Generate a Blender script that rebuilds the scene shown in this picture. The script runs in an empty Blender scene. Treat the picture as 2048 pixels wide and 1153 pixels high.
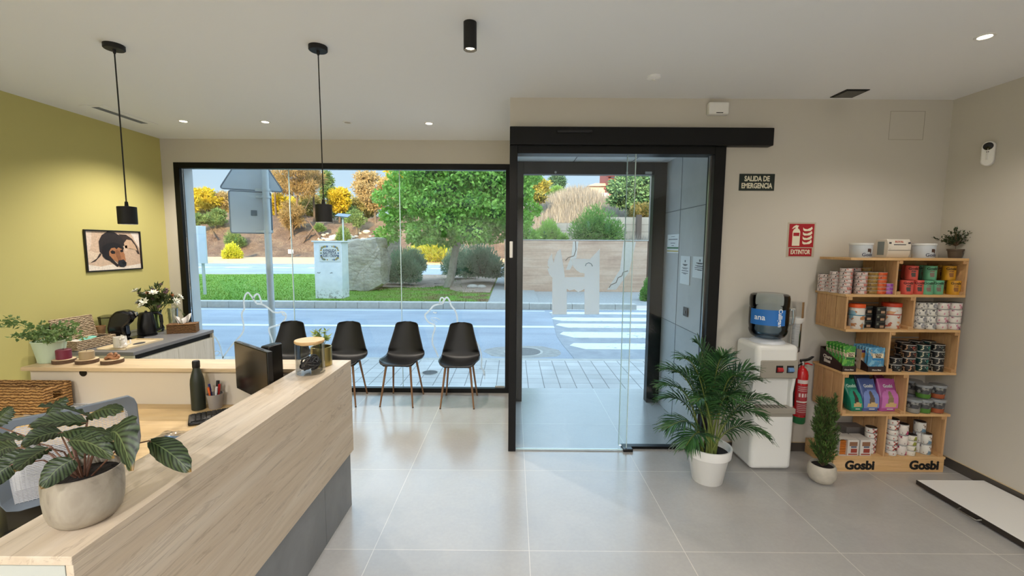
import bpy, math, random
from mathutils import Vector, Matrix, noise
SC = bpy.context.scene
COL = SC.collection
PI = math.pi
# ------------------------------------------------------------------ camera
EYE = Vector((0, 0, 1.70))
FPX = 865.9
def cam_axes(p=0.0973, yaw=0.0021, roll=0.0061):
    f = Vector((-math.sin(yaw)*math.cos(p), math.cos(yaw)*math.cos(p), -math.sin(p)))
    r = Vector((math.cos(yaw), math.sin(yaw), 0)); u = r.cross(f)
    return r*math.cos(roll)+u*math.sin(roll), u*math.cos(roll)-r*math.sin(roll), f
AR, AU, AF = cam_axes()
cd = bpy.data.cameras.new('camera'); cam = bpy.data.objects.new('camera', cd); COL.objects.link(cam)
cam.matrix_world = Matrix(((AR.x, AU.x, -AF.x, 0), (AR.y, AU.y, -AF.y, 0), (AR.z, AU.z, -AF.z, EYE.z), (0, 0, 0, 1)))
cd.sensor_width = 36; cd.lens = FPX/2048*36; cd.clip_start = .02; cd.clip_end = 400
SC.camera = cam
def at(px, py, X=None, Y=None, Z=None):
    d = AF + AR*((px-1024)/FPX) - AU*((py-576.5)/FPX)
    if X is not None: t = X/d.x
    elif Y is not None: t = Y/d.y
    else: t = (Z-EYE.z)/d.z
    return EYE + d*t
# ------------------------------------------------------------------ sky, sun, exposure
SC.view_settings.view_transform = 'Standard'; SC.view_settings.look = 'None'
SC.view_settings.gamma = 1; SC.view_settings.use_curve_mapping = False
SC.view_settings.exposure = 0.52
SKY_STRENGTH = 1.2
SUN_STRENGTH = 7.0
wd = bpy.data.worlds.new('world'); SC.world = wd; wd.use_nodes = True
nt = wd.node_tree; bg = nt.nodes['Background']
sk = nt.nodes.new('ShaderNodeTexSky'); sk.sky_type = 'NISHITA'; sk.sun_disc = False
sk.sun_elevation = math.radians(20); sk.sun_rotation = PI; sk.air_density = 1.0; sk.dust_density = .4; sk.ozone_density = 1.2
# pale hazy band low over the horizon, brighter open sky above it
_g = nt.nodes.new('ShaderNodeTexCoord'); _s = nt.nodes.new('ShaderNodeSeparateXYZ'); nt.links.new(_g.outputs['Generated'], _s.inputs[0])
_r = nt.nodes.new('ShaderNodeMapRange'); _r.interpolation_type = 'SMOOTHSTEP'; nt.links.new(_s.outputs[2], _r.inputs[0])
_r.inputs[1].default_value = .26; _r.inputs[2].default_value = .46
_h = nt.nodes.new('ShaderNodeMapRange'); nt.links.new(_s.outputs[2], _h.inputs[0]); _h.inputs[1].default_value = 0; _h.inputs[2].default_value = .26
_c = nt.nodes.new('ShaderNodeMix'); _c.data_type = 'RGBA'; nt.links.new(_h.outputs[0], _c.inputs[0])
_c.inputs[6].default_value = (.56, .66, .74, 1); _c.inputs[7].default_value = (.35, .53, .73, 1)
_v = nt.nodes.new('ShaderNodeMix'); _v.data_type = 'RGBA'; _v.blend_type = 'MULTIPLY'; _v.inputs[0].default_value = 1; nt.links.new(sk.outputs[0], _v.inputs[6]); _v.inputs[7].default_value = (SKY_STRENGTH*1.16, SKY_STRENGTH*1.03, SKY_STRENGTH*.84, 1)
_m = nt.nodes.new('ShaderNodeMix'); _m.data_type = 'RGBA'; nt.links.new(_r.outputs[0], _m.inputs[0]); nt.links.new(_c.outputs[2], _m.inputs[6]); nt.links.new(_v.outputs[2], _m.inputs[7])
nt.links.new(_m.outputs[2], bg.inputs[0]); bg.inputs[1].default_value = 1
def light(name, kind, loc, power, col=(1, 1, 1), size=.1, d=(0, 0, -1), spot=None, blend=.5, sizey=None):
    l = bpy.data.lights.new(name, kind); l.energy = power; l.color = col
    if kind == 'AREA':
        l.size = size
        if sizey: l.shape = 'RECTANGLE'; l.size_y = sizey
        else: l.shape = 'DISK'
    elif kind == 'SUN': l.angle = size
    else: l.shadow_soft_size = size
    if spot: l.spot_size = math.radians(spot); l.spot_blend = blend
    o = bpy.data.objects.new(name, l); COL.objects.link(o); o.location = loc
    o.rotation_euler = Vector(d).to_track_quat('-Z', 'Y').to_euler()
    return o
EL = math.radians(20)
light('sun', 'SUN', (0, -20, 20), SUN_STRENGTH, (1, .72, .42), .009, (.12, math.cos(EL), -math.sin(EL)))
# ------------------------------------------------------------------ helpers
def C(h):
    r = []
    for i in (0, 2, 4):
        v = int(h[i:i+2], 16)/255
        r.append(v/12.92 if v <= .04045 else ((v+.055)/1.055)**2.4)
    return (*r, 1)
class NT:
    def __init__(s, name):
        s.m = bpy.data.materials.new(name); s.m.use_nodes = True; s.t = s.m.node_tree
        s.b = s.t.nodes['Principled BSDF']
    def n(s, typ, **k):
        x = s.t.nodes.new('ShaderNode'+typ)
        for a, v in k.items(): setattr(x, a, v)
        return x
    def l(s, a, b): s.t.links.new(a, b)
    def co(s, scale=(1, 1, 1), kind='Object', loc=(0, 0, 0), rot=(0, 0, 0)):
        c = s.n('TexCoord'); mp = s.n('Mapping'); s.l(c.outputs[kind], mp.inputs[0])
        mp.inputs['Scale'].default_value = scale; mp.inputs['Location'].default_value = loc; mp.inputs['Rotation'].default_value = rot
        return mp.outputs[0]
    def noise(s, vec, scale=5, detail=4, rough=.55, dist=0):
        x = s.n('TexNoise'); s.l(vec, x.inputs['Vector'])
        x.inputs['Scale'].default_value = scale; x.inputs['Detail'].default_value = detail
        x.inputs['Roughness'].default_value = rough; x.inputs['Distortion'].default_value = dist
        return x.outputs['Fac']
    def ramp(s, fac, stops, interp='LINEAR'):
        x = s.n('ValToRGB'); x.color_ramp.interpolation = interp; e = x.color_ramp.elements
        while len(e) < len(stops): e.new(.5)
        for q, (p, c) in zip(e, stops): q.position = p; q.color = c
        s.l(fac, x.inputs[0]); return x.outputs[0]
    def mix(s, fac, a, b, mode='MIX'):
        x = s.n('Mix', data_type='RGBA', blend_type=mode)
        for i, v in ((0, fac), (6, a), (7, b)):
            if hasattr(v, 'is_output'): s.l(v, x.inputs[i])
            else: x.inputs[i].default_value = v
        return x.outputs[2]
    def math(s, op, a, b=0, c=None):
        x = s.n('Math', operation=op)
        for i, v in enumerate((a, b) if c is None else (a, b, c)):
            if hasattr(v, 'is_output'): s.l(v, x.inputs[i])
            else: x.inputs[i].default_value = v
        return x.outputs[0]
    def col(s, c):
        if hasattr(c, 'is_output'): s.l(c, s.b.inputs['Base Color'])
        else: s.b.inputs['Base Color'].default_value = c
    def bump(s, h, strength=.3, dist=.01):
        x = s.n('Bump'); s.l(h, x.inputs['Height']); x.inputs['Strength'].default_value = strength; x.inputs['Distance'].default_value = dist
        s.l(x.outputs[0], s.b.inputs['Normal'])
def mat(name, col, rough=.5, metal=0, var=0, vs=8, bump=0, bs=60, emit=0, spec=.5, coat=0, bd=.002):
    s = NT(name); s.b.inputs['Roughness'].default_value = rough; s.b.inputs['Metallic'].default_value = metal
    s.b.inputs['Specular IOR Level'].default_value = spec
    s.b.inputs['Coat Weight'].default_value = coat
    c = C(col) if isinstance(col, str) else col
    s.col(c)
    if var:
        v = s.co(); f = s.noise(v, vs)
        s.col(s.mix(1, c, s.ramp(f, [(.3, (1-var,)*3+(1,)), (.7, (1+var,)*3+(1,))]), 'MULTIPLY'))
    if bump: s.bump(s.noise(s.co(), bs), bump, bd)
    if emit:
        s.b.inputs['Emission Color'].default_value = c; s.b.inputs['Emission Strength'].default_value = emit
    return s.m
def wood(name, a, b, c, axis='Y', scale=1.0, rough=.45, vein=.5):
    """long grain along axis"""
    s = NT(name); st = .07
    k = {'X': (st, 1, 1), 'Y': (1, st, 1), 'Z': (1, 1, st)}[axis]
    v = s.co(tuple(x*scale for x in k))
    f1 = s.noise(v, 9, 6, .6, .6); f2 = s.noise(v, 42, 3, .6); f3 = s.noise(v, 16, 5, .7, 1.2)
    base = s.ramp(f1, [(.3, C(a)), (.55, C(b)), (.75, C(a))])
    line = s.ramp(f3, [(.0, (0, 0, 0, 1)), (.36, (0, 0, 0, 1)), (.40, (1, 1, 1, 1)), (.43, (0, 0, 0, 1)), (.58, (0, 0, 0, 1)), (.61, (.8, .8, .8, 1)), (.64, (0, 0, 0, 1))])
    base = s.mix(s.math('MULTIPLY', line, vein), base, C(c))
    base = s.mix(1, base, s.ramp(f2, [(.3, (.93,)*3+(1,)), (.7, (1.05,)*3+(1,))]), 'MULTIPLY')
    s.col(base); s.b.inputs['Roughness'].default_value = rough
    s.bump(f2, .06, .002)
    return s.m
def glass(name, tint=(1, 1, 1, 1), refl=1.0, rough=0.0):
    """thin sheet glass: clear straight through, fresnel mirror on top"""
    s = NT(name); s.t.nodes.remove(s.b)
    tr = s.n('BsdfTransparent'); tr.inputs[0].default_value = tint
    gl = s.n('BsdfGlossy'); gl.inputs['Roughness'].default_value = rough
    fr = s.n('Fresnel'); fr.inputs[0].default_value = 1.45
    mx = s.n('MixShader'); s.l(s.math('MULTIPLY', fr.outputs[0], refl), mx.inputs[0])
    s.l(tr.outputs[0], mx.inputs[1]); s.l(gl.outputs[0], mx.inputs[2])
    s.l(mx.outputs[0], s.t.nodes['Material Output'].inputs[0])
    return s.m
def tag(o, label=None, cat=None, group=None, kind=None):
    if label: o['label'] = label
    if cat: o['category'] = cat
    if group: o['group'] = group
    if kind: o['kind'] = kind
    return o
def T(name, label, cat, loc=(0, 0, 0), rz=0, group=None):
    o = bpy.data.objects.new(name, None); COL.objects.link(o); o.location = loc; o.rotation_euler = (0, 0, rz)
    o.empty_display_size = .05
    return tag(o, label, cat, group)
class MB:
    def __init__(s): s.v = []; s.f = []; s.mi = []; s.uv = []
    def add(s, vs, fs, m=0, uvs=None):
        o = len(s.v); s.v += [tuple(x) for x in vs]; s.f += [tuple(i+o for i in f) for f in fs]; s.mi += [m]*len(fs)
        s.uv += list(uvs) if uvs else [(0, 0)]*len(vs)
        return s
    def box(s, a, b, m=0):
        (x0, y0, z0), (x1, y1, z1) = a, b
        if x0 > x1: x0, x1 = x1, x0
        if y0 > y1: y0, y1 = y1, y0
        if z0 > z1: z0, z1 = z1, z0
        return s.add([(x0, y0, z0), (x1, y0, z0), (x1, y1, z0), (x0, y1, z0), (x0, y0, z1), (x1, y0, z1), (x1, y1, z1), (x0, y1, z1)],
                     [(0, 3, 2, 1), (4, 5, 6, 7), (0, 1, 5, 4), (1, 2, 6, 5), (2, 3, 7, 6), (3, 0, 4, 7)], m)
    def obox(s, c, size, rot=(0, 0, 0), m=0):
        from mathutils import Euler
        R = Euler(rot).to_matrix(); c = Vector(c); hx, hy, hz = (q/2 for q in size)
        P = [c+R@Vector((x*hx, y*hy, z*hz)) for z in (-1, 1) for x, y in ((-1, -1), (1, -1), (1, 1), (-1, 1))]
        return s.add(P, [(0, 3, 2, 1), (4, 5, 6, 7), (0, 1, 5, 4), (1, 2, 6, 5), (2, 3, 7, 6), (3, 0, 4, 7)], m)
    def lathe(s, prof, c=(0, 0, 0), n=24, m=0, sx=1, sy=1):
        vs = []; fs = []; uv = []
        for j, (r, z) in enumerate(prof):
            for i in range(n):
                a = 2*PI*i/n; vs.append((c[0]+max(r, 1e-5)*math.cos(a)*sx, c[1]+max(r, 1e-5)*math.sin(a)*sy, c[2]+z)); uv.append((i/n, j/(len(prof)-1)))
        for j in range(len(prof)-1):
            for i in range(n):
                k = (i+1) % n; fs.append((j*n+i, j*n+k, (j+1)*n+k, (j+1)*n+i))
        return s.add(vs, fs, m, uv)
    def tube(s, pts, r, n=8, m=0, cap=True):
        pts = [Vector(p) for p in pts]; vs = []; fs = []; k = len(pts)
        up = None
        for i, p in enumerate(pts):
            d = (pts[min(i+1, k-1)]-pts[max(i-1, 0)]).normalized()
            if up is None:
                up = Vector((0, 0, 1)) if abs(d.z) < .9 else Vector((1, 0, 0))
            a = d.cross(up).normalized(); up = a.cross(d).normalized(); b = up
            rr = r[i] if isinstance(r, (list, tuple)) else r
            for j in range(n):
                t = 2*PI*j/n; vs.append(p+a*rr*math.cos(t)+b*rr*math.sin(t))
        for i in range(k-1):
            for j in range(n):
                q = (j+1) % n; fs.append((i*n+j, i*n+q, (i+1)*n+q, (i+1)*n+j))
        if cap: fs.append(tuple(range(n))[::-1]); fs.append(tuple((k-1)*n+j for j in range(n)))
        return s.add(vs, fs, m)
    def prism(s, poly, d0, d1, ax='Y', m=0):
        """poly in the plane across ax, extruded d0..d1"""
        def P(a, b, d): return {'X': (d, a, b), 'Y': (a, d, b), 'Z': (a, b, d)}[ax]
        n = len(poly)
        vs = [P(a, b, d0) for a, b in poly]+[P(a, b, d1) for a, b in poly]
        fs = [tuple(range(n)), tuple(range(2*n-1, n-1, -1))]+[(i, i+n, (i+1) % n+n, (i+1) % n) for i in range(n)]
        return s.add(vs, fs, m)
    def grid(s, fn, nu, nv, m=0, closeu=False):
        vs = []; uv = []; fs = []
        for j in range(nv+1):
            for i in range(nu+1):
                vs.append(fn(i/nu, j/nv)); uv.append((i/nu, j/nv))
        w = nu+1
        for j in range(nv):
            for i in range(nu): fs.append((j*w+i, j*w+i+1, (j+1)*w+i+1, (j+1)*w+i))
        return s.add(vs, fs, m, uv)
    def ball(s, c, r, n=12, m=0, k=6):
        if not isinstance(r, (tuple, list)): r = (r, r, r)
        prof = [(math.sin(PI*j/k), -math.cos(PI*j/k)) for j in range(k+1)]
        vs = []; fs = []
        for (q, z) in prof:
            for i in range(n):
                a = 2*PI*i/n; vs.append((c[0]+max(q, 1e-4)*math.cos(a)*r[0], c[1]+max(q, 1e-4)*math.sin(a)*r[1], c[2]+z*r[2]))
        for j in range(k):
            for i in range(n):
                t = (i+1) % n; fs.append((j*n+i, j*n+t, (j+1)*n+t, (j+1)*n+i))
        return s.add(vs, fs, m)
    def xf(s, M):
        s.v = [tuple(M @ Vector(p)) for p in s.v]; return s
    def mesh(s, name, mats, smooth=True, ang=35):
        me = bpy.data.meshes.new(name); me.from_pydata(s.v, [], s.f)
        for m in (mats if isinstance(mats, (list, tuple)) else [mats]): me.materials.append(m)
        me.polygons.foreach_set('material_index', s.mi)
        ul = me.uv_layers.new(name='UVMap'); li = [0]*len(me.loops); me.loops.foreach_get('vertex_index', li)
        fl = []
        for i in li: fl += s.uv[i]
        ul.data.foreach_set('uv', fl)
        me.validate(); me.update()
        if smooth:
            me.polygons.foreach_set('use_smooth', [True]*len(me.polygons)); me.set_sharp_from_angle(angle=math.radians(ang))
        return me
    def obj(s, name, mats, parent=None, loc=None, w=False, bev=0, seg=2, smooth=True, ang=35, sub=0):
        """w: vertices were given in world coordinates; move them into the parent's (or loc's) frame"""
        if w:
            o0 = Vector(parent.location) if parent else (Vector(loc) if loc else None)
            if parent and parent.parent: o0 = o0+Vector(parent.parent.location)
            if o0 is not None: s.v = [tuple(Vector(p)-o0) for p in s.v]
        me = s.mesh(name, mats, smooth, ang)
        o = bpy.data.objects.new(name, me); COL.objects.link(o)
        if parent: o.parent = parent
        if loc is not None: o.location = loc
        if bev:
            b = o.modifiers.new('bevel', 'BEVEL'); b.width = bev; b.segments = seg; b.limit_method = 'ANGLE'; b.angle_limit = math.radians(40); b.harden_normals = False
        if sub:
            b = o.modifiers.new('sub', 'SUBSURF'); b.levels = b.render_levels = sub
        return o
def struct(o): o['kind'] = 'structure'; return o
_tc = {}
def text_mb(txt, size=.1, ext=.001, bold=0, align='CENTER', sx=1.0, space=1.0, shear=0):
    """returns an MB of flat lettering in the XZ plane facing -Y, centred on the origin"""
    k = (txt, size, ext, bold, align, sx, space, shear)
    if k not in _tc:
        cu = bpy.data.curves.new('t', 'FONT'); cu.body = txt; cu.size = size; cu.extrude = ext; cu.offset = bold; cu.shear = shear
        cu.align_x = align; cu.align_y = 'CENTER'; cu.space_character = space; cu.resolution_u = 3
        o = bpy.data.objects.new('t', cu); COL.objects.link(o); bpy.context.view_layer.update()
        dg = bpy.context.evaluated_depsgraph_get(); me = bpy.data.meshes.new_from_object(o.evaluated_get(dg))
        vs = [(v.co.x*sx, -v.co.z, v.co.y) for v in me.vertices]; fs = [tuple(p.vertices) for p in me.polygons]
        bpy.data.objects.remove(o); bpy.data.curves.remove(cu); bpy.data.meshes.remove(me)
        _tc[k] = (vs, fs)
    vs, fs = _tc[k]
    b = MB(); b.add(vs, fs); return b
def wrap(b, R, a0=-PI/2, dz=0):
    """bend an XZ lettering around a vertical cylinder of radius R, centred at angle a0"""
    out = []
    for x, y, z in b.v:
        a = a0+x/R; r = R-y
        out.append((r*math.cos(a), r*math.sin(a), z+dz))
    b.v = out; return b
def copy_tree(o, parent=None):
    c = o.copy(); COL.objects.link(c)
    if parent: c.parent = parent
    for ch in list(o.children): copy_tree(ch, c)
    return c
_used = set()
def inst(proto, loc, rz=0, label=None, group=None, cat=None, scale=None):
    """first call moves the prototype itself, later calls copy it and its parts"""
    if proto.name not in _used: _used.add(proto.name); o = proto
    else: o = copy_tree(proto)
    o.location = loc; o.rotation_euler = (0, 0, rz)
    if scale: o.scale = scale
    tag(o, label, cat, group); return o
R = random.Random(7)
# ------------------------------------------------------------------ materials shared
M = {}
M['black_metal'] = mat('black_powder_coat', '08090a', .4, .0, spec=.3)
M['black'] = mat('black_plastic', '0c0c0e', .35)
M['black_gloss'] = mat('black_gloss', '08080a', .12)
M['matte_black'] = mat('matte_black', '070707', .6)
M['white'] = mat('white_plastic', 'e9e8e4', .35)
M['steel'] = mat('brushed_steel', 'b9b9b6', .3, 1)
M['galv'] = mat('galvanised_steel', 'c3c8c8', .5, .25, var=.06)
M['paper'] = mat('white_paper', 'eef0f0', .8)
M['grey_ink'] = mat('grey_ink', '6b7076', .8)
M['soil'] = mat('potting_soil', '1c1510', .95, bump=.8, bs=80, bd=.01)
M['glass'] = glass('clear_glass', (.97, .99, .98, 1))
def _vinyl():
    s = NT('white_window_vinyl'); s.col(C('f6fbfc')); s.b.inputs['Roughness'].default_value = .55
    tl = s.n('BsdfTranslucent'); tl.inputs[0].default_value = C('fcfeff'); mx = s.n('MixShader'); mx.inputs[0].default_value = .75
    s.l(s.b.outputs[0], mx.inputs[1]); s.l(tl.outputs[0], mx.inputs[2]); s.l(mx.outputs[0], s.t.nodes['Material Output'].inputs[0]); return s.m
M['vinyl'] = _vinyl()
WALLC = 'cac5bb'
M['wall'] = mat('plaster_greige', WALLC, .85, bump=.05, bs=220)
M['ceil'] = mat('ceiling_white', 'ecedee', .9, bump=.04, bs=160)
M['olive'] = mat('plaster_olive', 'c3bb76', .85, bump=.05, bs=220)
M['desk_wood'] = wood('bleached_oak', 'd6c8b4', 'c8b69e', '95826e', 'Y', 1.0)
M['desk_wood_x'] = wood('bleached_oak_cross', 'd8c3a0', 'c9b08a', 'a08a6c', 'X', 1.0)
M['wt_wood'] = wood('desk_maple', 'dcbf8f', 'd0b07c', 'ae8f60', 'X', 1.1, vein=.3)
M['pine'] = wood('pine_boards', 'dcb685', 'cfa671', 'a57c4c', 'X', 1.4, rough=.6, vein=.4)
M['pine_v'] = wood('pine_boards_upright', 'cda678', 'c0976a', '8f6640', 'Z', 1.4, rough=.6, vein=.5)
M['pine_d'] = wood('pine_boards_deep', 'c79f70', 'b98e5f', '8c6541', 'Y', 1.4, rough=.6, vein=.5)
# ------------------------------------------------------------------ room shell
D1, D2, XL, XR, ZC = 4.878, 3.4935, -3.89, 3.41, 2.848
YB = -3.6; YF = 5.062
def floor_mat():
    s = NT('porcelain_floor_tiles')
    v = s.co(loc=(.77+8.7, -2.27+8.7, 0))
    br = s.n('TexBrick'); s.l(v, br.inputs['Vector']); br.offset = 0; br.squash = 1
    br.inputs['Scale'].default_value = 1; br.inputs['Mortar Size'].default_value = .0022; br.inputs['Mortar Smooth'].default_value = .2
    br.inputs['Brick Width'].default_value = .87; br.inputs['Row Height'].default_value = .87; br.inputs['Bias'].default_value = 0
    br.inputs['Color1'].default_value = C('aeaca8'); br.inputs['Color2'].default_value = C('a8a6a2'); br.inputs['Mortar'].default_value = C('cfcac2')
    f = s.noise(s.co(), 2.2, 6, .6, .5); g = s.noise(s.co(), 45, 3)
    c = s.mix(1, br.outputs[0], s.ramp(f, [(.3, (.92, .92, .92, 1)), (.7, (1.06, 1.05, 1.04, 1))]), 'MULTIPLY')
    c = s.mix(1, c, s.ramp(g, [(.3, (.97,)*3+(1,)), (.7, (1.02,)*3+(1,))]), 'MULTIPLY')
    s.col(c); s.b.inputs['Specular IOR Level'].default_value = .5
    s.l(s.ramp(f, [(.2, (.17,)*3+(1,)), (.8, (.27,)*3+(1,))]), s.b.inputs['Roughness'])
    s.bump(s.math('SUBTRACT', 1, br.outputs['Fac']), .15, .002)
    return s.m
M['floor'] = floor_mat()
struct(MB().box((XL-.1, YB-.1, -.12), (XR+.1, YF-.17, 0)).obj('floor', M['floor'], smooth=False))
struct(MB().box((XL-.1, YB-.1, ZC), (XR+.1, D1+.1, ZC+.12)).obj('ceiling', M['ceil'], smooth=False))
struct(MB().box((XL-.12, YB-.1, 0), (XL, D1+.05, ZC)).obj('wall_left', M['olive'], smooth=False))
struct(MB().box((XR, YB-.1, 0), (XR+.12, D2+.1, ZC)).obj('wall_right', M['wall'], smooth=False))
struct(MB().box((XL-.1, YB-.12, 0), (XR+.1, YB, ZC)).obj('wall_back', M['wall'], smooth=False))
# window wall: left pier and lintel
b = MB().box((XL, D1, 0), (-3.753, D1+.05, ZC)).box((-3.753, D1, 2.594), (-.03, D1+.05, ZC))
struct(b.obj('wall_front', M['wall'], smooth=False))
M['conc'] = mat('grey_render', 'd0cecb', .8, var=.05, vs=3)
b = MB().box((-3.95, D1+.05, -.1), (-3.685, YF, 9.75)).box((-3.685, D1+.06, 2.55), (.0, YF, 9.75))
struct(b.obj('wall_front_outer', M['conc'], smooth=False))
# door wall right of and above the sliding door, partition between window bay and entrance
b = MB().box((1.655, D2, 0), (XR, D2+.1, ZC)).box((-.03, D2, 2.50), (1.655, D2+.1, ZC))
struct(b.obj('wall_door', M['wall'], smooth=False))
struct(MB().box((-.028, D2+.1, 0), (.02, YF, ZC)).obj('wall_partition', M['wall'], smooth=False))
# entrance vestibule
def conc_tile():
    s = NT('grey_concrete_tile'); v = s.co()
    f = s.noise(v, 1.7, 6, .6, .6)
    s.col(s.ramp(f, [(.25, C('b4b5b5')), (.5, C('c2c3c2')), (.75, C('cfcfce'))]))
    s.b.inputs['Roughness'].default_value = .5; return s.m
M['ctile'] = conc_tile()
M['seam'] = mat('tile_seam', '6c7073', .8)
b = MB().box((1.6, D2+.1, 0), (XR+.5, YF, 9.75))
b.box((1.597, 4.197, 0), (1.6, 4.201, 2.575), 1).box((1.597, D2+.1, 2.05), (1.6, YF, 2.054), 1).box((1.597, D2+.1, .94), (1.6, YF, .944), 1)
struct(b.obj('wall_entrance', [M['ctile'], M['seam']], smooth=False))
M['soffit'] = mat('soffit_white', 'f2f3f4', .7)
b = MB().box((.02, D2+.1, 2.575), (1.6, YF, 2.7))
for x in (.62, 1.22): b.box((x, D2+.1, 2.571), (x+.006, YF, 2.575), 1)
struct(b.obj('ceiling_entrance', [M['soffit'], M['seam']], smooth=False))
struct(MB().box((.02, D2+.1, 2.7), (1.6, YF, 9.75)).obj('wall_entrance_upper', M['conc'], smooth=False))
# rest of the building around and above the shop (it casts the street's shade)
struct(MB().box((-30, -12, 2.98), (30, D1+.05, 9.75)).obj('wall_upper', M['conc'], smooth=False))
struct(MB().box((-30, -12, -.1), (XL-.13, YF, 2.97)).box((-30, D1+.05, 2.97), (-3.95, YF, 9.75)).obj('wall_outer_left', M['conc'], smooth=False))
struct(MB().box((XR+.5, -12, -.1), (30, YF, 2.97)).box((XR+.5, D1+.05, 2.97), (30, YF, 9.75)).obj('wall_outer_right', M['conc'], smooth=False))
# baseboards
M['bb'] = mat('grey_tile_skirting', '4e4944', .5); M['bbt'] = mat('skirting_top', 'c9b48f', .5)
def bbd(name, a, c): 
    b = MB().box(a, (c[0], c[1], c[2]-.003)).box((a[0], a[1], c[2]-.003), c, 1); struct(b.obj(name, [M['bb'], M['bbt']], smooth=False))
bbd('baseboard_right', (XR-.011, YB, 0), (XR, D2, .078))
bbd('baseboard_front', (1.66, D2-.011, 0), (XR-.012, D2, .078))
bbd('baseboard_left', (XL, YB, 0), (XL+.011, D1, .078))
# big window
w = T('window_1', None, None, (-1.9, D1, 0)); struct(w)
b = MB(); z1 = 2.594
b.box((-3.753, D1-.01, .0), (-3.690, D1+.055, z1)).box((-3.690, D1-.01, z1-.062), (-.03, D1+.055, z1)).box((-3.690, D1-.01, 0), (-.03, D1+.055, .052)).box((-.085, D1-.01, .052), (-.03, D1+.055, z1-.062))
b.obj('window_frame', M['black_metal'], w, w=True, bev=.003)
GE = mat('glass_edge', 'cfe6e4', .15)
xs = [-3.69, -2.505, -1.272, -.085]
for i in range(3):
    MB().box((xs[i]+.001, D1+.030, .05), (xs[i+1]-.001, D1+.040, z1-.06)).obj('glass_pane', M['glass'], w, w=True, smooth=False)
for x in xs[1:3]:
    MB().box((x-.0025, D1+.026, .05), (x+.0025, D1+.043, z1-.06)).obj('glass_joint', GE, w, w=True, smooth=False)
MB().box((-.20, D1+.012, .055), (-.09, D1+.028, .078)).obj('glass_clamp', M['steel'], w, w=True, bev=.002)
# hand-drawn dog and cat outlines on the glass (window vinyl)
YG = D1+.028
def decal(name, label, strokes, width=.019, cat='window decal'):
    b = MB(); pts0 = None
    for st, wd in strokes:
        P = [at(x, y, Y=YG) for x, y in st]
        # catmull-rom smoothing
        Q = []
        for i in range(len(P)-1):
            a, c_, d, e = P[max(i-1, 0)], P[i], P[i+1], P[min(i+2, len(P)-1)]
            for k in range(5):
                t = k/5; Q.append(.5*((2*c_)+(d-a)*t+(2*a-5*c_+4*d-e)*t*t+(3*c_-a-3*d+e)*t**3))
        Q.append(P[-1])
        vs = []; fs = []
        for i, q in enumerate(Q):
            d = (Q[min(i+1, len(Q)-1)]-Q[max(i-1, 0)]); n = Vector((-d.z, 0, d.x)).normalized()*width*wd/2
            vs += [q+n, q-n, q+n+Vector((0, -.0008, 0)), q-n+Vector((0, -.0008, 0))]
        for i in range(len(Q)-1):
            o = 4*i; fs += [(o, o+1, o+5, o+4), (o+2, o+6, o+7, o+3), (o, o+4, o+6, o+2), (o+1, o+3, o+7, o+5)]
        b.add(vs, fs)
    c0 = at(*strokes[0][0][0], Y=YG)
    return tag(b.obj(name, M['vinyl'], None, loc=c0, w=True), label, cat)
z = lambda L: [(420+x/7.689, 580+y/7.687) for x, y in L]
decal('dog_outline_decal', 'white line drawing of a sitting dog stuck on the left of the window', [
    (z([(430, 750), (490, 680), (520, 600), (510, 500), (490, 400), (500, 340), (528, 290), (520, 180), (540, 90), (580, 45), (620, 80), (665, 140), (715, 210)]), 1),
    (z([(668, 140), (690, 90), (725, 65), (760, 95), (795, 215)]), 1),
    (z([(715, 215), (790, 222), (850, 250), (930, 310), (980, 345), (1050, 352), (1110, 340), (1160, 370), (1165, 430), (1120, 500), (1050, 545), (940, 575), (908, 600), (915, 660), (945, 740), (965, 820), (985, 900), (990, 1000)]), 1),
    (z([(1100, 345), (1120, 380), (1155, 400)]), .7),
    (z([(430, 750), (330, 860), (250, 970), (190, 1060)]), .9),
    (z([(40, 705), (100, 760), (150, 860), (180, 970), (200, 1060)]), .9),
    (z([(60, 955), (120, 945), (155, 970), (120, 1000), (60, 1020)]), .6)])
z = lambda L: [(830+x/6.406, 580+y/6.406) for x, y in L]
decal('cat_outline_decal', 'white line drawing of a sitting cat stuck on the window by the rightmost chair', [
    (z([(300, 860), (260, 770), (225, 690), (228, 590), (255, 500), (245, 450), (180, 420), (140, 370), (130, 320), (160, 290), (200, 250), (240, 205), (310, 185), (350, 182)]), 1),
    (z([(315, 180), (325, 120), (345, 100), (370, 120), (350, 165)]), .9), (z([(350, 182), (380, 125), (410, 98), (440, 135), (462, 200), (510, 260), (538, 340), (545, 460)]), 1),
    (z([(230, 288), (255, 296), (280, 292)]), .8), (z([(205, 355), (260, 362), (320, 385)]), .25), (z([(200, 370), (240, 390), (290, 420)]), .25), (z([(205, 385), (235, 410), (260, 440)]), .25), (z([(245, 355), (280, 360), (322, 380)]), .2),
    (z([(735, 620), (800, 690), (840, 790), (855, 890), (850, 980), (870, 1030), (890, 1100)]), .9), (z([(820, 1010), (870, 1020), (895, 1060), (890, 1150)]), .5)])
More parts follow.
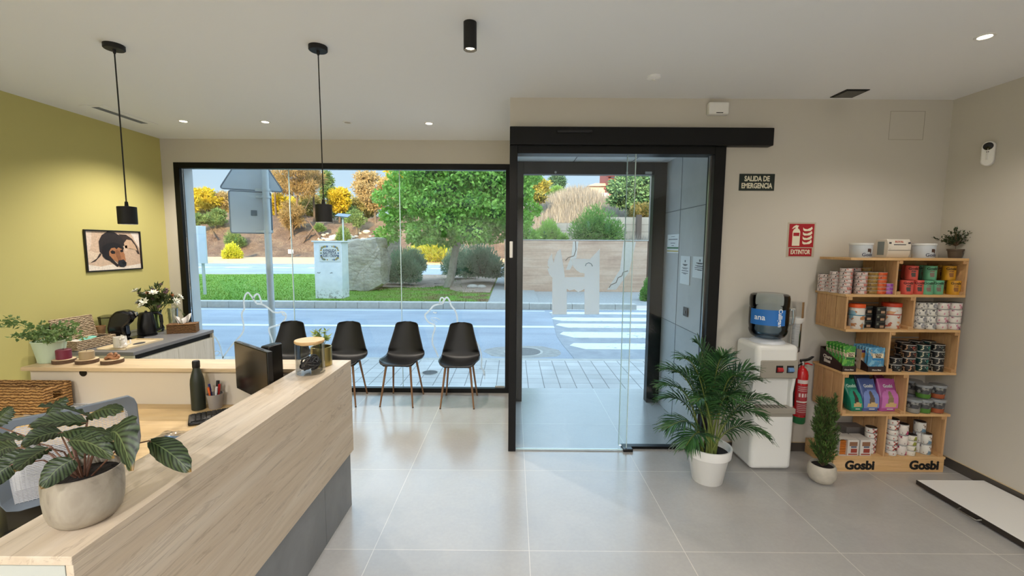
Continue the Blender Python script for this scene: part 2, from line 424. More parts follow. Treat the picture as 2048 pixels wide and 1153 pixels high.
# ------------------------------------------------------------------ sliding entrance door
d = T('door_1', None, None, (.8, D2, 0)); struct(d)
b = MB().box((-.031, D2-.055, 2.478), (1.995, D2, 2.618)).box((-.031, D2-.075, 2.478), (1.995, D2-.055, 2.612))
b.obj('door_operator_housing', M['black_metal'], d, w=True, bev=.006)
MB().box((.33, D2-.085, 2.565), (.60, D2-.074, 2.585)).obj('motion_sensor', M['black'], d, w=True, bev=.004)
MB().box((-.031, D2-.05, 0), (.030, D2+.04, 2.478)).obj('door_post', M['black_metal'], d, w=True, bev=.003)
MB().box((1.570, D2-.03, 0), (1.657, D2+.10, 2.478)).obj('door_post', M['black_metal'], d, w=True, bev=.003)
MB().box((.030, D2-.03, 2.42), (1.570, D2+.10, 2.50)).obj('door_lintel', M['black_metal'], d, w=True, bev=.003)
MB().box((.032, D2-.025, .012), (.955, D2-.013, 2.43)).obj('sliding_leaf', M['glass'], d, w=True, smooth=False)
MB().box((.953, D2-.026, .012), (.958, D2-.012, 2.43)).obj('leaf_edge', GE, d, w=True, smooth=False)
MB().box((.032, D2-.027, .006), (.955, D2-.011, .014)).obj('leaf_bottom_seal', GE, d, w=True, smooth=False)
MB().box((.905, D2+.030, .02), (1.570, D2+.042, 2.43)).obj('fixed_leaf', M['glass'], d, w=True, smooth=False)
MB().box((.902, D2+.029, .02), (.907, D2+.043, 2.43)).obj('leaf_edge', GE, d, w=True, smooth=False)
MB().box((1.558, D2+.026, .02), (1.570, D2+.046, 2.43)).obj('side_profile', M['steel'], d, w=True, smooth=False)
MB().box((.93, D2+.010, 0), (1.575, D2+.06, .022)).obj('bottom_rail', M['black_metal'], d, w=True)
MB().box((.925, D2-.05, 0), (1.005, D2+.005, .025)).obj('floor_guide', M['black'], d, w=True, bev=.004)
MB().box((-.028, D2-.0595, 1.605), (-.003, D2-.05, 1.735)).obj('door_lock_cover', M['white'], d, w=True, bev=.006)
# the shop's mark on the sliding leaf
YD = D2-.0262
z = lambda L: [tuple((lambda q: (q.x, q.z))(at(1000+x/2.8826, 240+y/2.8826, Y=YD))) for x, y in L]
def fill_poly(b, P, y0, y1):
    from mathutils.geometry import tessellate_polygon
    tr = tessellate_polygon([[Vector((x, zz, 0)) for x, zz in P]]); n = len(P)
    vs = [(x, y0, zz) for x, zz in P]+[(x, y1, zz) for x, zz in P]
    fs = [tuple(t) for t in tr]+[tuple(i+n for i in t)[::-1] for t in tr]+[(i, (i+1) % n, (i+1) % n+n, i+n) for i in range(n)]
    b.add(vs, fs)
b = MB()
body = [(301, 1122), (385, 1122), (385, 975), (400, 985), (428, 978), (450, 993), (470, 985), (487, 975), (487, 1122), (572, 1122), (575, 744), (520, 802), (410, 800), (414, 825), (425, 850), (440, 868), (462, 882), (487, 886), (487, 906), (374, 908), (368, 860), (358, 800), (349, 744), (330, 760), (315, 795), (310, 825), (303, 800), (300, 770), (285, 790), (276, 815), (274, 840), (284, 858), (275, 855), (276, 870), (284, 890), (301, 912)]
fill_poly(b, z(body), YD, YD-.0012)
lg = b.obj('shop_logo', M['vinyl'], None, loc=(.5, YD, 1.4), w=True, smooth=False)
tag(lg, 'white vinyl sticker of a letter H shaped as a dog on the glass door', 'window decal')
s = MB(); pts = z([(492, 843), (497, 830), (512, 824), (526, 831), (533, 845)])
s.tube([(p[0], YD-.0015, p[1]) for p in pts], .0035, 6); s.v = [(x, YD-.0016+(y-YD+.0015)*.1, zz) for x, y, zz in s.v]
e = s.obj('smiling_eye', mat('eye_grey', '7f95a0', .6), lg); e.data.transform(Matrix.Translation(-Vector(lg.location)))
# outer entrance frame at the street side
YO = 4.60
o = T('door_2', None, None, (.8, YO, 0)); struct(o)
MB().box((.03, YO, 0), (.104, YO+.10, 2.572)).obj('door_post', M['black_metal'], o, w=True, bev=.003)
MB().box((1.465, YO, 0), (1.597, YO+.10, 2.572)).obj('door_post', M['black_metal'], o, w=True, bev=.003)
MB().box((.104, YO, 2.446), (1.465, YO+.10, 2.572)).obj('door_lintel', M['black_metal'], o, w=True, bev=.003)
for px, py in ((1111, 345), (1254, 346)):
    p = at(px, py, Y=YO); m_ = MB().lathe([(0, 0), (.011, 0), (.012, .004), (.008, .007), (0, .007)], n=16).xf(Matrix.Translation((p.x, YO, p.z)) @ Matrix.Rotation(PI/2, 4, 'X')); m_.obj('bolt', M['steel'], o, w=True)
p = at(1297, 346, Y=YO); MB().box((p.x-.035, YO-.006, p.z-.012), (p.x+.035, YO, p.z+.012)).obj('switch_plate', M['galv'], o, w=True, bev=.002)
# notices and call plate on the vestibule wall
def notice(p0, p1, lines, label, name='wall_notice', strip=None):
    a = at(*p0, X=1.597); c = at(*p1, X=1.597)
    y0, y1, z0, z1 = min(a.y, c.y), max(a.y, c.y), min(a.z, c.z), max(a.z, c.z)
    t = T(name, label, 'notice', (1.597, (y0+y1)/2, z0))
    MB().box((1.594, y0, z0), (1.5965, y1, z1)).obj('sheet', M['paper'], t, w=True, smooth=False)
    b = MB(); w_ = y1-y0; h = z1-z0
    for (f, wd, th) in lines:
        yy = (y0+y1)/2; zz = z1-h*f; b.box((1.5932, yy-w_*wd/2, zz-th/2), (1.594, yy+w_*wd/2, zz+th/2))
    b.obj('printed_lines', M['grey_ink'], t, w=True, smooth=False)
    if strip:
        for f0, f1, cc in strip: MB().box((1.5928, y0+.004, z1-h*f1), (1.594, y1-.004, z1-h*f0)).obj('printed_band', mat('band', cc, .7), t, w=True, smooth=False)
ln = [(.18, .1, .02), (.3, .5, .008), (.33, .3, .008), (.42, .62, .005), (.45, .4, .005), (.52, .7, .006), (.6, .66, .005), (.63, .3, .005)]
notice((1336, 470), (1357, 507), [(.12, .3, .004), (.25, .8, .004), (.28, .8, .004), (.47, .4, .006), (.6, .2, .006)], 'small white sign with a green band on the grey entrance wall', strip=[(.68, .77, '2f7a53'), (.86, .93, 'cdb86a')])
notice((1362.5, 512), (1378.5, 571), ln, 'narrow white notice in the middle of the grey entrance wall')
notice((1387, 513), (1414, 560), ln, 'wide white notice nearest the door post on the entrance wall')
p = at(1372, 624, X=1.597); t = T('key_switch', 'small black key switch plate on the grey entrance wall', 'switch', (1.597, p.y, p.z-.04))
MB().box((1.588, p.y-.05, p.z-.042), (1.597, p.y+.05, p.z+.042)).obj('plate', M['black'], t, w=True, bev=.003)
MB().box((1.580, p.y-.015, p.z-.02), (1.588, p.y+.015, p.z+.01)).obj('button', M['grey_ink'], t, w=True, bev=.003)
# ------------------------------------------------------------------ lamps and ceiling things
WARM = (1, .90, .79)
NEUT = (1, .98, 1.0)
M['lamp_on'] = mat('lamp_glow', 'fff0d0', .5, emit=12)
M['lamp_off'] = mat('lamp_reflector', 'd8cdb8', .25, .3)
def downlight(x, y, on, label, power=14, group='recessed round ceiling spotlights', z=ZC, lc=WARM, cone=135):
    t = T('recessed_downlight', label, 'ceiling light', (x, y, z), group=group)
    MB().lathe([(.031, -.001), (.031, -.004), (.043, -.004), (.045, -.001), (.045, 0)], n=28).obj('trim_ring', M['white'], t)
    MB().lathe([(0, -.0015), (.031, -.0015)], n=24).obj('lens', M['lamp_on'] if on else M['lamp_off'], t)
    if on:
        l = light('downlight_lamp', 'SPOT', (x, y, z-.02), power, lc, .03, (0, 0, -1), cone, .6)
    return t
DL = [(-3.104, 4.19, 1, 'lit recessed ceiling spot nearest the olive wall corner', 66),
      (-2.34, 4.20, 1, 'lit recessed ceiling spot, second from the olive wall', 58),
      (-1.567, 4.205, 0, 'dim recessed ceiling spot above the second chair from the right', 5),
      (-.803, 4.22, 1, 'lit recessed ceiling spot nearest the door, above the rightmost chair', 66),
      (2.555, 2.48, 1, 'lit recessed ceiling spot over the right side of the room', 22)]
for x, y, on, lb, pw in DL: downlight(x, y, on, lb, pw)
# unseen spots added behind the camera to fill the room with light
for x, y in ((-3.0, -1.2), (-1.0, -1.2), (1.0, -1.2), (-3.0, -2.7), (-1.0, -2.7), (1.0, -2.7)):
    downlight(x, y, 1, 'added fill spot on the unseen ceiling behind the camera', 108, 'added fill spots behind the camera', ZC, NEUT, 165)
def pendant(x, y, zb, label, power):
    t = T('pendant_lamp', label, 'pendant lamp', (x, y, ZC), group='black cylinder pendant lamps')
    MB().lathe([(0, 0), (.052, 0), (.052, -.022), (.048, -.026), (0, -.026)], n=32).obj('ceiling_rose', M['matte_black'], t)
    MB().lathe([(0, -.026), (.009, -.026), (.007, -.045), (.0045, -.05), (0, -.05)], n=16).obj('cord_grip', M['matte_black'], t)
    zt = zb+.105-ZC
    MB().tube([(0, 0, -.045), (.001, 0, zt*.5), (0, 0, zt+.02)], .0035, 8).obj('cord', M['matte_black'], t)
    b = MB().lathe([(0, zt+.03), (.008, zt+.03), (.01, zt+.004), (.046, zt), (.0475, zt-.002), (.0475, zt-.103), (.045, zt-.105), (.043, zt-.1), (.043, zt-.03), (0, zt-.03)], n=40)
    b.obj('lamp_shade', M['matte_black'], t)
    MB().lathe([(0, zt-.06), (.028, zt-.06), (.03, zt-.035), (0, zt-.032)], n=24).obj('bulb', M['lamp_on'], t)
    light('pendant_bulb', 'SPOT', (x, y, zb+.035), power, WARM, .02, (0, 0, -1), 135, .5)
pendant(-2.327, 2.634, 1.815, 'black cylinder pendant on a long cord in front of the olive wall', 9)
pendant(-1.143, 2.64, 1.835, 'black cylinder pendant on a long cord in front of the window', 9)
t = T('surface_spotlight', 'black tube spotlight fixed to the ceiling above the room centre', 'ceiling light', (-.23, 2.36, ZC))
b = MB().lathe([(0, 0), (.034, 0), (.034, -.135), (.031, -.137), (.028, -.13), (.024, -.12), (0, -.118)], n=36)
b.obj('tube_body', M['matte_black'], t)
MB().lathe([(0, -.119), (.022, -.121), (.0225, -.125)], n=24).obj('lens', M['lamp_on'], t)
light('surface_spot_lamp', 'SPOT', (-.23, 2.36, ZC-.14), 26, WARM, .02, (0, 0, -1), 150, .6)
# smoke detector, square grille, linear vent
t = T('smoke_detector', 'small round white smoke detector on the ceiling near the door', 'smoke detector', (.946, 3.06, ZC))
MB().lathe([(0, 0), (.045, 0), (.045, -.012), (.03, -.02), (0, -.021)], n=32).obj('detector_body', M['ceil'], t)
MB().lathe([(0, -.021), (.012, -.021), (.01, -.026), (0, -.026)], n=20).obj('sensor_dome', M['white'], t)
t = T('emergency_light', 'black square fitting on the ceiling right of the white wall sensor', 'ceiling light', (2.50, 3.36, ZC))
MB().box((-.085, -.085, -.006), (.085, .085, 0)).obj('housing', M['matte_black'], t, bev=.002)
MB().box((-.07, -.07, -.008), (.07, .07, -.006)).obj('face_plate', M['black_gloss'], t, bev=.001)
t = T('air_vent', 'long white ceiling air vent with a grey slot beside the olive wall', 'air vent', (-3.535, 4.02, ZC))
b = MB(); b.box((-.105, -.28, -.005), (-.035, .28, 0)).box((.035, -.28, -.005), (.105, .28, 0)).box((-.035, -.28, -.005), (.035, -.25, 0)).box((-.035, .25, -.005), (.035, .28, 0))
b.obj('vent_frame', M['ceil'], t, bev=.001)
b = MB().box((-.035, -.25, -.001), (.035, .25, 0))
b.obj('slot_backing', mat('vent_dark', '4b4e50', .7), t)
b = MB()
for k in range(5): b.box((-.032+k*.014, -.25, -.0045), (-.028+k*.014, .25, -.001))
b.obj('vent_slats', mat('vent_slat', '8d9193', .5), t)
# white wall sensor above the door, camera device on right wall, access hatch lines
t = T('wall_sensor', 'white box sensor with black slot on the wall above the door header', 'sensor', (1.573, D2, 2.715))
MB().box((-.078, -.055, 0), (.078, 0, .093)).obj('sensor_case', M['white'], t, bev=.012, seg=4)
MB().box((-.022, -.057, .008), (.03, -.054, .014)).obj('sensor_slot', M['black'], t)
t = T('wall_siren', 'white oblong wall unit with a round black lens near the right corner', 'sensor', (3.392, 3.18, 2.29))
# corner unit stands off the right wall and looks into the room
b = MB(); n = 20; P = [(.034*math.cos(PI+PI*i/n), .034+.034*math.sin(PI+PI*i/n)) for i in range(n+1)]+[(.034*math.cos(PI*i/n), .136+.034*math.sin(PI*i/n)) for i in range(n+1)]
b.prism(P, -.03, .02, 'Y'); b.xf(Matrix.Rotation(math.radians(-58), 4, 'Z') @ Matrix.Translation((0, 0, 0)))
b.obj('unit_case', M['white'], t, bev=.008, seg=3)
b = MB().lathe([(0, 0), (.027, 0), (.026, .004), (0, .006)], n=24).xf(Matrix.Rotation(math.radians(-58), 4, 'Z') @ Matrix.Translation((0, -.031, .134)) @ Matrix.Rotation(PI/2, 4, 'X'))
b.obj('lens', M['black_gloss'], t)
b = MB().box((-.006, -.034, .092), (.006, -.03, .098)).xf(Matrix.Rotation(math.radians(-58), 4, 'Z')); b.obj('indicator', M['black'], t)
b = MB().box((-.03, -.02, .04), (.018, .02, .12)); b.obj('wall_bracket', M['white'], t)
b = MB(); x0, x1 = 2.93, 3.20
t_ = .0012
for (a, c) in (((x0, 2.545), (x1, 2.5475)), ((x0, 2.760), (x1, 2.7625)), ((x0, 2.545), (x0+.002, 2.7625)), ((x1-.002, 2.545), (x1, 2.7625))): b.box((a[0], D2-t_, a[1]), (c[0], D2, c[1]))
tag(b.obj('access_panel', mat('hatch_line', '9d9588', .9), None, loc=(3.06, D2, 2.545), w=True, smooth=False), 'faint outline of a flush access panel high on the wall by the corner', 'wall panel')
# signs
def sign(x0, x1, z0, z1, name, label, bgc, y=D2, edge=None):
    t = T(name, label, 'sign', ((x0+x1)/2, y, z0))
    MB().box((x0, y-.003, z0), (x1, y, z1)).obj('sign_plate', mat(name+'_bg', bgc, .6), t, w=True, smooth=False)
    return t
def put_text(t, txt, x, zc, size, m_, y, bold=0, sx=1, name='lettering', space=1.0, ext=.0006):
    b = text_mb(txt, size, ext, bold, 'CENTER', sx, space)
    b.v = [(vx+x, vy+y, vz+zc) for vx, vy, vz in b.v]
    return b.obj(name, m_, t, w=True, smooth=False)
a = at(1479, 348, Y=D2); c = at(1547.5, 382, Y=D2)
t = sign(a.x, c.x, c.z, a.z, 'exit_sign', 'dark SALIDA DE EMERGENCIA sign with pale letters right of the door', '10201a')
CR = mat('sign_cream', 'e6e0c8', .6)
h = a.z-c.z; xc = (a.x+c.x)/2
put_text(t, 'SALIDA DE', xc, c.z+h*.70, .056, CR, D2-.0035, .0018, .74)
put_text(t, 'EMERGENCIA', xc, c.z+h*.28, .056, CR, D2-.0035, .0018, .72)
RED = 'a51422'
a = at(1576, 445, Y=D2); c = at(1627, 515, Y=D2)
t = T('extinguisher_sign', 'red EXTINTOR sign with extinguisher and flame pictogram on the wall', 'sign', ((a.x+c.x)/2, D2, c.z))
MB().box((a.x, D2-.002, c.z), (c.x, D2, a.z)).obj('clear_backing', mat('sign_acrylic', 'b8ae9c', .4), t, w=True, smooth=False)
a = at(1579, 448, Y=D2); c = at(1625.5, 495, Y=D2)
RM = mat('sign_red', RED, .5)
MB().box((a.x, D2-.0032, c.z), (c.x, D2-.002, a.z)).obj('pictogram_plate', RM, t, w=True, smooth=False)
W_ = c.x-a.x; H_ = a.z-c.z
f = lambda L: [(a.x+u*W_, c.z+v*H_) for u, v in L]
b = MB()
fill_poly(b, f([(.14, .06), (.44, .06), (.44, .66), (.40, .76), (.34, .80), (.34, .86), (.38, .92), (.26, .95), (.16, .88), (.10, .78), (.16, .80), (.24, .86), (.24, .80), (.18, .76), (.14, .66)]), D2-.0032, D2-.0042)
b.obj('extinguisher_symbol', CR, t, w=True, smooth=False)
b = MB(); fill_poly(b, f([(.17, .48), (.41, .48), (.41, .62), (.17, .62)]), D2-.0042, D2-.0046); b.obj('symbol_band', RM, t, w=True, smooth=False)
b = MB()
for k in range(4):
    o_ = .19*k
    fill_poly(b, f([(.56, .16+o_), (.62, .12+o_), (.84, .14+o_*.98), (.93, .22+o_), (.90, .34+o_*.95), (.84, .26+o_), (.72, .20+o_), (.60, .22+o_), (.55, .28+o_)]), D2-.0032, D2-.0042)
b.obj('flame_symbol', CR, t, w=True, smooth=False)
a = at(1577.5, 496.5, Y=D2); c = at(1622, 513, Y=D2)
MB().box((a.x, D2-.0032, c.z), (c.x, D2-.002, a.z)).obj('word_plate', RM, t, w=True, smooth=False)
put_text(t, 'EXTINTOR', (a.x+c.x)/2, (a.z+c.z)/2, .050, CR, D2-.0038, .0014, .64)
# ------------------------------------------------------------------ framed dog print on the olive wall
y0, y1, z0, z1 = 3.93, 4.523, 1.435, 1.825
t = T('framed_picture', 'black framed picture of a dog lying down on the olive wall', 'picture', (XL, (y0+y1)/2, z0))
b = MB(); fw = .012; xf_ = XL+.018
b.box((XL, y0, z0), (xf_, y1, z0+fw)).box((XL, y0, z1-fw), (xf_, y1, z1)).box((XL, y0, z0+fw), (xf_, y0+fw, z1-fw)).box((XL, y1-fw, z0+fw), (xf_, y1, z1-fw))
b.obj('picture_frame', M['black'], t, w=True, bev=.002)
PM = {}
def pc(h):
    if h not in PM:
        s = NT('print_'+h); v = s.co(); n_ = s.noise(v, 60, 4, .6, .5); s.col(s.mix(1, C(h), s.ramp(n_, [(.3, (.82, .82, .82, 1)), (.7, (1.12, 1.12, 1.12, 1))]), 'MULTIPLY')); s.b.inputs['Roughness'].default_value = .4; PM[h] = s.m
    return PM[h]
b = MB(); mats = []
from mathutils.geometry import tessellate_polygon
def lay(k, poly, hexc):
    P = []
    for x, y in poly:
        u = (x-556)/368; v = (y-(206+u*10))/255
        P.append((y0+fw+u*(y1-y0-2*fw), z1-fw-v*(z1-z0-2*fw)))
    tr = tessellate_polygon([[Vector((p[0], p[1], 0)) for p in P]])
    mats.append(pc(hexc)); x = XL+.004+k*.0004
    b.add([(x, p[0], p[1]) for p in P], [tuple(q) for q in tr], len(mats)-1)
lay(0, [(556, 206), (924, 216), (924, 471), (556, 461)], 'cbb199')
lay(1, [(556, 206), (600, 208), (590, 300), (570, 350), (556, 350)], 'd9c6b4')
lay(1, [(556, 461), (556, 420), (640, 440), (720, 430), (760, 455), (924, 440), (924, 471)], 'e6dccf')
lay(1, [(860, 216), (924, 218), (924, 330), (900, 290), (880, 250)], 'e9ddd2')
lay(2, [(556, 345), (585, 335), (620, 350), (645, 345), (640, 375), (605, 405), (575, 412), (556, 400)], 'd8c4ad')
lay(3, [(575, 412), (606, 405), (642, 372), (650, 355), (640, 352), (618, 385), (590, 402)], '3a2f2a')
lay(4, [(640, 345), (638, 275), (660, 235), (700, 210), (745, 214), (785, 240), (812, 275), (805, 330), (790, 345), (740, 350), (690, 360), (660, 365)], '2e2726')
lay(5, [(775, 228), (830, 232), (872, 262), (905, 315), (921, 372), (905, 368), (890, 335), (850, 330), (812, 320), (808, 275)], '3c302b')
lay(6, [(808, 290), (830, 265), (862, 270), (890, 308), (905, 345), (880, 335), (850, 328), (815, 325)], 'c9a98c')
lay(6, [(800, 310), (830, 305), (830, 340), (812, 345)], 'd9bfa6')
lay(7, [(655, 350), (660, 310), (690, 290), (735, 283), (775, 295), (798, 325), (800, 350), (760, 370), (720, 400), (700, 405), (675, 395), (655, 372)], '1f1b1c')
lay(8, [(700, 345), (715, 322), (740, 318), (752, 330), (765, 318), (790, 330), (806, 365), (812, 410), (800, 425), (765, 425), (735, 405), (712, 390), (700, 370)], 'a5714b')
lay(9, [(708, 345), (722, 335), (742, 345), (738, 360), (716, 360)], '1c1514')
lay(9, [(776, 338), (792, 333), (800, 345), (790, 352), (778, 350)], '1c1514')
lay(9, [(690, 370), (706, 375), (725, 402), (745, 425), (760, 440), (750, 452), (728, 430), (700, 405)], '2a211f')
lay(10, [(738, 345), (752, 332), (770, 345), (780, 390), (775, 410), (760, 410), (748, 380)], '8a5c3e')
lay(11, [(758, 408), (795, 402), (815, 425), (812, 445), (795, 455), (770, 452), (755, 435)], '26262c')
lay(12, [(780, 420), (805, 418), (810, 435), (790, 440)], '0d0d10')
b.obj('print', mats, t, w=True, smooth=False)
# outlets on olive wall
def outlet(y, z, label, plugs):
    t = T('wall_socket', label, 'socket', (XL, y, z), group='black double sockets on the olive wall')
    MB().box((XL, y-.078, z-.04), (XL+.01, y+.078, z+.04)).obj('socket_plate', M['black'], t, w=True, bev=.003)
    for k in (-1, 1):
        q = MB().lathe([(.0, 0), (.021, 0), (.022, .003), (.018, .004), (.016, -.006), (0, -.006)], n=20).xf(Matrix.Translation((XL+.011, y+k*.036, z)) @ Matrix.Rotation(PI/2, 4, 'Y')); q.obj('socket_outlet', M['black_gloss'], t, w=True)
        if plugs: q = MB().lathe([(0, 0), (.018, 0), (.017, .028), (.01, .036), (0, .036)], n=16).xf(Matrix.Translation((XL+.012, y+k*.036, z)) @ Matrix.Rotation(PI/2, 4, 'Y')); q.obj('plug', M['black'], t, w=True)
outlet(3.577, .985, 'black double wall socket behind the pale green plant pot', False)
outlet(4.205, .975, 'black double wall socket above the coffee machine', True)
# ------------------------------------------------------------------ reception desk
t = T('reception_desk', 'L-shaped pale oak reception desk with grey tile plinth', 'reception desk', (-1.6, 1.9, 0))
CX, CY0, CY1, CZ = -1.03, .945, 2.70, .968
DM = M['desk_wood']
MB().box((-1.272, CY0, CZ-.022), (CX, CY1, CZ)).obj('counter_ledge', DM, t, w=True, bev=.0012)
MB().box((CX-.018, CY0+.002, .372), (CX, CY1, CZ-.0225)).obj('front_panel', DM, t, w=True, bev=.001)
PL = NT('grey_tile_plinth'); f = PL.noise(PL.co(), 3, 6, .6, .5); PL.col(PL.ramp(f, [(.3, C('6f7173')), (.7, C('86888a'))])); PL.b.inputs['Roughness'].default_value = .45
b = MB().box((-1.075, CY0+.02, 0), (-1.048, 2.303, .371)).box((-1.075, 2.306, 0), (-1.048, CY1-.012, .371)).box((-1.26, CY1-.024, 0), (-1.076, CY1-.012, .371))
b.obj('tiled_plinth', PL.m, t, w=True, bev=.001)
MB().box((-1.25, CY0+.025, .0), (-1.0755, CY1-.03, CZ-.0225)).obj('carcass', mat('melamine_white', 'b9bcb4', .5), t, w=True)
MB().box((-1.272, CY0+.02, .0), (-1.2505, CY1-.22, CZ-.0225)).obj('inner_panel', M['desk_wood_x'], t, w=True, bev=.001)
MB().box((-2.905, 2.49, CZ-.022), (-1.2725, CY1, CZ)).obj('rear_ledge', M['desk_wood_x'], t, w=True, bev=.0012)
BPm = mat('rear_panel_beige', 'd6cbb8', .5)
MB().box((-2.895, 2.53, .0), (-1.2725, 2.555, CZ-.0225)).obj('rear_panel', BPm, t, w=True, bev=.001)
MB().box((-2.895, 2.556, .0), (-1.2725, CY1-.005, CZ-.0225)).obj('rear_carcass', mat('melamine_oak', 'cbb795', .5), t, w=True, bev=.001)
MB().box((-3.02, 2.04, .71), (-1.2725, 2.529, .735)).box((-1.86, 1.78, .71), (-1.2725, 2.04, .735)).obj('worktop', M['wt_wood'], t, w=True, bev=.0015)
b = MB().lathe([(0, 0), (.022, 0), (.022, .003), (.0, .003)], n=24).xf(Matrix.Translation((-2.575, 2.53, .925)) @ Matrix.Rotation(PI/2, 4, 'X')); b.obj('cable_grommet', M['black'], t, w=True)
MB().box((-3.0, 2.10, 0), (-2.975, 2.52, .709)).obj('end_panel', BPm, t, w=True)
# pedestal and computer under the desk
t = T('drawer_pedestal', 'pale grey drawer unit under the desk worktop', 'drawers', (-2.68, 2.30, 0))
MB().box((-.2, -.20, .04), (.2, .22, .60)).obj('body', mat('pedestal_grey', 'c4c6c4', .5), t, bev=.004)
for k in range(3):
    dd = MB().box((-.195, -.218, .06+k*.18), (.195, -.201, .23+k*.18)).obj('drawer', M['white'], t, bev=.003)
    MB().box((-.06, -.228, .19+k*.18), (.06, -.219, .20+k*.18)).obj('drawer_handle', M['steel'], dd, bev=.002)
t = T('computer_tower', 'black computer tower on the floor beneath the desk', 'computer', (-2.36, 2.36, 0))
MB().box((-.09, -.2, .01), (.09, .14, .40)).obj('case', M['black'], t, bev=.006)
MB().box((-.075, -.206, .03), (-.068, -.2, .42)).box((.068, -.206, .03), (.075, -.2, .42)).obj('trim_strip', M['steel'], t)
# ------------------------------------------------------------------ office chair
def office_chair():
    F = Vector((-.78, .62, 0)).normalized(); S = Vector((-F.y, F.x, 0))
    cx = Vector((-1.94, 1.83, 0))
    t = T('office_chair', 'office swivel chair with grey mesh back behind the counter', 'office chair', (cx.x+F.x*.22, cx.y+F.y*.22, 0), math.atan2(F.y, F.x)-PI/2)
    # local: +Y forward (seat side), back at y=-.22
    fm = mat('chair_back_frame', '6d7884', .45)
    def P(u, v):  # u -1..1 across, v 0..1 up
        w_ = .215+.015*math.sin(PI*v*.9)
        y = -.235+.05*(1-v)**1.0+.02*math.cos(v*6) - .03*(abs(u)**2)*-1
        return Vector((u*w_, y-.05*v, .56+v*.43))
    def ring(b, r):
        pts = []
        c_ = .16
        for u, v in [(-1, .12), (-1, .5), (-1, .88), (-.97, .95), (-.88, 1), (-.4, 1), (0, 1), (.4, 1), (.88, 1), (.97, .95), (1, .88), (1, .5), (1, .12), (.95, .03), (.8, 0), (0, 0), (-.8, 0), (-.95, .03), (-1, .12)]: pts.append(P(u, v))
        n = len(pts); vs = []; fs = []
        cen = P(0, .5)
        for i, p in enumerate(pts):
            inn = Vector(p); inn.x *= .80; inn.z = cen.z+(p.z-cen.z)*.84; inn.y += .0
            vs += [p+Vector((0, .012, 0)), inn+Vector((0, .008, 0)), inn+Vector((0, -.010, 0)), p+Vector((0, -.012, 0))]
        for i in range(n-1):
            for k in range(4): fs.append((4*i+k, 4*i+(k+1) % 4, 4*i+4+(k+1) % 4, 4*i+4+k))
        b.add(vs, fs)
    b = MB(); ring(b, .02); b.obj('backrest_frame', fm, t, bev=.004)
    b = MB(); n = 44
    for k in range(n):
        v = .09+.82*k/n; vs = []
        for i in range(9):
            p = P(-.82+1.64*i/8, v); vs += [p, p+Vector((0, 0, .0052))]
        b.add(vs, [(2*i, 2*i+2, 2*i+3, 2*i+1) for i in range(8)])
    for k in range(30):
        u = -.82+1.64*k/29; vs = []
        for i in range(9):
            p = P(u, .08+.84*i/8); vs += [p+Vector((-.0009, .001, 0)), p+Vector((.0009, .001, 0))]
        b.add(vs, [(2*i, 2*i+1, 2*i+3, 2*i+2) for i in range(8)])
    b.obj('backrest_mesh', mat('chair_mesh', 'b9bcc2', .6), t)
    b = MB()
    b.grid(lambda u, v: ((u-.5)*.48*(1-.15*(2*v-1)**4), -.20+v*.46, .485+.03*(2*u-1)**2-.02*math.sin(v*PI)+.01), 12, 12)
    b.grid(lambda u, v: ((u-.5)*.48*(1-.15*(2*v-1)**4)*.96, -.19+v*.44, .43), 12, 12)
    o = MB().box((-.235, -.2, .43), (.235, .26, .50)).obj('seat', M['black'], t, bev=.03, seg=4)
    MB().tube([(0, -.18, .43), (0, -.26, .45), (0, -.265, .60)], .02, 8).obj('back_support', M['black'], t)
    MB().lathe([(0, .08), (.03, .08), (.03, .25), (.02, .25), (.02, .43), (0, .43)], n=20).obj('gas_lift', M['black'], t)
    b = MB()
    for k in range(5):
        a = 2*PI*k/5; b.tube([(0, 0, .09), (.15*math.cos(a), .15*math.sin(a), .085), (.29*math.cos(a), .29*math.sin(a), .06)], [.026, .02, .014], 8)
    b.obj('star_base', M['black'], t)
    for k in range(5):
        a = 2*PI*k/5; q = MB().lathe([(0, -.012), (.026, -.012), (.028, 0), (.026, .012), (0, .012)], n=16).xf(Matrix.Translation((.29*math.cos(a), .29*math.sin(a), .028)) @ Matrix.Rotation(a, 4, 'Z') @ Matrix.Rotation(PI/2, 4, 'X')); q.obj('caster', M['black'], t)
    for s in (-1, 1):
        MB().tube([(s*.22, -.05, .45), (s*.27, -.05, .46), (s*.275, -.04, .62)], .012, 8).obj('arm_support', M['black'], t)
        MB().box((s*.275-.035, -.14, .62), (s*.275+.035, .10, .65)).obj('armrest', M['black'], t, bev=.012, seg=3)
    return t
office_chair()
# ------------------------------------------------------------------ monitor, box, bottle, cup, keyboard, papers
DZ = .735
A = Vector((-1.632, 2.49, 1.132)); B = Vector((-1.296, 2.238, 1.132))
ang = math.atan2(B.y-A.y, B.x-A.x); wd_ = (B-A).length; cen = (A+B)/2
t = T('monitor', 'black computer monitor seen at an angle on the reception desk', 'monitor', (cen.x, cen.y, DZ), ang)
h0, h1 = .115, 1.132-DZ
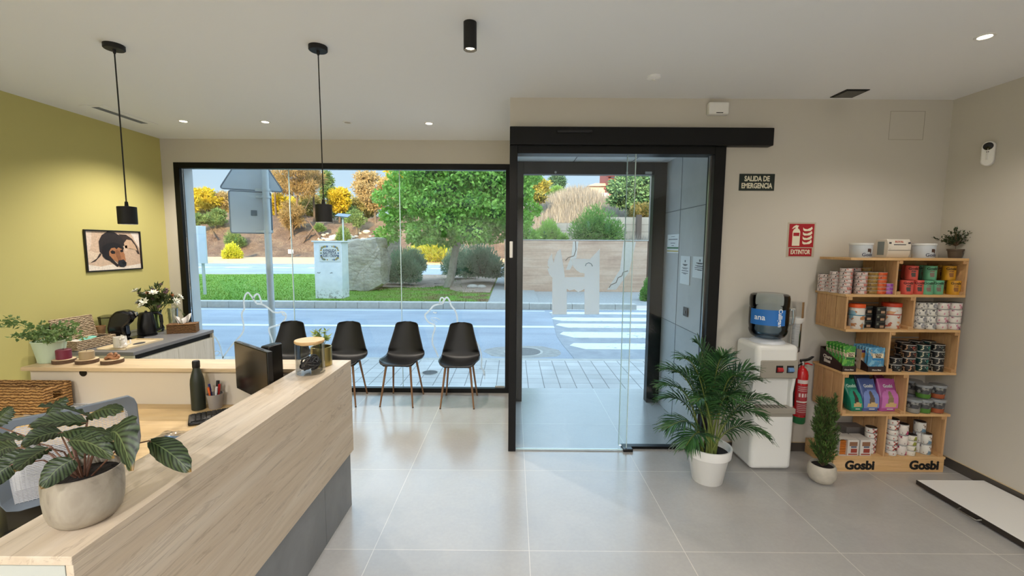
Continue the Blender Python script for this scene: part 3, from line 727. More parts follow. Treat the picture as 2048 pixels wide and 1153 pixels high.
# local x along width, -y faces the seated person
MB().box((-wd_/2, .0, h0), (wd_/2, .028, h1)).obj('housing', M['black'], t, bev=.003)
scm = mat('screen_off', '161412', .22, spec=.6)
MB().box((-wd_/2+.006, -.002, h0+.014), (wd_/2-.006, .0, h1-.006)).obj('screen', scm, t, smooth=False)
MB().box((-.11, .029, h0+.06), (.11, .045, h1-.06)).obj('back_cover', M['black'], t, bev=.008)
MB().box((-.02, .04, .01), (.02, .055, h1-.1)).obj('stand_neck', M['black'], t, bev=.004)
MB().box((-.1, -.03, 0), (.1, .12, .01)).obj('stand_foot', M['black'], t, bev=.003)
b = MB()
for k in (-.12, .06): b.box((k, .008, h1), (k+.09, .012, h1+.001))
b.obj('vent_slots', M['black_gloss'], t)
t = T('mini_computer', 'tall narrow black box standing behind the monitor', 'computer', (-1.305, 2.40, DZ), math.radians(-14))
q = at(543, 690, Y=2.40); hh = q.z-DZ; t.location.x = q.x
MB().box((-.028, -.05, .0), (.028, .05, hh)).obj('case', M['black'], t, bev=.006, seg=3)
MB().box((-.024, -.046, hh), (.024, .046, hh+.002)).obj('glossy_top', M['black_gloss'], t, bev=.001)
MB().box((-.0285, -.03, hh-.12), (-.028, -.01, hh-.04)).obj('side_slot', M['black_gloss'], t)
t = T('water_bottle', 'dark green matt metal bottle standing on the desk', 'bottle', (-1.838, 2.455, DZ))
MB().lathe([(0, 0), (.033, 0), (.036, .004), (.036, .155), (.034, .18), (.026, .215), (.019, .238), (.0175, .25), (0, .25)], n=36).obj('bottle_body', mat('bottle_green', '22291f', .45), t)
MB().lathe([(.0185, .25), (.0195, .252), (.0195, .283), (.017, .29), (0, .291)], n=28).obj('cap', M['matte_black'], t)
t = T('pen_cup', 'grey cup full of pens beside the green bottle', 'cup', (-1.752, 2.475, DZ))
MB().lathe([(0, 0), (.032, 0), (.034, .004), (.044, .088), (.041, .088), (.032, .006), (0, .006)], n=32).obj('cup_body', mat('cup_grey', '9b948d', .5), t)
for n_, (dx, dy, lx, ly, L, cc, lb) in enumerate([(-.012, 0, -.02, 0, .135, '232a6b', 'blue pen'), (.0, .01, .008, .01, .15, '0d0d0d', 'black marker'), (.012, 0, .018, 0, .135, 'b3201c', 'red pen'), (.005, -.012, .022, -.01, .125, 'd8d8d8', 'white pen'), (-.016, -.008, -.01, -.008, .12, 'e0672a', 'orange-handled scissors'), (-.005, .016, 0, .02, .13, '1a1a1a', None)]):
    p = T('pen', ('%s standing in the grey desk cup' % (lb or 'thin black pen')), 'pen', (-1.752+dx, 2.475+dy, DZ+.008), group='pens in the desk cup')
    b = MB().tube([(0, 0, 0), (lx, ly, L)], .005 if 'marker' not in (lb or '') else .008, 8)
    b.obj('barrel', mat('pen_'+cc, cc, .4), p)
    MB().tube([(lx*.72, ly*.72, L*.72), (lx*1.01, ly*1.01, L*1.01)], .0062 if 'marker' not in (lb or '') else .0092, 8).obj('pen_cap', mat('penc_'+cc, cc, .3), p)
# keyboard
k0 = at(366, 832, Z=DZ); k1 = at(388, 861, Z=DZ); k2 = at(420, 822, Z=DZ)
t = T('keyboard', 'black keyboard lying on the desk by the ledge', 'keyboard', (-1.62, 2.24, DZ+.002), math.radians(-58))
t.location = ((k0.x+k1.x)/2+.235*math.cos(math.radians(38)), (k0.y+k1.y)/2+.235*math.sin(math.radians(38))-.0, DZ); t.rotation_euler.z = math.radians(38)-.05
P = [(-.235, -.075), (-.20, -.085), (.235, -.085), (.235, .07), (-.235, .07)]
MB().prism([(x, y) for x, y in P], 0, .018, 'Z').obj('keyboard_body', M['black'], t, bev=.006)
b = MB()
for r in range(6):
    for k in range(19):
        x = -.222+k*.0236; y = .046-r*.0215
        b.box((x, y-.008, .018), (x+.019, y+.009, .0235))
o = b.obj('keys', mat('key_black', '1b1a19', .5), t, bev=.001); o['kind'] = 'stuff'
# papers and plastic sleeves
p = at(345, 874, Z=DZ+.01)
t = T('plastic_sleeve', 'crumpled clear plastic packet with blue edge near the counter', 'packet', (p.x, p.y, DZ))
b = MB().grid(lambda u, v: ((u-.5)*.16, (v-.5)*.11, .008+.022*abs(noise.noise(Vector((u*4, v*4, 3))))+.01*u), 14, 10); b.obj('film', glass('sleeve_film', (.75, .8, .9, 1), 1.0, .15), t)
b = MB().box((-.05, -.03, .001), (.05, .02, .004)); b.obj('blue_card', mat('blue_card', '5aa7d8', .5), t)
p = at(135, 815, Z=DZ)
t = T('paper_sheet', 'white printed sheet on the desk beside the woven basket', 'paper', (p.x+.02, p.y-.01, DZ), .12)
MB().box((-.15, -.1, .0005), (.15, .1, .002)).obj('sheet', M['paper'], t, smooth=False)
b = MB()
for k in range(3): b.box((-.02, .045-k*.012, .002), (.06, .05-k*.012, .0023))
b.obj('print', M['black'], t, smooth=False)
# woven materials
def woven(name, a, bcol, dark, sx=40, sz=60):
    s = NT(name); v = s.co((1, 1, 1))
    w1 = s.n('TexWave', wave_type='BANDS', bands_direction='Z'); s.l(v, w1.inputs[0]); w1.inputs['Scale'].default_value = sz; w1.inputs['Distortion'].default_value = 4; w1.inputs['Detail'].default_value = 2; w1.inputs['Detail Scale'].default_value = 2.5
    n1 = s.noise(v, sx, 3)
    f = s.math('MULTIPLY', w1.outputs['Fac'], s.math('ADD', n1, .35))
    s.col(s.ramp(f, [(.05, C(dark)), (.3, C(bcol)), (.75, C(a))])); s.b.inputs['Roughness'].default_value = .85
    s.bump(f, 1, .01); return s.m
M['seagrass'] = woven('woven_water_hyacinth', 'c79a60', 'ab8048', '6b4a26', 38, 19)
M['pale_wicker'] = woven('pale_wicker', 'd9c3a4', 'b79f80', '6a543c', 40, 22)
M['wicker'] = woven('brown_wicker', 'a87c4e', '8a6138', '3c2714', 60, 30)
def tray_basket(t, x0, x1, y0, y1, h, th, m_, hole=True):
    b = MB()
    b.box((x0, y0, 0), (x1, y1, .008))
    def side(a, c, ax):
        # wall with a hand hole in the short (X) sides
        if ax == 'y': b.box((a[0], a[1], 0), (c[0], c[1], h))
        else:
            ym = (a[1]+c[1])/2; hw = (c[1]-a[1])*.2
            b.box((a[0], a[1], 0), (c[0], ym-hw, h)); b.box((a[0], ym+hw, 0), (c[0], c[1], h)); b.box((a[0], ym-hw, 0), (c[0], ym+hw, h*.52)); b.box((a[0], ym-hw, h*.82), (c[0], ym+hw, h))
    side((x0, y0), (x1, y0+th), 'y'); side((x0, y1-th), (x1, y1), 'y')
    for xx in (x0, x1-th):
        if hole: side((xx, y0+th), (xx+th, y1-th), 'x')
        else: b.box((xx, y0+th, 0), (xx+th, y1-th, h))
    b.obj('woven_sides', m_, t, bev=.003)
    pts = [(x0+th/2, y0+th/2, h), (x1-th/2, y0+th/2, h), (x1-th/2, y1-th/2, h), (x0+th/2, y1-th/2, h), (x0+th/2, y0+th/2, h)]
    MB().tube(pts, th*.62, 8).obj('rim', m_, t)
t = T('woven_basket', 'large brown woven tray basket on the desk at the far left', 'basket', (-2.86, 2.42, DZ), 0)
tray_basket(t, -.24, .235, -.075, .085, .145, .014, M['seagrass'])
MB().box((-.2, -.055, .009), (.1, .065, .02)).obj('papers', M['paper'], t)
# ------------------------------------------------------------------ things on the rear ledge
t = T('potted_ivy', 'pale green pot of trailing small-leaved plant at the left end of the ledge', 'potted plant', (-2.86, 2.62, CZ))
MB().lathe([(0, 0), (.055, 0), (.058, .003), (.079, .125), (.082, .128), (.082, .135), (.076, .135), (.072, .12), (0, .118)], n=36).obj('pot', mat('pot_sage', 'b9c9ae', .5), t)
MB().lathe([(0, .12), (.073, .12)], n=20).obj('soil', M['soil'], t)
def leafmat(name, a, c, tr=.25, rough=.5, sc=6):
    s = NT(name); gi = s.n('NewGeometry'); f = s.math('ADD', s.math('MULTIPLY', s.noise(s.co(), sc, 3), .62), s.math('MULTIPLY', gi.outputs['Random Per Island'], .38)); s.col(s.ramp(f, [(.3, C(a)), (.7, C(c))])); s.b.inputs['Roughness'].default_value = rough
    tl = s.n('BsdfTranslucent'); cr = s.ramp(f, [(.3, C(c)), (.7, C(a))]); s.l(cr, tl.inputs[0])
    mx = s.n('MixShader'); mx.inputs[0].default_value = tr; s.l(s.b.outputs[0], mx.inputs[1]); s.l(tl.outputs[0], mx.inputs[2])
    s.l(mx.outputs[0], s.t.nodes['Material Output'].inputs[0]); return s.m
def leaf_quad(b, p, d, n, L, W, m=0, fold=.15, pts=5):
    """small pointed leaf: base p, along d, normal n"""
    d = d.normalized(); s_ = d.cross(n)
    if s_.length < 1e-4: s_ = Vector((1, 0, 0))
    s_.normalize(); n = s_.cross(d)
    q = p+d*L*.45
    b.add([p, q+s_*W/2+n*W*fold, p+d*L, q-s_*W/2+n*W*fold, q-n*0], [(0, 4, 1), (4, 2, 1), (0, 3, 4), (4, 3, 2)], m)
def rv(r=R): 
    z = r.uniform(-1, 1); a = r.uniform(0, 2*PI); q = math.sqrt(1-z*z); return Vector((q*math.cos(a), q*math.sin(a), z))
G1 = leafmat('ivy_green', '4d6b3a', '7f9a5c')
b = MB(); sb = MB(); rr = random.Random(3)
for k in range(17):
    a = rr.uniform(0, 2*PI); L = rr.uniform(.07, .15); up = rr.uniform(.03, .14)
    if k < 3: a = PI+rr.uniform(-.5, .5); L = .17; up = .2-.04*k
    P0 = Vector((.04*math.cos(a), .04*math.sin(a), .125))
    pts = [P0+Vector((math.cos(a)*L*s_, math.sin(a)*L*s_*.7, up*math.sin(s_*2.2)*(1 if k % 3 else .6))) for s_ in [i/6 for i in range(7)]]
    sb.tube(pts, .0014, 5)
    for p in pts[1:]:
        for q in range(5):
            d = rv(rr); leaf_quad(b, p+d*.01, d, rv(rr), rr.uniform(.018, .03), rr.uniform(.016, .024))
sb.obj('stems', G1, t); b.obj('leaves', G1, t, smooth=False)
M['bark'] = mat('bark_slice_edge', '5d4733', .9, var=.2, vs=60); M['slice'] = mat('wood_slice_face', 'cdb48e', .7, var=.08, vs=40)
def slice_(x, y, r, h, lb):
    t = T('wood_slice', lb, 'wood slice', (x, y, CZ), R.uniform(0, 6), 'wood slices on the rear ledge')
    MB().lathe([(0, 0), (r*.98, 0), (r, h*.5), (r*.97, h-.001)], n=20).obj('bark_edge', M['bark'], t)
    MB().lathe([(r*.97, h-.001), (r*.9, h), (0, h)], n=20).obj('sawn_face', M['slice'], t)
for i, (px, lb) in enumerate([(131, 'wood slice under the burgundy candle'), (177, 'wood slice under the beige candle'), (227, 'wood slice under the brown knotted ornament')]):
    p = at(px, 712, Y=2.61); x = p.x
    slice_(x, 2.60, .056, .024, lb)
    if i < 2:
        c = T('candle', ['short burgundy pillar candle on a wood slice', 'short beige pillar candle on a wood slice'][i], 'candle', (x, 2.60, CZ+.024), 0, 'candles on the rear ledge')
        hh = (.058, .05)[i]
        MB().lathe([(0, 0), (.034, 0), (.036, .002), (.036, hh-.003), (.033, hh), (0, hh-.003)], n=32).obj('wax', mat('wax%d' % i, ('6d1f35', 'a38f6e')[i], .5), c)
        MB().tube([(0, 0, hh-.003), (.001, 0, hh+.009)], .001, 5).obj('wick', M['black'], c)
    else:
        c = T('knot_ornament', 'small brown knotted ornament on the third wood slice', 'ornament', (x+.002, 2.60, CZ+.024))
        b = MB(); pts = [(.028*math.cos(a)*(1+.25*math.cos(3*a)), .022*math.sin(a)*(1+.2*math.sin(2*a)), .012+.007*math.sin(3*a)) for a in [2*PI*i_/30 for i_ in range(31)]]
        b.tube(pts, .009, 8); b.tube([(x_*.6, y_*.6, z_+.014) for x_, y_, z_ in pts], .008, 8)
        b.obj('knot', mat('knot_brown', '9a6b48', .7, var=.15, vs=50), c)
# ------------------------------------------------------------------ glass jar and gold pot at the corner of the counter
t = T('glass_jar', 'glass jar with bamboo lid holding black straps on the counter corner', 'jar', (-1.158, 2.425, CZ))
MB().lathe([(0, .001), (.074, .001), (.078, .006), (.078, .175), (.0755, .175), (.0755, .009), (0, .008)], n=48).obj('glass_body', glass('jar_glass', (.98, .99, .99, 1), .45), t)
MB().lathe([(0, .172), (.074, .172), (.075, .178), (.080, .179), (.080, .190), (.078, .192), (0, .192)], n=48).obj('bamboo_lid', wood('bamboo', 'e0bd8c', 'd3ac78', 'b98f5a', 'X', 1.5, vein=.2), t)
b = MB(); rr = random.Random(5)
for k in range(30):
    a = rr.uniform(0, 6.28); c_ = Vector((.026*math.cos(a), .026*math.sin(a), rr.uniform(.03, .07)))
    ax = rv(rr); u = ax.orthogonal().normalized(); v = ax.cross(u); r_ = rr.uniform(.018, .036)
    pts = []
    for i in range(13):
        q = c_+u*r_*math.cos(i*.5)+v*r_*math.sin(i*.5)*.8
        rad = math.hypot(q.x, q.y)
        if rad > .066: q.x *= .066/rad; q.y *= .066/rad
        q.z = min(max(q.z, .016), .105); pts.append(q)
    b.tube(pts, rr.uniform(.003, .006), 6)
b.obj('black_straps', mat('strap_black', '1c191b', .5), t)
t = T('brass_pot', 'small brass cylinder pot behind the glass jar', 'plant pot', (-1.165, 2.585, CZ))
MB().lathe([(0, 0), (.058, 0), (.060, .002), (.060, .115), (.057, .116), (.055, .115), (.055, .01), (0, .01)], n=40).obj('pot', mat('brass', 'a89a62', .3, .85), t)
MB().lathe([(0, .085), (.055, .085)], n=20).obj('soil', M['soil'], t)
b = MB(); rr = random.Random(11); G2 = leafmat('bright_leaf', '5f7f2c', 'b9c463')
sb = MB()
for k in range(16):
    a = rr.uniform(0, 6.28); e = Vector((rr.uniform(0, .05)*math.cos(a), rr.uniform(0, .05)*math.sin(a), rr.uniform(.13, .215)))
    sb.tube([(0, 0, .085), e*.6+Vector((0, 0, .04)), e], .0015, 5)
    for q in range(6):
        d = rv(rr); d.z = abs(d.z)*.5; leaf_quad(b, e, d, Vector((0, 0, 1)), rr.uniform(.025, .045), rr.uniform(.016, .022))
sb.obj('stems', G2, t); b.obj('leaves', G2, t, smooth=False)
# ------------------------------------------------------------------ sideboard by the window
SX, SY0, SY1, SZ = -3.08, 3.44, 4.39, .82
t = T('sideboard', 'low cabinet with grey top and pale slatted fronts by the window', 'cabinet', ((XL+SX)/2, (SY0+SY1)/2, 0))
MB().box((XL+.013, SY0, SZ-.03), (SX, SY1, SZ)).obj('worktop', mat('grey_laminate', '77777a', .4, var=.03, vs=20), t, w=True, bev=.002)
MB().box((XL+.013, SY0+.005, .08), (SX-.022, SY1-.012, SZ-.075)).obj('carcass', mat('side_oak_grey', 'b9b7a6', .5), t, w=True)
MB().box((XL+.013, SY0+.012, SZ-.075), (SX-.03, SY1-.02, SZ-.031)).obj('black_gap_rail', M['matte_black'], t, w=True)
MB().box((XL+.013, SY0, .0), (SX-.003, SY0+.018, SZ-.031)).obj('side_panel', mat('side_oak_pale', 'b5b29d', .5), t, w=True, bev=.001)
MB().box((XL+.013, SY1-.018, .0), (SX-.003, SY1, SZ-.031)).obj('side_panel', mat('side_oak_pale2', 'c0bcae', .5), t, w=True, bev=.001)
ow = wood('pale_oak_fronts', 'dfdcd3', 'cfcbc0', 'a7a191', 'Z', 1.0, vein=.35)
n = 2
for k in range(n):
    y0_ = SY0+.02+k*(SY1-SY0-.04)/n; y1_ = y0_+(SY1-SY0-.04)/n-.003
    MB().box((SX-.021, y0_, .09), (SX-.003, y1_, SZ-.078)).obj('door', ow, t, w=True, bev=.001)
MB().box((XL+.05, SY0+.03, 0), (SX-.06, SY1-.03, .08)).obj('kick_plinth', M['black'], t, w=True)
def on(px, py): p = at(px, py, Z=SZ); return p
# open wicker hamper
p = on(180, 692)
t = T('open_wicker_box', 'pale wicker box with its lid leaning open on the sideboard', 'basket', (-3.62, 3.62, SZ), math.radians(90)-.1)
tray_basket(t, -.16, .16, -.09, .09, .075, .01, M['pale_wicker'], False)
b = MB().box((-.165, .092, .0), (.165, .105, .19)).xf(Matrix.Translation((0, .09, .07)) @ Matrix.Rotation(math.radians(-14), 4, 'X') @ Matrix.Translation((0, -.09, -.07)) @ Matrix.Translation((0, 0, .07)))
b.obj('lid', M['pale_wicker'], t, bev=.012, seg=3)
for k, (dx, dy, cc, lb) in enumerate([(-.03, 0, '6fbcae', 'turquoise sachet in the open wicker box'), (.05, .02, '86cdbf', 'second turquoise sachet in the open wicker box'), (-.10, .01, 'd9d5cc', 'white sachet in the open wicker box'), (.1, -.02, '2a201c', 'dark coffee pods bag in the open wicker box')]):
    s_ = T('sachet', lb, 'sachet', (-3.62-dy, 3.62+dx, SZ+.05), 1.4+k*.3, 'sachets in the wicker box')
    b = MB().grid(lambda u, v: ((u-.5)*.09, (v-.5)*.06, .02+.014*math.sin(u*PI)*math.sin(v*PI)+.006*noise.noise(Vector((u*5, v*5, k)))), 8, 6)
    b.grid(lambda u, v: ((u-.5)*.09, (v-.5)*.06, .02-.012*math.sin(u*PI)*math.sin(v*PI)), 8, 6)
    b.obj('packet', mat('sachet%d' % k, cc, .45), s_)
t = T('paper_cup_stack', 'brown paper cups standing behind the wicker box', 'cups', (-3.74, 3.86, SZ))
MB().lathe([(0, 0), (.028, 0), (.038, .10), (.040, .102), (.040, .13), (.041, .134), (.038, .134), (.037, .11), (0, .108)], n=28).obj('cup_wall', mat('kraft', 'b08a62', .7), t)
p = at(236, 697, Z=SZ+.008)
t = T('cat_mug', 'white mug with a sculpted cat figure on the tray', 'mug', (p.x-.01, p.y+.035, SZ+.008), -.3)
wm = mat('glazed_white', 'efe9e0', .2, coat=.4)
MB().lathe([(0, 0), (.040, 0), (.044, .006), (.046, .05), (.044, .09), (.040, .09), (.041, .05), (.036, .008), (0, .007)], n=36).obj('mug_body', wm, t)
b = MB().ball((.05, -.005, .022), (.026, .024, .024)).ball((.05, -.012, .05), (.02, .018, .028)).ball((.052, -.016, .085), (.020, .018, .018), 14, 0, 8).ball((.043, -.014, .104), (.006, .004, .010)).ball((.062, -.014, .104), (.006, .004, .010)).ball((.058, -.034, .078), (.010, .008, .007))
b.ball((.04, -.032, .012), (.008, .014, .01)).ball((.062, -.03, .012), (.008, .014, .01)); b.tube([(.05, .02, .02), (.06, .04, .03), (.05, .045, .06)], .006, 8)
b.obj('cat_figure', wm, t)
a = at(213, 698, Z=SZ); c = at(320, 684, Z=SZ)
t = T('serving_tray', 'pale wooden tray with a dark label on the sideboard', 'tray', ((a.x+c.x)/2-.03, (a.y+c.y)/2+.01, SZ), 0)
b = MB().box((-.125, -.19, 0), (.125, .19, .006)); 
tm = wood('tray_birch', 'e6d7b8', 'dcc9a5', 'bfa77c', 'Y', 1, vein=.2)
b.obj('tray_base', tm, t, bev=.002)
b = MB().box((-.125, -.19, .006), (-.117, .19, .016)).box((.117, -.19, .006), (.125, .19, .016)).box((-.117, .182, .006), (.117, .19, .016)); b.obj('tray_rim', tm, t)
b = MB(); b.lathe([(0, .006), (.055, .006), (.055, .008), (0, .008)], n=24, sx=.6, sy=1); b.v = [(x+.04, y+.03, z_) for x, y, z_ in b.v]
b.obj('dark_label', mat('slate_label', '4a4a50', .5), t)
# coffee machine
p = at(262, 680, Z=SZ)
t = T('coffee_machine', 'glossy black capsule coffee machine on the sideboard', 'coffee machine', (p.x-.06, p.y, SZ), math.radians(20))
b = MB().prism([(-.09, 0), (.02, 0), (.035, .05), (.02, .12), (.06, .16), (.085, .21), (.075, .255), (.03, .275), (-.03, .27), (-.075, .22), (-.10, .12)], -.06, .06, 'Y')
b.obj('body', M['black_gloss'], t, bev=.018, seg=4)
MB().ball((.055, 0, .225), (.052, .058, .045), 20, 0, 10).obj('round_head', M['black_gloss'], t)
MB().lathe([(0, 0), (.058, 0), (.06, .004), (.06, .014), (.055, .017), (0, .017)], c=(.085, 0, 0), n=28).obj('drip_tray', M['black_gloss'], t)
MB().box((.028, -.03, .05), (.036, .03, .13)).obj('front_badge', mat('badge_slate', '3b4656', .35), t, bev=.008)
MB().box((.09, -.018, .22), (.112, .018, .252)).obj('chrome_lever', M['steel'], t, bev=.006)
p = at(248, 668, Z=SZ)
t = T('water_carafe', 'clear plastic water container behind the coffee machine', 'container', (-3.79, 3.99, SZ))
MB().lathe([(0, 0), (.05, 0), (.052, .004), (.066, .19), (.063, .19), (.049, .008), (0, .007)], n=32).obj('container_body', glass('smoked_plastic', (.80, .82, .80, 1), 1.2, .05), t)
MB().lathe([(0, .19), (.068, .19), (.068, .2), (.03, .215), (0, .217)], n=32).obj('container_lid', glass('smoked_plastic_lid', (.6, .62, .6, 1), 1.5, .05), t)
# kettle
p = at(302, 672, Z=SZ)
t = T('electric_kettle', 'matt black electric kettle with loop handle', 'kettle', (p.x-.05, p.y+.02, SZ), math.radians(38))
MB().lathe([(0, .018), (.072, .018), (.075, .025), (.070, .12), (.058, .20), (.050, .222), (0, .226)], n=40).obj('kettle_body', M['black'], t)
MB().lathe([(0, 0), (.078, 0), (.078, .012), (.07, .017), (0, .017)], n=32).obj('power_base', M['black_gloss'], t)
MB().tube([(.045, 0, .215), (.085, 0, .215), (.112, 0, .185), (.115, 0, .12), (.105, 0, .06), (.072, 0, .04)], [.014, .014, .013, .012, .012, .012], 10).obj('handle', M['black_gloss'], t)
MB().prism([(-.05, .18), (-.078, .205), (-.045, .215)], -.012, .012, 'Y').obj('spout', M['black'], t, bev=.003)
MB().lathe([(0, .226), (.012, .226), (.010, .238), (0, .24)], n=16).obj('lid_knob', M['black_gloss'], t)
# flower vase
p = at(322, 663, Z=SZ)
VX, VY = p.x-.02, p.y-.02
t = T('flower_vase', 'clear glass vase with a bouquet of white and mauve flowers', 'vase', (VX, VY, SZ))
vg = glass('vase_glass', (.88, .95, .88, 1), 1.6)
MB().lathe([(0, .001), (.045, .001), (.055, .01), (.060, .04), (.045, .08), (.034, .11), (.036, .17), (.05, .215), (.048, .215), (.034, .17), (.031, .11), (.042, .08), (.055, .04), (.048, .012), (0, .01)], n=36).obj('vase_body', vg, t)
sm = leafmat('stem_green', '3d5228', '5f7a3c'); dl = leafmat('dark_foliage', '34452a', '62713f'); fl = leafmat('feather_green', '4f6133', '7d8a52')
b = MB(); lb_ = MB(); fb = MB(); rr = random.Random(21)
heads = []
for k in range(44):
    a = rr.uniform(0, 6.28); rad = rr.uniform(.03, .21)*(1 if k > 6 else .6); hz = .26+rr.uniform(.02, .24)*(1-.5*(rad/.21)**2)
    e = Vector((rad*math.cos(a), rad*math.sin(a), hz))
    if e.x < -.11: e.x = -.11+rr.uniform(-.01, .02)
    pts = [Vector((.018*math.cos(a+2), .018*math.sin(a+2), .02)), Vector((.01*math.cos(a), .01*math.sin(a), .17)), e*.6+Vector((0, 0, .10)), e]
    b.tube(pts, .0018, 5); heads.append((e, pts))
    for q in range(14):
        s_ = rr.uniform(.35, 1); w_ = pts[2].lerp(pts[3], max(0, s_*2-1)) if s_ > .5 else pts[1].lerp(pts[2], s_*2)
        d = (e.normalized()+rv(rr)*.9); leaf_quad(lb_, w_, d, rv(rr), rr.uniform(.035, .065), rr.uniform(.012, .026))
b.obj('stems', sm, t); lb_.obj('foliage', dl, t, smooth=False)
for k in range(5):   # feathery palm strands hanging right
    a = -.6+.35*k; pts = [Vector((0, 0, .22))+Vector((math.cos(a)*.24*s_, math.sin(a)*.16*s_, .10*math.sin(s_*2.4)-.10*s_*s_)) for s_ in [i/8 for i in range(9)]]
    fb.tube(pts, .0012, 4)
    for i in range(1, 9):
        for s2 in (-1, 1):
            d = (pts[i]-pts[i-1]).normalized()+Vector((0, 0, -.8))*.5+Vector((-math.sin(a), math.cos(a), 0))*s2*.7
            leaf_quad(fb, pts[i], d, rv(rr), .05, .004)
fb.obj('feathery_strands', fl, t, smooth=False)
wh = mat('petal_white', 'eeeee2', .6); mv = mat('petal_mauve', '8d6a78', .7); og = mat('petal_apricot', 'b87a4e', .7); yc = mat('flower_centre', 'c9b347', .7)
heads = heads[:7]+sorted(heads[7:], key=lambda h: h[0].y-h[0].x*.3-h[0].z*.5)
kinds = ['w', 'm', 'w', 'o', 'w', 'm', 'w', 'm', 'w', 'm', 'o', 'w', 'm', 'm', 'o', 'w', 'm', 'm', 'w', 'o', 'm', 'w', 'm', 'm', 'w', 'm', 'o', 'm']
for (e, _), kd in zip(heads[7:], kinds):
    ax = (e-Vector((0, 0, .2))).normalized(); u = ax.orthogonal().normalized(); v = ax.cross(u); b = MB()
    if kd == 'w':
        for ring in range(2):
            for i in range(7):
                a = 2*PI*i/7+ring*.4; d = (u*math.cos(a)+v*math.sin(a))+ax*(.45+.6*ring); leaf_quad(b, e, d, ax, .050-.010*ring, .028)
        b.obj('white_flower', wh, t, smooth=False)
    else:
        for i in range(26): leaf_quad(b, e+rv(rr)*.010, rv(rr)+ax, rv(rr), .016, .012)
        b.obj('mauve_flower' if kd == 'm' else 'apricot_flower', mv if kd == 'm' else og, t, smooth=False)
t = T('glass_tumbler', 'ribbed clear glass vase beside the bouquet vase', 'glass', (VX+.065, VY+.13, SZ))
MB().lathe([(0, .001), (.036, .001), (.038, .01), (.045, .22), (.042, .22), (.034, .012), (0, .01)], n=14).obj('glass_body', glass('pressed_glass', (.93, .96, .97, 1), 3.5, .04), t, ang=10)
# tissue box
a = at(349, 666, Z=SZ); c = at(398, 661, Z=SZ)
t = T('tissue_box', 'brown wicker tissue box with a white tissue pulled up', 'tissue box', (a.x+.075, a.y+.02, SZ), math.radians(22))
MB().box((-.12, -.06, 0), (.12, .06, .085)).obj('wicker_cover', M['wicker'], t, bev=.004)
MB().box((-.122, -.062, .085), (.122, .062, .092)).obj('cover_rim', M['wicker'], t, bev=.003)
rr = random.Random(2)
b = MB().grid(lambda u, v: ((u-.5)*(.06+.11*v*(1-.5*v)), (.02*math.sin(u*9)+.012*math.sin(u*17+v*3))*(1-.2*v), .09+v*.075*(.75+.25*math.cos(u*5+1))), 28, 8)
b.v = [(x*1.2, y*1.3, .09+(z-.09)*1.35) for x, y, z in b.v]; b.obj('tissue', mat('tissue', 'f2f2f0', .9), t)
# ------------------------------------------------------------------ dining style chairs
def make_chair():
    t = T('shell_chair', '', 'chair')
    # profile from front lip to back top: (y, z, halfwidth)
    prof = [(-.205, .445, .125), (-.195, .452, .165), (-.15, .452, .195), (-.07, .438, .213), (.03, .43, .218), (.11, .437, .216), (.155, .465, .212), (.178, .51, .205), (.195, .58, .188), (.212, .66, .165), (.228, .74, .143), (.238, .79, .132), (.243, .818, .122), (.246, .832, .10), (.247, .838, .06)]
    def interp(v):
        x = v*(len(prof)-1); i = min(int(x), len(prof)-2); f = x-i; p = [prof[max(i-1, 0)], prof[i], prof[i+1], prof[min(i+2, len(prof)-1)]]
        return [.5*((2*p[1][k])+(p[2][k]-p[0][k])*f+(2*p[0][k]-5*p[1][k]+4*p[2][k]-p[3][k])*f*f+(3*p[1][k]-p[0][k]-3*p[2][k]+p[3][k])*f**3) for k in range(3)]
    def fn(u, v):
        y, z_, w_ = interp(v); a = 2*u-1
        seat = max(0, min(1, (.55-v)/.2)); back = 1-seat
        lift = .045*abs(a)**2.6*(1-.0*v)
        return (w_*a, y-(.045*abs(a)**2.4)*back*(1 if v > .5 else .5), z_+lift*seat*max(0, min(1, v*5))-(.010*abs(a)**4 if v < .12 else 0))
    b = MB().grid(fn, 24, 46)
    s = b.obj('shell_seat', mat('chair_shell_black', '0c0d0f', .42), t, ang=80)
    md = s.modifiers.new('th', 'SOLIDIFY'); md.thickness = .007; md.offset = 0
    lm = mat('chair_leg_wood_print', '8a6748', .4, .1)
    for sx in (-1, 1):
        for (y0_, y1_) in ((-.12, -.205), (.11, .215)):
            lg = MB().tube([(sx*.13, y0_, .425), (sx*.175, y1_, .006)], [.0125, .0085], 12).obj('leg', lm, t)
            MB().lathe([(0, 0), (.009, 0), (.0095, .006), (.008, .01), (0, .01)], c=(sx*.1755, y1_+.001, 0), n=12).obj('foot_cap', M['matte_black'], lg)
    MB().box((-.14, -.13, .415), (.14, .12, .424)).obj('under_frame', M['matte_black'], t, bev=.003)
    return t
ch = make_chair()
for x, y, rz, lb in [(-2.47, 4.60, .04, 'leftmost black shell chair by the window, partly behind the glass jar'),
                 (-1.83, 4.60, .05, 'second black shell chair from the left, half hidden by the counter'),
                 (-1.205, 4.61, -.06, 'black shell chair second from the right, fully in view by the window'),
                 (-.575, 4.575, .0, 'rightmost black shell chair by the window, nearest the glass door')]:
    inst(ch, (x, y, 0), rz, lb, 'black shell chairs by the window', 'chair')
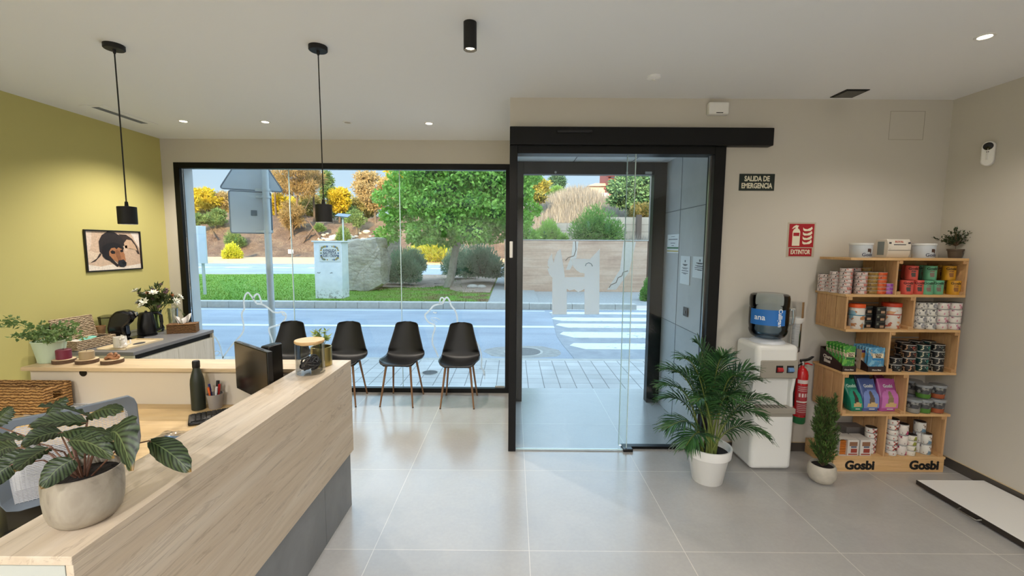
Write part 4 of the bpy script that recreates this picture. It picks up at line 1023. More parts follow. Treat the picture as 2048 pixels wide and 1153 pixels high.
# ------------------------------------------------------------------ big potted calathea on the counter
PX, PY = -1.132, 1.088
t = T('potted_calathea', 'prayer plant with striped leaves in a pale ceramic pot on the counter', 'potted plant', (PX, PY, CZ))
s = NT('stoneware'); f = s.noise(s.co((1, 1, .6)), 14, 5, .6, 1.0); g = s.noise(s.co((1, 1, .25)), 30, 3)
s.col(s.mix(1, s.ramp(f, [(.3, C('6f665a')), (.45, C('958b7b')), (.75, C('aaa190'))]), s.ramp(g, [(.3, (.9, .9, .9, 1)), (.7, (1.04,)*3+(1,))]), 'MULTIPLY')); s.b.inputs['Roughness'].default_value = .38
MB().lathe([(0, 0), (.046, 0), (.060, .006), (.072, .022), (.078, .045), (.081, .08), (.081, .118), (.079, .138), (.076, .139), (.075, .118), (0, .116)], n=56).obj('pot', s.m, t)
MB().lathe([(0, .120), (.076, .120)], n=30).obj('soil', M['soil'], t)
s = NT('calathea_leaf'); uvn = s.n('UVMap'); sp = s.n('SeparateXYZ'); s.l(uvn.outputs[0], sp.inputs[0])
au = s.math('ABSOLUTE', s.math('SUBTRACT', s.math('MULTIPLY', sp.outputs[0], 2), 1))
ph = s.math('ADD', s.math('MULTIPLY', sp.outputs[1], 10), s.math('MULTIPLY', au, -2.6))
tri = s.math('ABSOLUTE', s.math('SUBTRACT', s.math('FRACT', ph), .5))
c = s.ramp(tri, [(.0, C('161f12')), (.12, C('1c2815')), (.22, C('36452a')), (.5, C('455536'))])
c = s.mix(s.ramp(au, [(0, (1, 1, 1, 1)), (.025, (1, 1, 1, 1)), (.05, (0, 0, 0, 1))]), c, C('5f6d44'))
c = s.mix(s.ramp(sp.outputs[1], [(.0, (0, 0, 0, 1)), (.94, (0, 0, 0, 1)), (1, (1, 1, 1, 1))]), c, C('a07a3c'))
s.col(c); s.b.inputs['Roughness'].default_value = .42
geo = s.n('NewGeometry'); tl = s.n('BsdfTranslucent'); s.l(c, tl.inputs[0]); mx = s.n('MixShader'); mx.inputs[0].default_value = .2
s.l(s.b.outputs[0], mx.inputs[1]); s.l(tl.outputs[0], mx.inputs[2]); s.l(mx.outputs[0], s.t.nodes['Material Output'].inputs[0]); CLM = s.m
stm = mat('calathea_stem', '6b4a3a', .5)
def zz(x, y, Y): return at(x/2.662, 720+y/2.662, Y=Y)
leaves = [  # base (zoomed px), tip, depth base/tip, width px(zoomed), arch, roll
    ((795, 432), (1016, 598), 1.08, 1.04, 110, .10, .5),
    ((575, 400), (705, 592), 1.06, .98, 205, .45, .1),
    ((466, 300), (655, 276), 1.14, 1.10, 52, .15, 1.0),
    ((465, 335), (146, 360), 1.10, 1.06, 92, .12, .5),
    ((365, 430), (606, 525), 1.05, 1.00, 112, .15, .3),
    ((392, 530), (216, 690), 1.02, .97, 120, .25, .3),
    ((470, 300), (195, 252), 1.16, 1.16, 42, .1, 1.1),
    ((240, 305), (362, 200), 1.22, 1.26, 78, .2, .4),
    ((-30, 350), (72, 255), 1.16, 1.18, 90, .2, .3),
    ((330, 385), (110, 468), 1.12, 1.08, 88, .2, .6),
    ((150, 500), (-20, 612), 1.05, 1.00, 110, .15, .3),
    ((150, 432), (-60, 440), 1.14, 1.12, 60, .15, .8),
    ((260, 470), (80, 600), 1.00, .98, 60, .15, 1.0),
    ((330, 388), (620, 436), 1.10, 1.02, 34, .12, 1.2),
    ((560, 420), (610, 480), 1.15, 1.12, 90, .2, .2),
    ((60, 560), (-90, 700), 1.0, .96, 100, .2, .4),
    ((330, 560), (480, 470), 1.18, 1.20, 90, .2, .5),
    ((100, 470), (-40, 520), 1.18, 1.2, 110, .2, .4),
    ((520, 420), (700, 380), 1.2, 1.22, 80, .2, .6)]
for (b0, t0, ya, yb, wpx, arch, roll) in leaves:
    A = zz(*b0, ya); B = zz(*t0, yb); L = (B-A).length; W = wpx/2.662*((ya+yb)/2)/FPX*1.05
    d = (B-A).normalized(); side = d.cross(-AF).normalized(); nrm = side.cross(d).normalized()
    side2 = side*math.cos(roll)+nrm*math.sin(roll); nr2 = side2.cross(d).normalized()
    if nr2.z < 0 and abs(nr2.z) > .5: pass
    def fn(u, v):
        w_ = W/2/max(.35, math.cos(roll))*(math.sin(PI*min(1, v**.85*.98+.02))**.62)
        a = 2*u-1
        p = A+d*L*v+Vector((0, 0, 1))*arch*L*math.sin(PI*v)*.6
        return p+side2*w_*a+nr2*(-w_*.35*(a*a))*(1)+nr2*.0035*math.sin(v*34-abs(a)*5)*abs(a)
    b = MB().grid(fn, 12, 22)
    lf = b.obj('leaf', CLM, t, w=True, ang=80)
    e = A; c0 = Vector((PX+(e.x-PX)*.12, PY+(e.y-PY)*.12, CZ+.12))
    mid = c0.lerp(e, .5)+Vector((0, 0, .03))
    MB().tube([c0, mid, e, A+d*L*.1], [.0024, .002, .0017, .001], 6).obj('leaf_stem', stm, t, w=True)
# ------------------------------------------------------------------ areca palm
PX2, PY2 = 1.432, 3.03
t = T('potted_palm', 'large green areca palm in a white pot beside the glass door', 'potted plant', (PX2, PY2, 0))
MB().lathe([(0, 0), (.100, 0), (.104, .004), (.138, .195), (.140, .197), (.152, .20), (.158, .262), (.156, .266), (.146, .266), (.138, .21), (0, .205)], n=56).obj('pot', M['white'], t)
MB().lathe([(0, .215), (.141, .215)], n=30).obj('soil', M['soil'], t)
PG = leafmat('palm_green', '1c3a22', '4a7a40', .2, .33, 9)
rr = random.Random(12)
stem = mat('palm_stem', '6e7a38', .5, var=.2, vs=30)
fronds = []
tips = [(-.42, -.02, .74, .95), (-.36, .10, .60, .9), (-.30, -.12, .98, .9), (-.12, .05, 1.06, .8), (.02, -.10, .98, .7), (.16, .08, .95, .8), (.30, -.05, .88, .8), (.44, -.10, .66, 1.0), (.34, -.04, .80, .9), (-.40, -.14, .46, 1.0), (.30, -.20, .58, 1.), (-.22, -.24, .70, .9), (.05, -.26, .72, .9), (-.06, .18, .9, .7), (.2, .22, .75, .8), (-.2, .22, .78, .8), (.36, -.16, .42, 1.0), (-.28, -.22, .36, 1.0), (.12, -.16, .86, .8), (-.16, -.10, .84, .8), (-.38, .02, .86, .9), (.22, -.02, .68, .9)]
for k, (tx, ty, tz, dr) in enumerate(tips):
    tx *= .88; ty *= .9; tz = .21+(tz-.21)*.94
    b = MB(); a = math.atan2(ty, tx)
    base = Vector((.05*math.cos(a+.7*k), .05*math.sin(a+.7*k), .21)); tip = Vector((tx, ty, tz))
    mid = Vector((tx*.35, ty*.35, .21+(tz-.21)*.78+.10))
    pts = []
    n = 16
    for i in range(n+1):
        s_ = i/n; pts.append(base*(1-s_)**2+mid*2*s_*(1-s_)+tip*s_*s_+Vector((0, 0, .04*math.sin(PI*s_))))
    MB().tube(pts, [.006*(1-.8*i/n)+.0008 for i in range(n+1)], 6).obj('frond_stem', stem, t)
    for i in range(5, n+1):
        for q in range(2):
            f = min(1, (i+q/2)/n); p = pts[min(i, n-1)].lerp(pts[min(i+1, n)], q/2) if i < n else pts[n]
            d = (pts[min(i+1, n)]-pts[i-1]).normalized(); side = d.cross(Vector((0, 0, 1)))
            if side.length < .1: side = Vector((1, 0, 0))
            side.normalize(); up = side.cross(d)
            x = (f-.3)/.7; L = .235*(math.sin(PI*min(1, x*.75+.22))**.7)*rr.uniform(.85, 1.1)*.92
            for s2 in (-1, 1):
                dd = (side*s2*(1-.55*x)+d*(.55+.7*x)+up*.30).normalized()
                W = .0125; vs = []; m_ = 5
                for j in range(m_+1):
                    s3 = j/m_; c_ = p+dd*L*s3+Vector((0, 0, -1))*(.09+.05*rr.random())*L/.25*s3*s3*dr
                    w_ = W*(math.sin(PI*(s3*.9+.08))**.8)/2; w2 = (d-dd*d.dot(dd)).normalized()
                    vs += [c_+w2*w_, c_+up*-.002, c_-w2*w_]
                fs = []
                for j in range(m_): fs += [(3*j, 3*j+1, 3*j+4, 3*j+3), (3*j+1, 3*j+2, 3*j+5, 3*j+4)]
                b.add(vs, fs)
    b.obj('frond', PG, t)
# ------------------------------------------------------------------ water cooler
CXa, CXb, CYa, CYb = 1.815, 2.130, 3.155, 3.462
t = T('water_cooler', 'white standing water cooler with red and blue taps', 'water cooler', ((CXa+CXb)/2, (CYa+CYb)/2, 0))
WP = mat('cooler_white', 'e6e6e2', .3, coat=.2)
MB().box((CXa, CYa, .01), (CXb, CYb, .455)).obj('lower_cabinet', WP, t, w=True, bev=.035, seg=5)
MB().box((CXa, CYa, .715), (CXb, CYb, .975)).obj('upper_housing', WP, t, w=True, bev=.035, seg=5)
MB().box((CXa+.004, CYa+.075, .40), (CXb-.004, CYb-.002, .80)).obj('back_housing', WP, t, w=True, bev=.012, seg=3)
GY = mat('cooler_taupe', '9a9488', .45)
b = MB(); n = 14
# side cheeks that curve into the dispensing alcove
for x0, x1 in ((CXa, CXa+.022), (CXb-.022, CXb)):
    b = MB().prism([(CYa+.03, .46), (CYa+.12, .44), (CYa+.12, .76), (CYa+.012, .76), (CYa+.04, .60)], x0, x1, 'X')
    b.obj('side_cheek', WP, t, w=True, bev=.004)
MB().box((CXa+.03, CYa-.006, .725), (CXb-.004, CYa+.02, .865)).obj('tap_panel', GY, t, w=True, bev=.010, seg=3)
for x, cc, nm in ((1.985, 'a3161e', 'hot_tap'), (2.065, '5f86b5', 'cold_tap')):
    MB().box((x-.026, CYa-.0075, .77), (x+.026, CYa-.0055, .825)).obj('tap_recess', M['matte_black'], t, w=True, bev=.003)
    MB().prism([(CYa-.03, .785), (CYa-.0075, .775), (CYa-.0075, .812), (CYa-.018, .812), (CYa-.03, .797)], x-.02, x+.02, 'X').obj(nm, mat(nm, cc, .35), t, w=True, bev=.003)
MB().box((CXa+.018, CYa-.008, .452), (CXb-.002, CYa+.09, .495)).obj('drip_tray', GY, t, w=True, bev=.006, seg=3)
b = MB()
for k in range(8): b.box((CXa+.05+k*.028, CYa+.01, .4951), (CXa+.062+k*.028, CYa+.075, .4965))
b.obj('drip_grille', mat('drip_dark', '4f4a42', .5), t, w=True)
MB().box((CXa+.02, CYa-.001, .43), (CXb-.02, CYa+.01, .452)).obj('door_gap', GY, t, w=True)
BXc, BYc = 1.972, 3.305
MB().lathe([(0, 0), (.125, 0), (.115, .014), (.085, .03), (.06, .034), (0, .034)], c=(BXc, BYc, .974), n=44).obj('bottle_collar', mat('collar_white', 'cfd4dc', .35), t, w=True)
t = T('water_cooler_bottle', 'large blue tinted water bottle upside down on the cooler', 'water bottle', (BXc, BYc, 1.0))
bw = glass('blue_polycarbonate', (.82, .89, .93, 1), 1.1, .03)
prof = [(.05, .0), (.09, .008), (.118, .026), (.130, .05), (.134, .07), (.130, .082), (.133, .094), (.136, .12), (.136, .235), (.132, .245), (.136, .255), (.137, .315), (.132, .338), (.115, .348), (0, .350)]
MB().lathe(prof, n=56).obj('bottle_shell', bw, t)
wt = NT('water_blue'); wt.t.nodes.remove(wt.b); a_ = wt.n('BsdfTransparent'); a_.inputs[0].default_value = (.55, .66, .75, 1); g_ = wt.n('BsdfGlossy'); g_.inputs['Roughness'].default_value = .05; mx = wt.n('MixShader'); mx.inputs[0].default_value = .06; wt.l(a_.outputs[0], mx.inputs[1]); wt.l(g_.outputs[0], mx.inputs[2]); wt.l(mx.outputs[0], wt.t.nodes['Material Output'].inputs[0])
MB().lathe([(0, .004), (.085, .012), (.113, .03), (.126, .06), (.129, .10), (.129, .135), (0, .135)], n=44).obj('water', wt.m, t)
def wrap_panel(R_, a0, a1, z0, z1, n=20):
    b = MB().grid(lambda u, v: (R_*math.cos(a0+(a1-a0)*u), R_*math.sin(a0+(a1-a0)*u), z0+(z1-z0)*v), n, 1); return b
wrap_panel(.1375, math.radians(180), math.radians(290), .118, .236).obj('blue_label', mat('label_blue', '1f6fc0', .5), t)
lw = mat('label_white', 'f0f4f8', .6)
q = wrap(text_mb('Culligan', .045, .0003, .0006), .1382, math.radians(272)); 
b = text_mb('Culligan', .042, .0003, .0008); b.v = [(zv, y, -x) for x, y, zv in b.v]; b = wrap(b, .1382, math.radians(272), .178); b.obj('brand_lettering', lw, t, smooth=False)
b = wrap(text_mb('ana', .06, .0003, .0006), .1382, math.radians(214), .175); b.obj('label_lettering', lw, t, smooth=False)
MB().tube([(.136, -.03, .235), (.158, -.045, .225), (.16, -.05, .17), (.158, -.045, .12), (.136, -.03, .11)], [.012, .011, .010, .011, .012], 10).obj('handle', bw, t)
# cup dispenser
t = T('cup_dispenser', 'clear tube cup dispenser fixed to the wall behind the cooler', 'cup dispenser', (2.275, 3.435, .87))
MB().lathe([(.046, .40), (.047, .27)], n=32).obj('upper_tube', glass('clear_tube', (.92, .93, .93, 1), 1.6, .02), t)
MB().lathe([(.040, .25), (.038, .0), (.030, -.01), (0, -.012)], n=32).obj('lower_tube', glass('frosted_tube', (.82, .82, .82, 1), 1.8, .15), t)
MB().lathe([(.036, .22), (.049, .245), (.051, .27), (.047, .272), (.045, .25), (.034, .225)], n=32).obj('collar_ring', M['white'], t)
b = MB()
for k in range(9): b.lathe([(.026, .04+k*.02), (.034, .058+k*.02), (.0345, .060+k*.02)], n=24)
b.obj('paper_cups', M['paper'], t)
MB().box((-.02, .045, .02), (.02, .0575, .34)).obj('wall_bracket', M['white'], t)
MB().box((-.022, -.02, -.14), (.022, .02, -.013)).obj('release_block', mat('cream_block', 'd7cfbf', .5), t, bev=.004)
# fire extinguisher
t = T('fire_extinguisher', 'red fire extinguisher with green base on the wall behind the cooler', 'fire extinguisher', (2.325, 3.40, .285))
RD = mat('extinguisher_red', 'c3121c', .25, coat=.5)
MB().lathe([(.044, .055), (.0455, .07), (.0455, .40), (.040, .43), (.026, .452), (.014, .46), (.014, .475), (0, .475)], n=40).obj('cylinder', RD, t)
MB().lathe([(0, 0), (.040, 0), (.0455, .012), (.0457, .057), (.044, .057)], n=40).obj('green_base', mat('ext_green', '1c6b3c', .4), t)
b = MB()
lwm = mat('ext_label', 'd9c9c4', .6); prm = mat('ext_panel', 'a8323a', .6)
wrap_panel(.0461, math.radians(205), math.radians(335), .335, .365).obj('label_band', lwm, t)
wrap_panel(.0461, math.radians(205), math.radians(335), .195, .320).obj('instruction_label', prm, t)
wrap_panel(.0461, math.radians(205), math.radians(335), .075, .175).obj('instruction_label', prm, t)
wrap_panel(.0462, math.radians(205), math.radians(335), .178, .192).obj('label_band', lwm, t)
b = MB()
for k, zc in enumerate((.305, .29, .275, .16, .145, .13, .115, .10)): 
    g = wrap_panel(.0464, math.radians(215), math.radians(325), zc, zc+.004); b.add(g.v, g.f)
for k in range(4):
    g = wrap_panel(.0464, math.radians(222+k*26), math.radians(238+k*26), .225, .255); b.add(g.v, g.f)
b.obj('label_print', lwm, t)
MB().lathe([(.012, .475), (.016, .478), (.016, .51), (0, .512)], n=20).obj('valve', M['steel'], t)
MB().prism([(-.02, .50), (.05, .515), (.085, .545), (.080, .552), (.04, .53), (-.02, .522)], -.010, .010, 'Y').obj('top_lever', M['black'], t, bev=.003)
MB().prism([(-.015, .478), (.04, .485), (.075, .475), (.078, .483), (.04, .497), (-.015, .495)], -.009, .009, 'Y').obj('carry_handle', RD, t, bev=.003)
MB().tube([(-.01, -.01, .49), (-.045, -.02, .48), (-.056, -.01, .40), (-.054, 0, .25), (-.05, 0, .14)], .006, 8).obj('hose', M['black'], t)
# ------------------------------------------------------------------ small cypress in a stone pot
t = T('potted_cypress', 'small bushy green conifer in a round stone grey pot by the shelf', 'potted plant', (2.262, 3.02, 0))
MB().lathe([(0, 0), (.052, 0), (.072, .012), (.088, .045), (.092, .08), (.086, .118), (.078, .135), (.072, .134), (.070, .115), (0, .11)], n=44).obj('pot', mat('stone_pot', 'b7b0a2', .6, var=.08, vs=30), t)
MB().lathe([(0, .118), (.074, .118)], n=24).obj('soil', M['soil'], t)
CG = leafmat('cypress_green', '2b421e', '5f7d38', .15, .6, 22)
rr = random.Random(31); b = MB(); sb = MB()
for k in range(150):
    a = rr.uniform(0, 6.28); z0 = rr.uniform(.12, .52); R0 = .076*(1-.35*max(0, (z0-.35)/.3))*rr.uniform(.6, 1)
    e = Vector((R0*math.cos(a), R0*math.sin(a), z0+rr.uniform(.06, .13)))
    st = Vector((0, 0, z0-.02)); sb.tube([st, st.lerp(e, .5)+Vector((0, 0, -.01)), e], .0014, 4)
    for q in range(44):
        p = st.lerp(e, rr.uniform(.15, 1.05)); d = (e-st).normalized()+rv(rr)*.8+Vector((0, 0, .3)); leaf_quad(b, p, d, rv(rr), rr.uniform(.022, .045), rr.uniform(.005, .009))
sb.tube([(0, 0, .11), (.004, 0, .35), (0, .003, .60)], .006, 6)
sb.obj('stem', M['bark'], t); b.obj('foliage', CG, t, smooth=False)
# ------------------------------------------------------------------ white platform scale on the floor
a = at(1834, 962, Z=.045); c = at(1958, 962, Z=.045)
t = T('platform_scale', 'low white platform scale lying on the floor along the right wall', 'scale', (3.14, 2.2, 0))
x0, x1, y0, y1 = 2.905, 3.385, 1.75, 2.965
MB().box((x0+.004, y0, .034), (x1, y1, .045)).obj('white_platform', M['white'], t, w=True, bev=.002)
MB().box((x0, y0-.003, .012), (x0+.012, y1+.003, .043)).box((x0+.012, y0+.02, .015), (x1-.01, y1-.02, .033)).obj('steel_frame', mat('dark_steel', '4f4944', .3, .8), t, w=True)
for (xx, yy) in ((x0+.05, y0+.06), (x0+.05, y1-.06), (x1-.06, y0+.06), (x1-.06, y1-.06)): MB().lathe([(0, 0), (.018, 0), (.018, .0145), (0, .0145)], c=(xx, yy, 0), n=16).obj('foot', M['black'], t, w=True)
MB().tube([(x0-.001, 2.655, .03), (x0-.028, 2.65, .024), (x0-.028, 2.535, .024), (x0-.001, 2.53, .03)], .004, 8).obj('carry_handle', M['steel'], t, w=True)
# ------------------------------------------------------------------ wooden crate display shelf
YS, YR = 3.155, 3.478
def sx(px, py): return at(px, py, Y=YS).x
t = T('display_shelf', 'pine crate shelving stand with GOSBI lettering in the right corner', 'shelving', ((2.45+3.29)/2, (YS+YR)/2, 0))
PN, PV, PDm = M['pine'], M['pine_v'], M['pine_d']
ZB = [.122, .457, .777, 1.100, 1.360, 1.628]
xl = [sx(1668, 915), sx(1684, 829), sx(1685, 746), sx(1692, 659), sx(1692, 590), sx(1702, 521)]
xr = [sx(1891, 918), sx(1901, 833), sx(1913, 749), sx(1921, 664), sx(1931, 594), sx(1938, 526)]
th = .018
for k in range(6):
    MB().box((xl[k], YS, ZB[k]-th), (xr[k], YR, ZB[k])).obj('shelf_board', PN, t, w=True, bev=.0012)
MB().box((xl[0], YS+.004, .0), (xr[0]-.004, YS+.02, ZB[0]-th)).box((xl[0], YS+.02, 0), (xl[0]+.016, YR, ZB[0]-th)).box((xr[0]-.02, YS+.02, 0), (xr[0]-.004, YR, ZB[0]-th)).obj('base_plinth', PN, t, w=True, bev=.001)
gm = M['matte_black']
for px in (1720, 1849):
    p = at(px, 932.5, Y=YS); b = text_mb('Gosbi', .094, .0008, .0042, 'CENTER', 1.0, 1.0); b.v = [(x+p.x, y+YS+.003, z_+p.z) for x, y, z_ in b.v]; b.obj('black_lettering', gm, t, w=True, smooth=False)
def vboards(k, px, thp=.013):
    """upright crate end of three boards at pixel px"""
    x = sx(px, (915, 790, 705, 625, 555)[k]); z0 = ZB[k]; z1 = ZB[k+1]-th; b = MB(); D = YR-YS-.01
    for j in range(3): b.box((x-thp/2, YS+.004+j*D/3, z0), (x+thp/2, YS+.004+(j+1)*D/3-.008, z1))
    b.obj('crate_end', PV, t, w=True, bev=.001)
    return x
def cleat(k, x, top, s):
    z0 = ZB[k+1]-th-.024 if top else ZB[k]; b = MB().box((x, YS+.002, z0), (x+s*.028, YS+.30, z0+.024)); b.obj('corner_batten', PDm, t, w=True, bev=.001)
ends = {}
for k, pxs in enumerate([(1768, 1885), (1686, 1814), (1779, 1916), (1694, 1829), (1795, 1934)]):
    ends[k] = [vboards(k, p) for p in pxs]
    a, c = ends[k]
    for top in (0, 1): cleat(k, a+.0066, top, 1); cleat(k, c-.0066, top, -1)
    b = MB(); h = ZB[k+1]-th-ZB[k]
    for j in range(3):
        b.box((a, YR-.012, ZB[k]+h*(j/3)+.004), (c, YR-.002, ZB[k]+h*((j+1)/3)-.008))
    b.obj('crate_back', PDm if False else PN, t, w=True, bev=.001)
# ------------------------------------------------------------------ goods on the shelf
ORD = ['bottom one', 'second up', 'third up', 'fourth up', 'fifth up', 'sixth up', 'seventh up', 'eighth up']
def canmat(name, base, acc, dark, metalband=True, blot=9, sc=30, thr=.55):
    s = NT(name); v = s.co((1, 1, 1)); g = s.co(kind='Generated'); sp = s.n('SeparateXYZ'); s.l(g, sp.inputs[0])
    n1 = s.noise(v, sc, 2); n2 = s.noise(s.co(loc=(3, 1, 2)), sc*1.6, 2)
    c = s.mix(s.ramp(n1, [(thr, (0, 0, 0, 1)), (thr+.03, (1, 1, 1, 1))]), C(base), C(acc))
    c = s.mix(s.ramp(n2, [(.60, (0, 0, 0, 1)), (.63, (1, 1, 1, 1))]), c, C(dark))
    if metalband: c = s.mix(s.ramp(sp.outputs[2], [(0, (1, 1, 1, 1)), (.06, (1, 1, 1, 1)), (.07, (0, 0, 0, 1)), (.92, (0, 0, 0, 1)), (.93, (1, 1, 1, 1))]), c, C('a8a8a4'))
    s.col(c); s.b.inputs['Roughness'].default_value = .4; return s.m
LID = mat('tin_lid', '3a3634', .35, .6)
def can_proto(name, r, h, m_, lab='label_wrap'):
    t = T(name, '', 'tin')
    MB().lathe([(0, .0), (r*.97, .0), (r, .002), (r, h-.002), (r*.97, h-.0002)], n=28).obj(lab, m_, t)
    MB().lathe([(r*.97, h-.0002), (r*.93, h-.003), (0, h-.003)], n=28).obj('lid', LID, t)
    return t
HW = {'pinkwhite': canmat('can_pinkwhite', 'cdbdb9', 'b8746a', '3c2a2c', sc=34), 'ochre': canmat('can_ochre', '8a6a2c', '9b7b3a', '4a3210', sc=34), 'orange': canmat('can_orange', 'd2602c', 'c04a1e', '7a2410', sc=34), 'purple': canmat('can_purple', 'a464b0', '8a3f98', '4b1f58', sc=34),
      'wred': canmat('can_wred', 'd6d0c8', 'a8433c', '3a2a26', sc=26), 'wpink': canmat('can_wpink', 'd8d2cb', 'c9859a', '332a2c', sc=26), 'wgrey': canmat('can_wgrey', 'd5d2cb', '8d8d92', '2d2b2e', sc=30),
      'black': canmat('can_black', '17191c', '5d6a66', 'b9b0a0', sc=28, thr=.62), 'blackred': canmat('can_blackred', '1a1718', '8c3a30', 'c49a78', sc=28, thr=.60), 'teal': canmat('can_teal', '123434', '2f8a80', 'c9c4a8', sc=28, thr=.6),
      'wmag': canmat('can_wmag', 'd8d0c8', 'b83a6a', '4a2a1e', sc=20), 'wgreen': canmat('can_wgreen', 'd5cfc0', '8f9440', 'b0403c', sc=20), 'wblue': canmat('can_wblue', 'd5d3cc', '6f8ea3', '7c5236', sc=20)}
def stack(proto, kind, px, py, n, h, lab, group, dy=.045, colors=None):
    """n tins piled on the board below pixel (px, py); dy = distance behind the front edge"""
    k = min(range(6), key=lambda i: abs(at(px, py, Y=YS+dy).z-ZB[i]))
    x = at(px, py, Y=YS+dy).x; z_ = ZB[k]
    for i in range(n):
        pos = ORD[i] if i < n-1 or n == 1 else 'top one'
        label = lab % ('single' if n == 1 else pos)
        inst(proto, (x+R.uniform(-.001, .001), YS+dy+R.uniform(-.002, .002), z_+i*h), R.uniform(-.5, .5), label, group, 'tin')
C1, HS = .040, .0272
small = {c: can_proto('flat_pet_food_tin', C1, HS-.0004, HW[c]) for c in ('pinkwhite', 'ochre', 'orange', 'purple')}
G = 'flat pet food tins on the upper left shelf'
for px, py, n, c, dy, lab in [(1646, 585, 5, 'pinkwhite', .25, 'pinkish flat tin, %s in the far left rear stack'),
        (1657, 586, 5, 'pinkwhite', .22, 'pinkish flat tin, %s in the rear stack second from left'),
        (1669, 588, 6, 'pinkwhite', .14, 'pinkish flat tin, %s in the stack third from left'),
        (1689, 590, 7, 'pinkwhite', .06, 'pinkish flat tin, %s in the tall seven-high front stack'),
        (1706, 588, 7, 'pinkwhite', .16, 'pinkish flat tin, %s in the shaded stack between front stacks'),
        (1719, 590, 6, 'pinkwhite', .05, 'pinkish flat tin, %s in the front stack beside ochre tins'),
        (1739.5, 590, 6, 'ochre', .06, 'ochre flat tin, %s of its stack on the upper shelf'),
        (1757.5, 590, 6, 'orange', .06, 'orange flat tin, %s of its stack on the upper shelf'),
        (1773, 590, 3, 'purple', .06, 'purple flat tin, %s of the short stack on the upper shelf'),
        (1727, 588, 7, 'ochre', .16, 'ochre flat tin, %s of the shaded rear stack on the upper shelf')]:
    if c == 'ochre' and dy == .16: px = 1726
    stack(small[c], c, px, py, n, HS, lab, G, dy)
# tall coloured tins, upper right crate
def tall_tin(cc, nm, h=.105, r=.0395, text='Gosbi'):
    t = T('tall_pet_food_tin', '', 'tin')
    MB().lathe([(0, 0), (r*.98, 0), (r, .002), (r, h-.002), (r*.98, h)], n=32).obj('label_wrap', mat('tall_'+nm, cc, .4), t)
    MB().lathe([(r*.98, h), (r*.94, h-.003), (0, h-.003)], n=28).obj('lid', LID, t)
    wrap(text_mb(text, .026, .0003, .0006), r+.0006, math.radians(-113), h*.80).obj('brand_lettering', gm, t, smooth=False)
    b = MB(); rr_ = random.Random(nm)
    for (du, dz, su, sz) in ((0, .045, .013, .016), (.006, .065, .008, .008), (-.008, .066, .005, .006), (.002, .03, .012, .010)):
        g = wrap_panel(r+.0005, math.radians(-113)+(du-su)/r, math.radians(-113)+(du+su)/r, dz-sz/1.6, dz+sz/1.6, 4); b.add(g.v, g.f)
    b.obj('animal_picture', mat('pic_'+nm, {'red': '4a4440', 'green': '7d6a60', 'yellow': '8a5a2a'}[nm], .6), t)
    return t
tt = {n: tall_tin(c, n) for n, c in (('red', 'd4574c'), ('green', '62a883'), ('yellow', 'c9901e'))}
G = 'tall coloured pet food tins in the upper right crate'
for px, k, c, dy, lv, lab in [(1811, 4, 'red', .05, 0, 'tall red tin at the bottom left of the upper right crate'), (1833, 4, 'red', .07, 0, 'tall red tin, second along the bottom row'), (1851, 4, 'green', .05, 0, 'tall green tin, left one of the bottom row'), (1871, 4, 'green', .06, 0, 'tall green tin, right one of the bottom row'),
        (1886, 4, 'yellow', .14, 0, 'tall yellow tin half hidden behind in the bottom row'), (1905, 4, 'yellow', .05, 0, 'tall yellow tin at the right end of the bottom row'),
        (1821, 4, 'red', .08, 1, 'tall red tin on the upper layer of the crate'), (1858, 4, 'green', .08, 1, 'tall green tin on the upper layer of the crate'), (1896, 4, 'yellow', .08, 1, 'tall yellow tin on the upper layer of the crate'),
        (1814, 4, 'red', .20, 0, 'shaded tall red tin at the back of the crate, lower layer'), (1841, 4, 'green', .21, 1, 'shaded tall green tin at the back of the crate, upper layer'), (1841, 4, 'green', .21, 0, 'shaded tall green tin at the back of the crate, lower layer'), (1877, 4, 'yellow', .22, 1, 'shaded tall yellow tin at the back, upper layer'), (1877, 4, 'yellow', .22, 0, 'shaded tall yellow tin at the back, lower layer'), (1814, 4, 'red', .20, 1, 'shaded tall red tin at the back of the crate, upper layer')]:
    x = at(px, 592 if not lv else 562, Y=YS+dy).x
    inst(tt[c], (x, YS+dy, ZB[4]+lv*.1055), 0, lab, G, 'tin')
# tubs, dispenser box and plant on top
def tub():
    t = T('white_tub', '', 'tub')
    r = .071; h = .108
    MB().lathe([(0, 0), (r*.93, 0), (r*.95, .003), (r, h-.012)], n=44).obj('tub_body', mat('tub_bluewhite', 'c3ccd6', .4), t)
    MB().lathe([(r*1.0, h-.014), (r*1.04, h-.013), (r*1.04, h), (0, h+.001)], n=44).obj('tub_lid', mat('tub_lid', 'dcdfe0', .4), t)
    wrap(text_mb('Gosbi', .034, .0003, .0004), r*.975, math.radians(-88), h*.20).obj('brand_lettering', mat('brand_navy', '2a3a5c', .5), t, smooth=False)
    b = MB()
    for (du, dz, su, sz) in ((0, .055, .012, .018), (-.004, .078, .011, .010), (.012, .05, .006, .02)):
        g = wrap_panel(r*.985, math.radians(-83)+(du-su)/r, math.radians(-83)+(du+su)/r, dz-sz/1.5, dz+sz/1.5, 4); b.add(g.v, g.f)
    b.obj('dog_picture', mat('pic_dog', '4a332c', .6), t); return t
tb = tub()
for px, lb in ((1720, 'white lidded tub at the left of the top board'), (1845, 'white lidded tub between the treat box and the small plant')):
    p = at(px, 518, Y=YS+.12); inst(tb, (p.x, YS+.12, ZB[5]), 0, lb, 'white tubs on top of the shelving', 'tub')
p = at(1782, 517, Y=YS+.13)
t = T('treat_carton', 'white six-sided carton lying between the two white tubs', 'carton', (p.x, YS+.13, ZB[5]))
wc = mat('carton_white', 'd9d2c6', .5)
P = [(-.048, 0), (.048, 0), (.062, .03), (.068, .09), (.05, .138), (-.05, .138), (-.068, .09), (-.062, .03)]
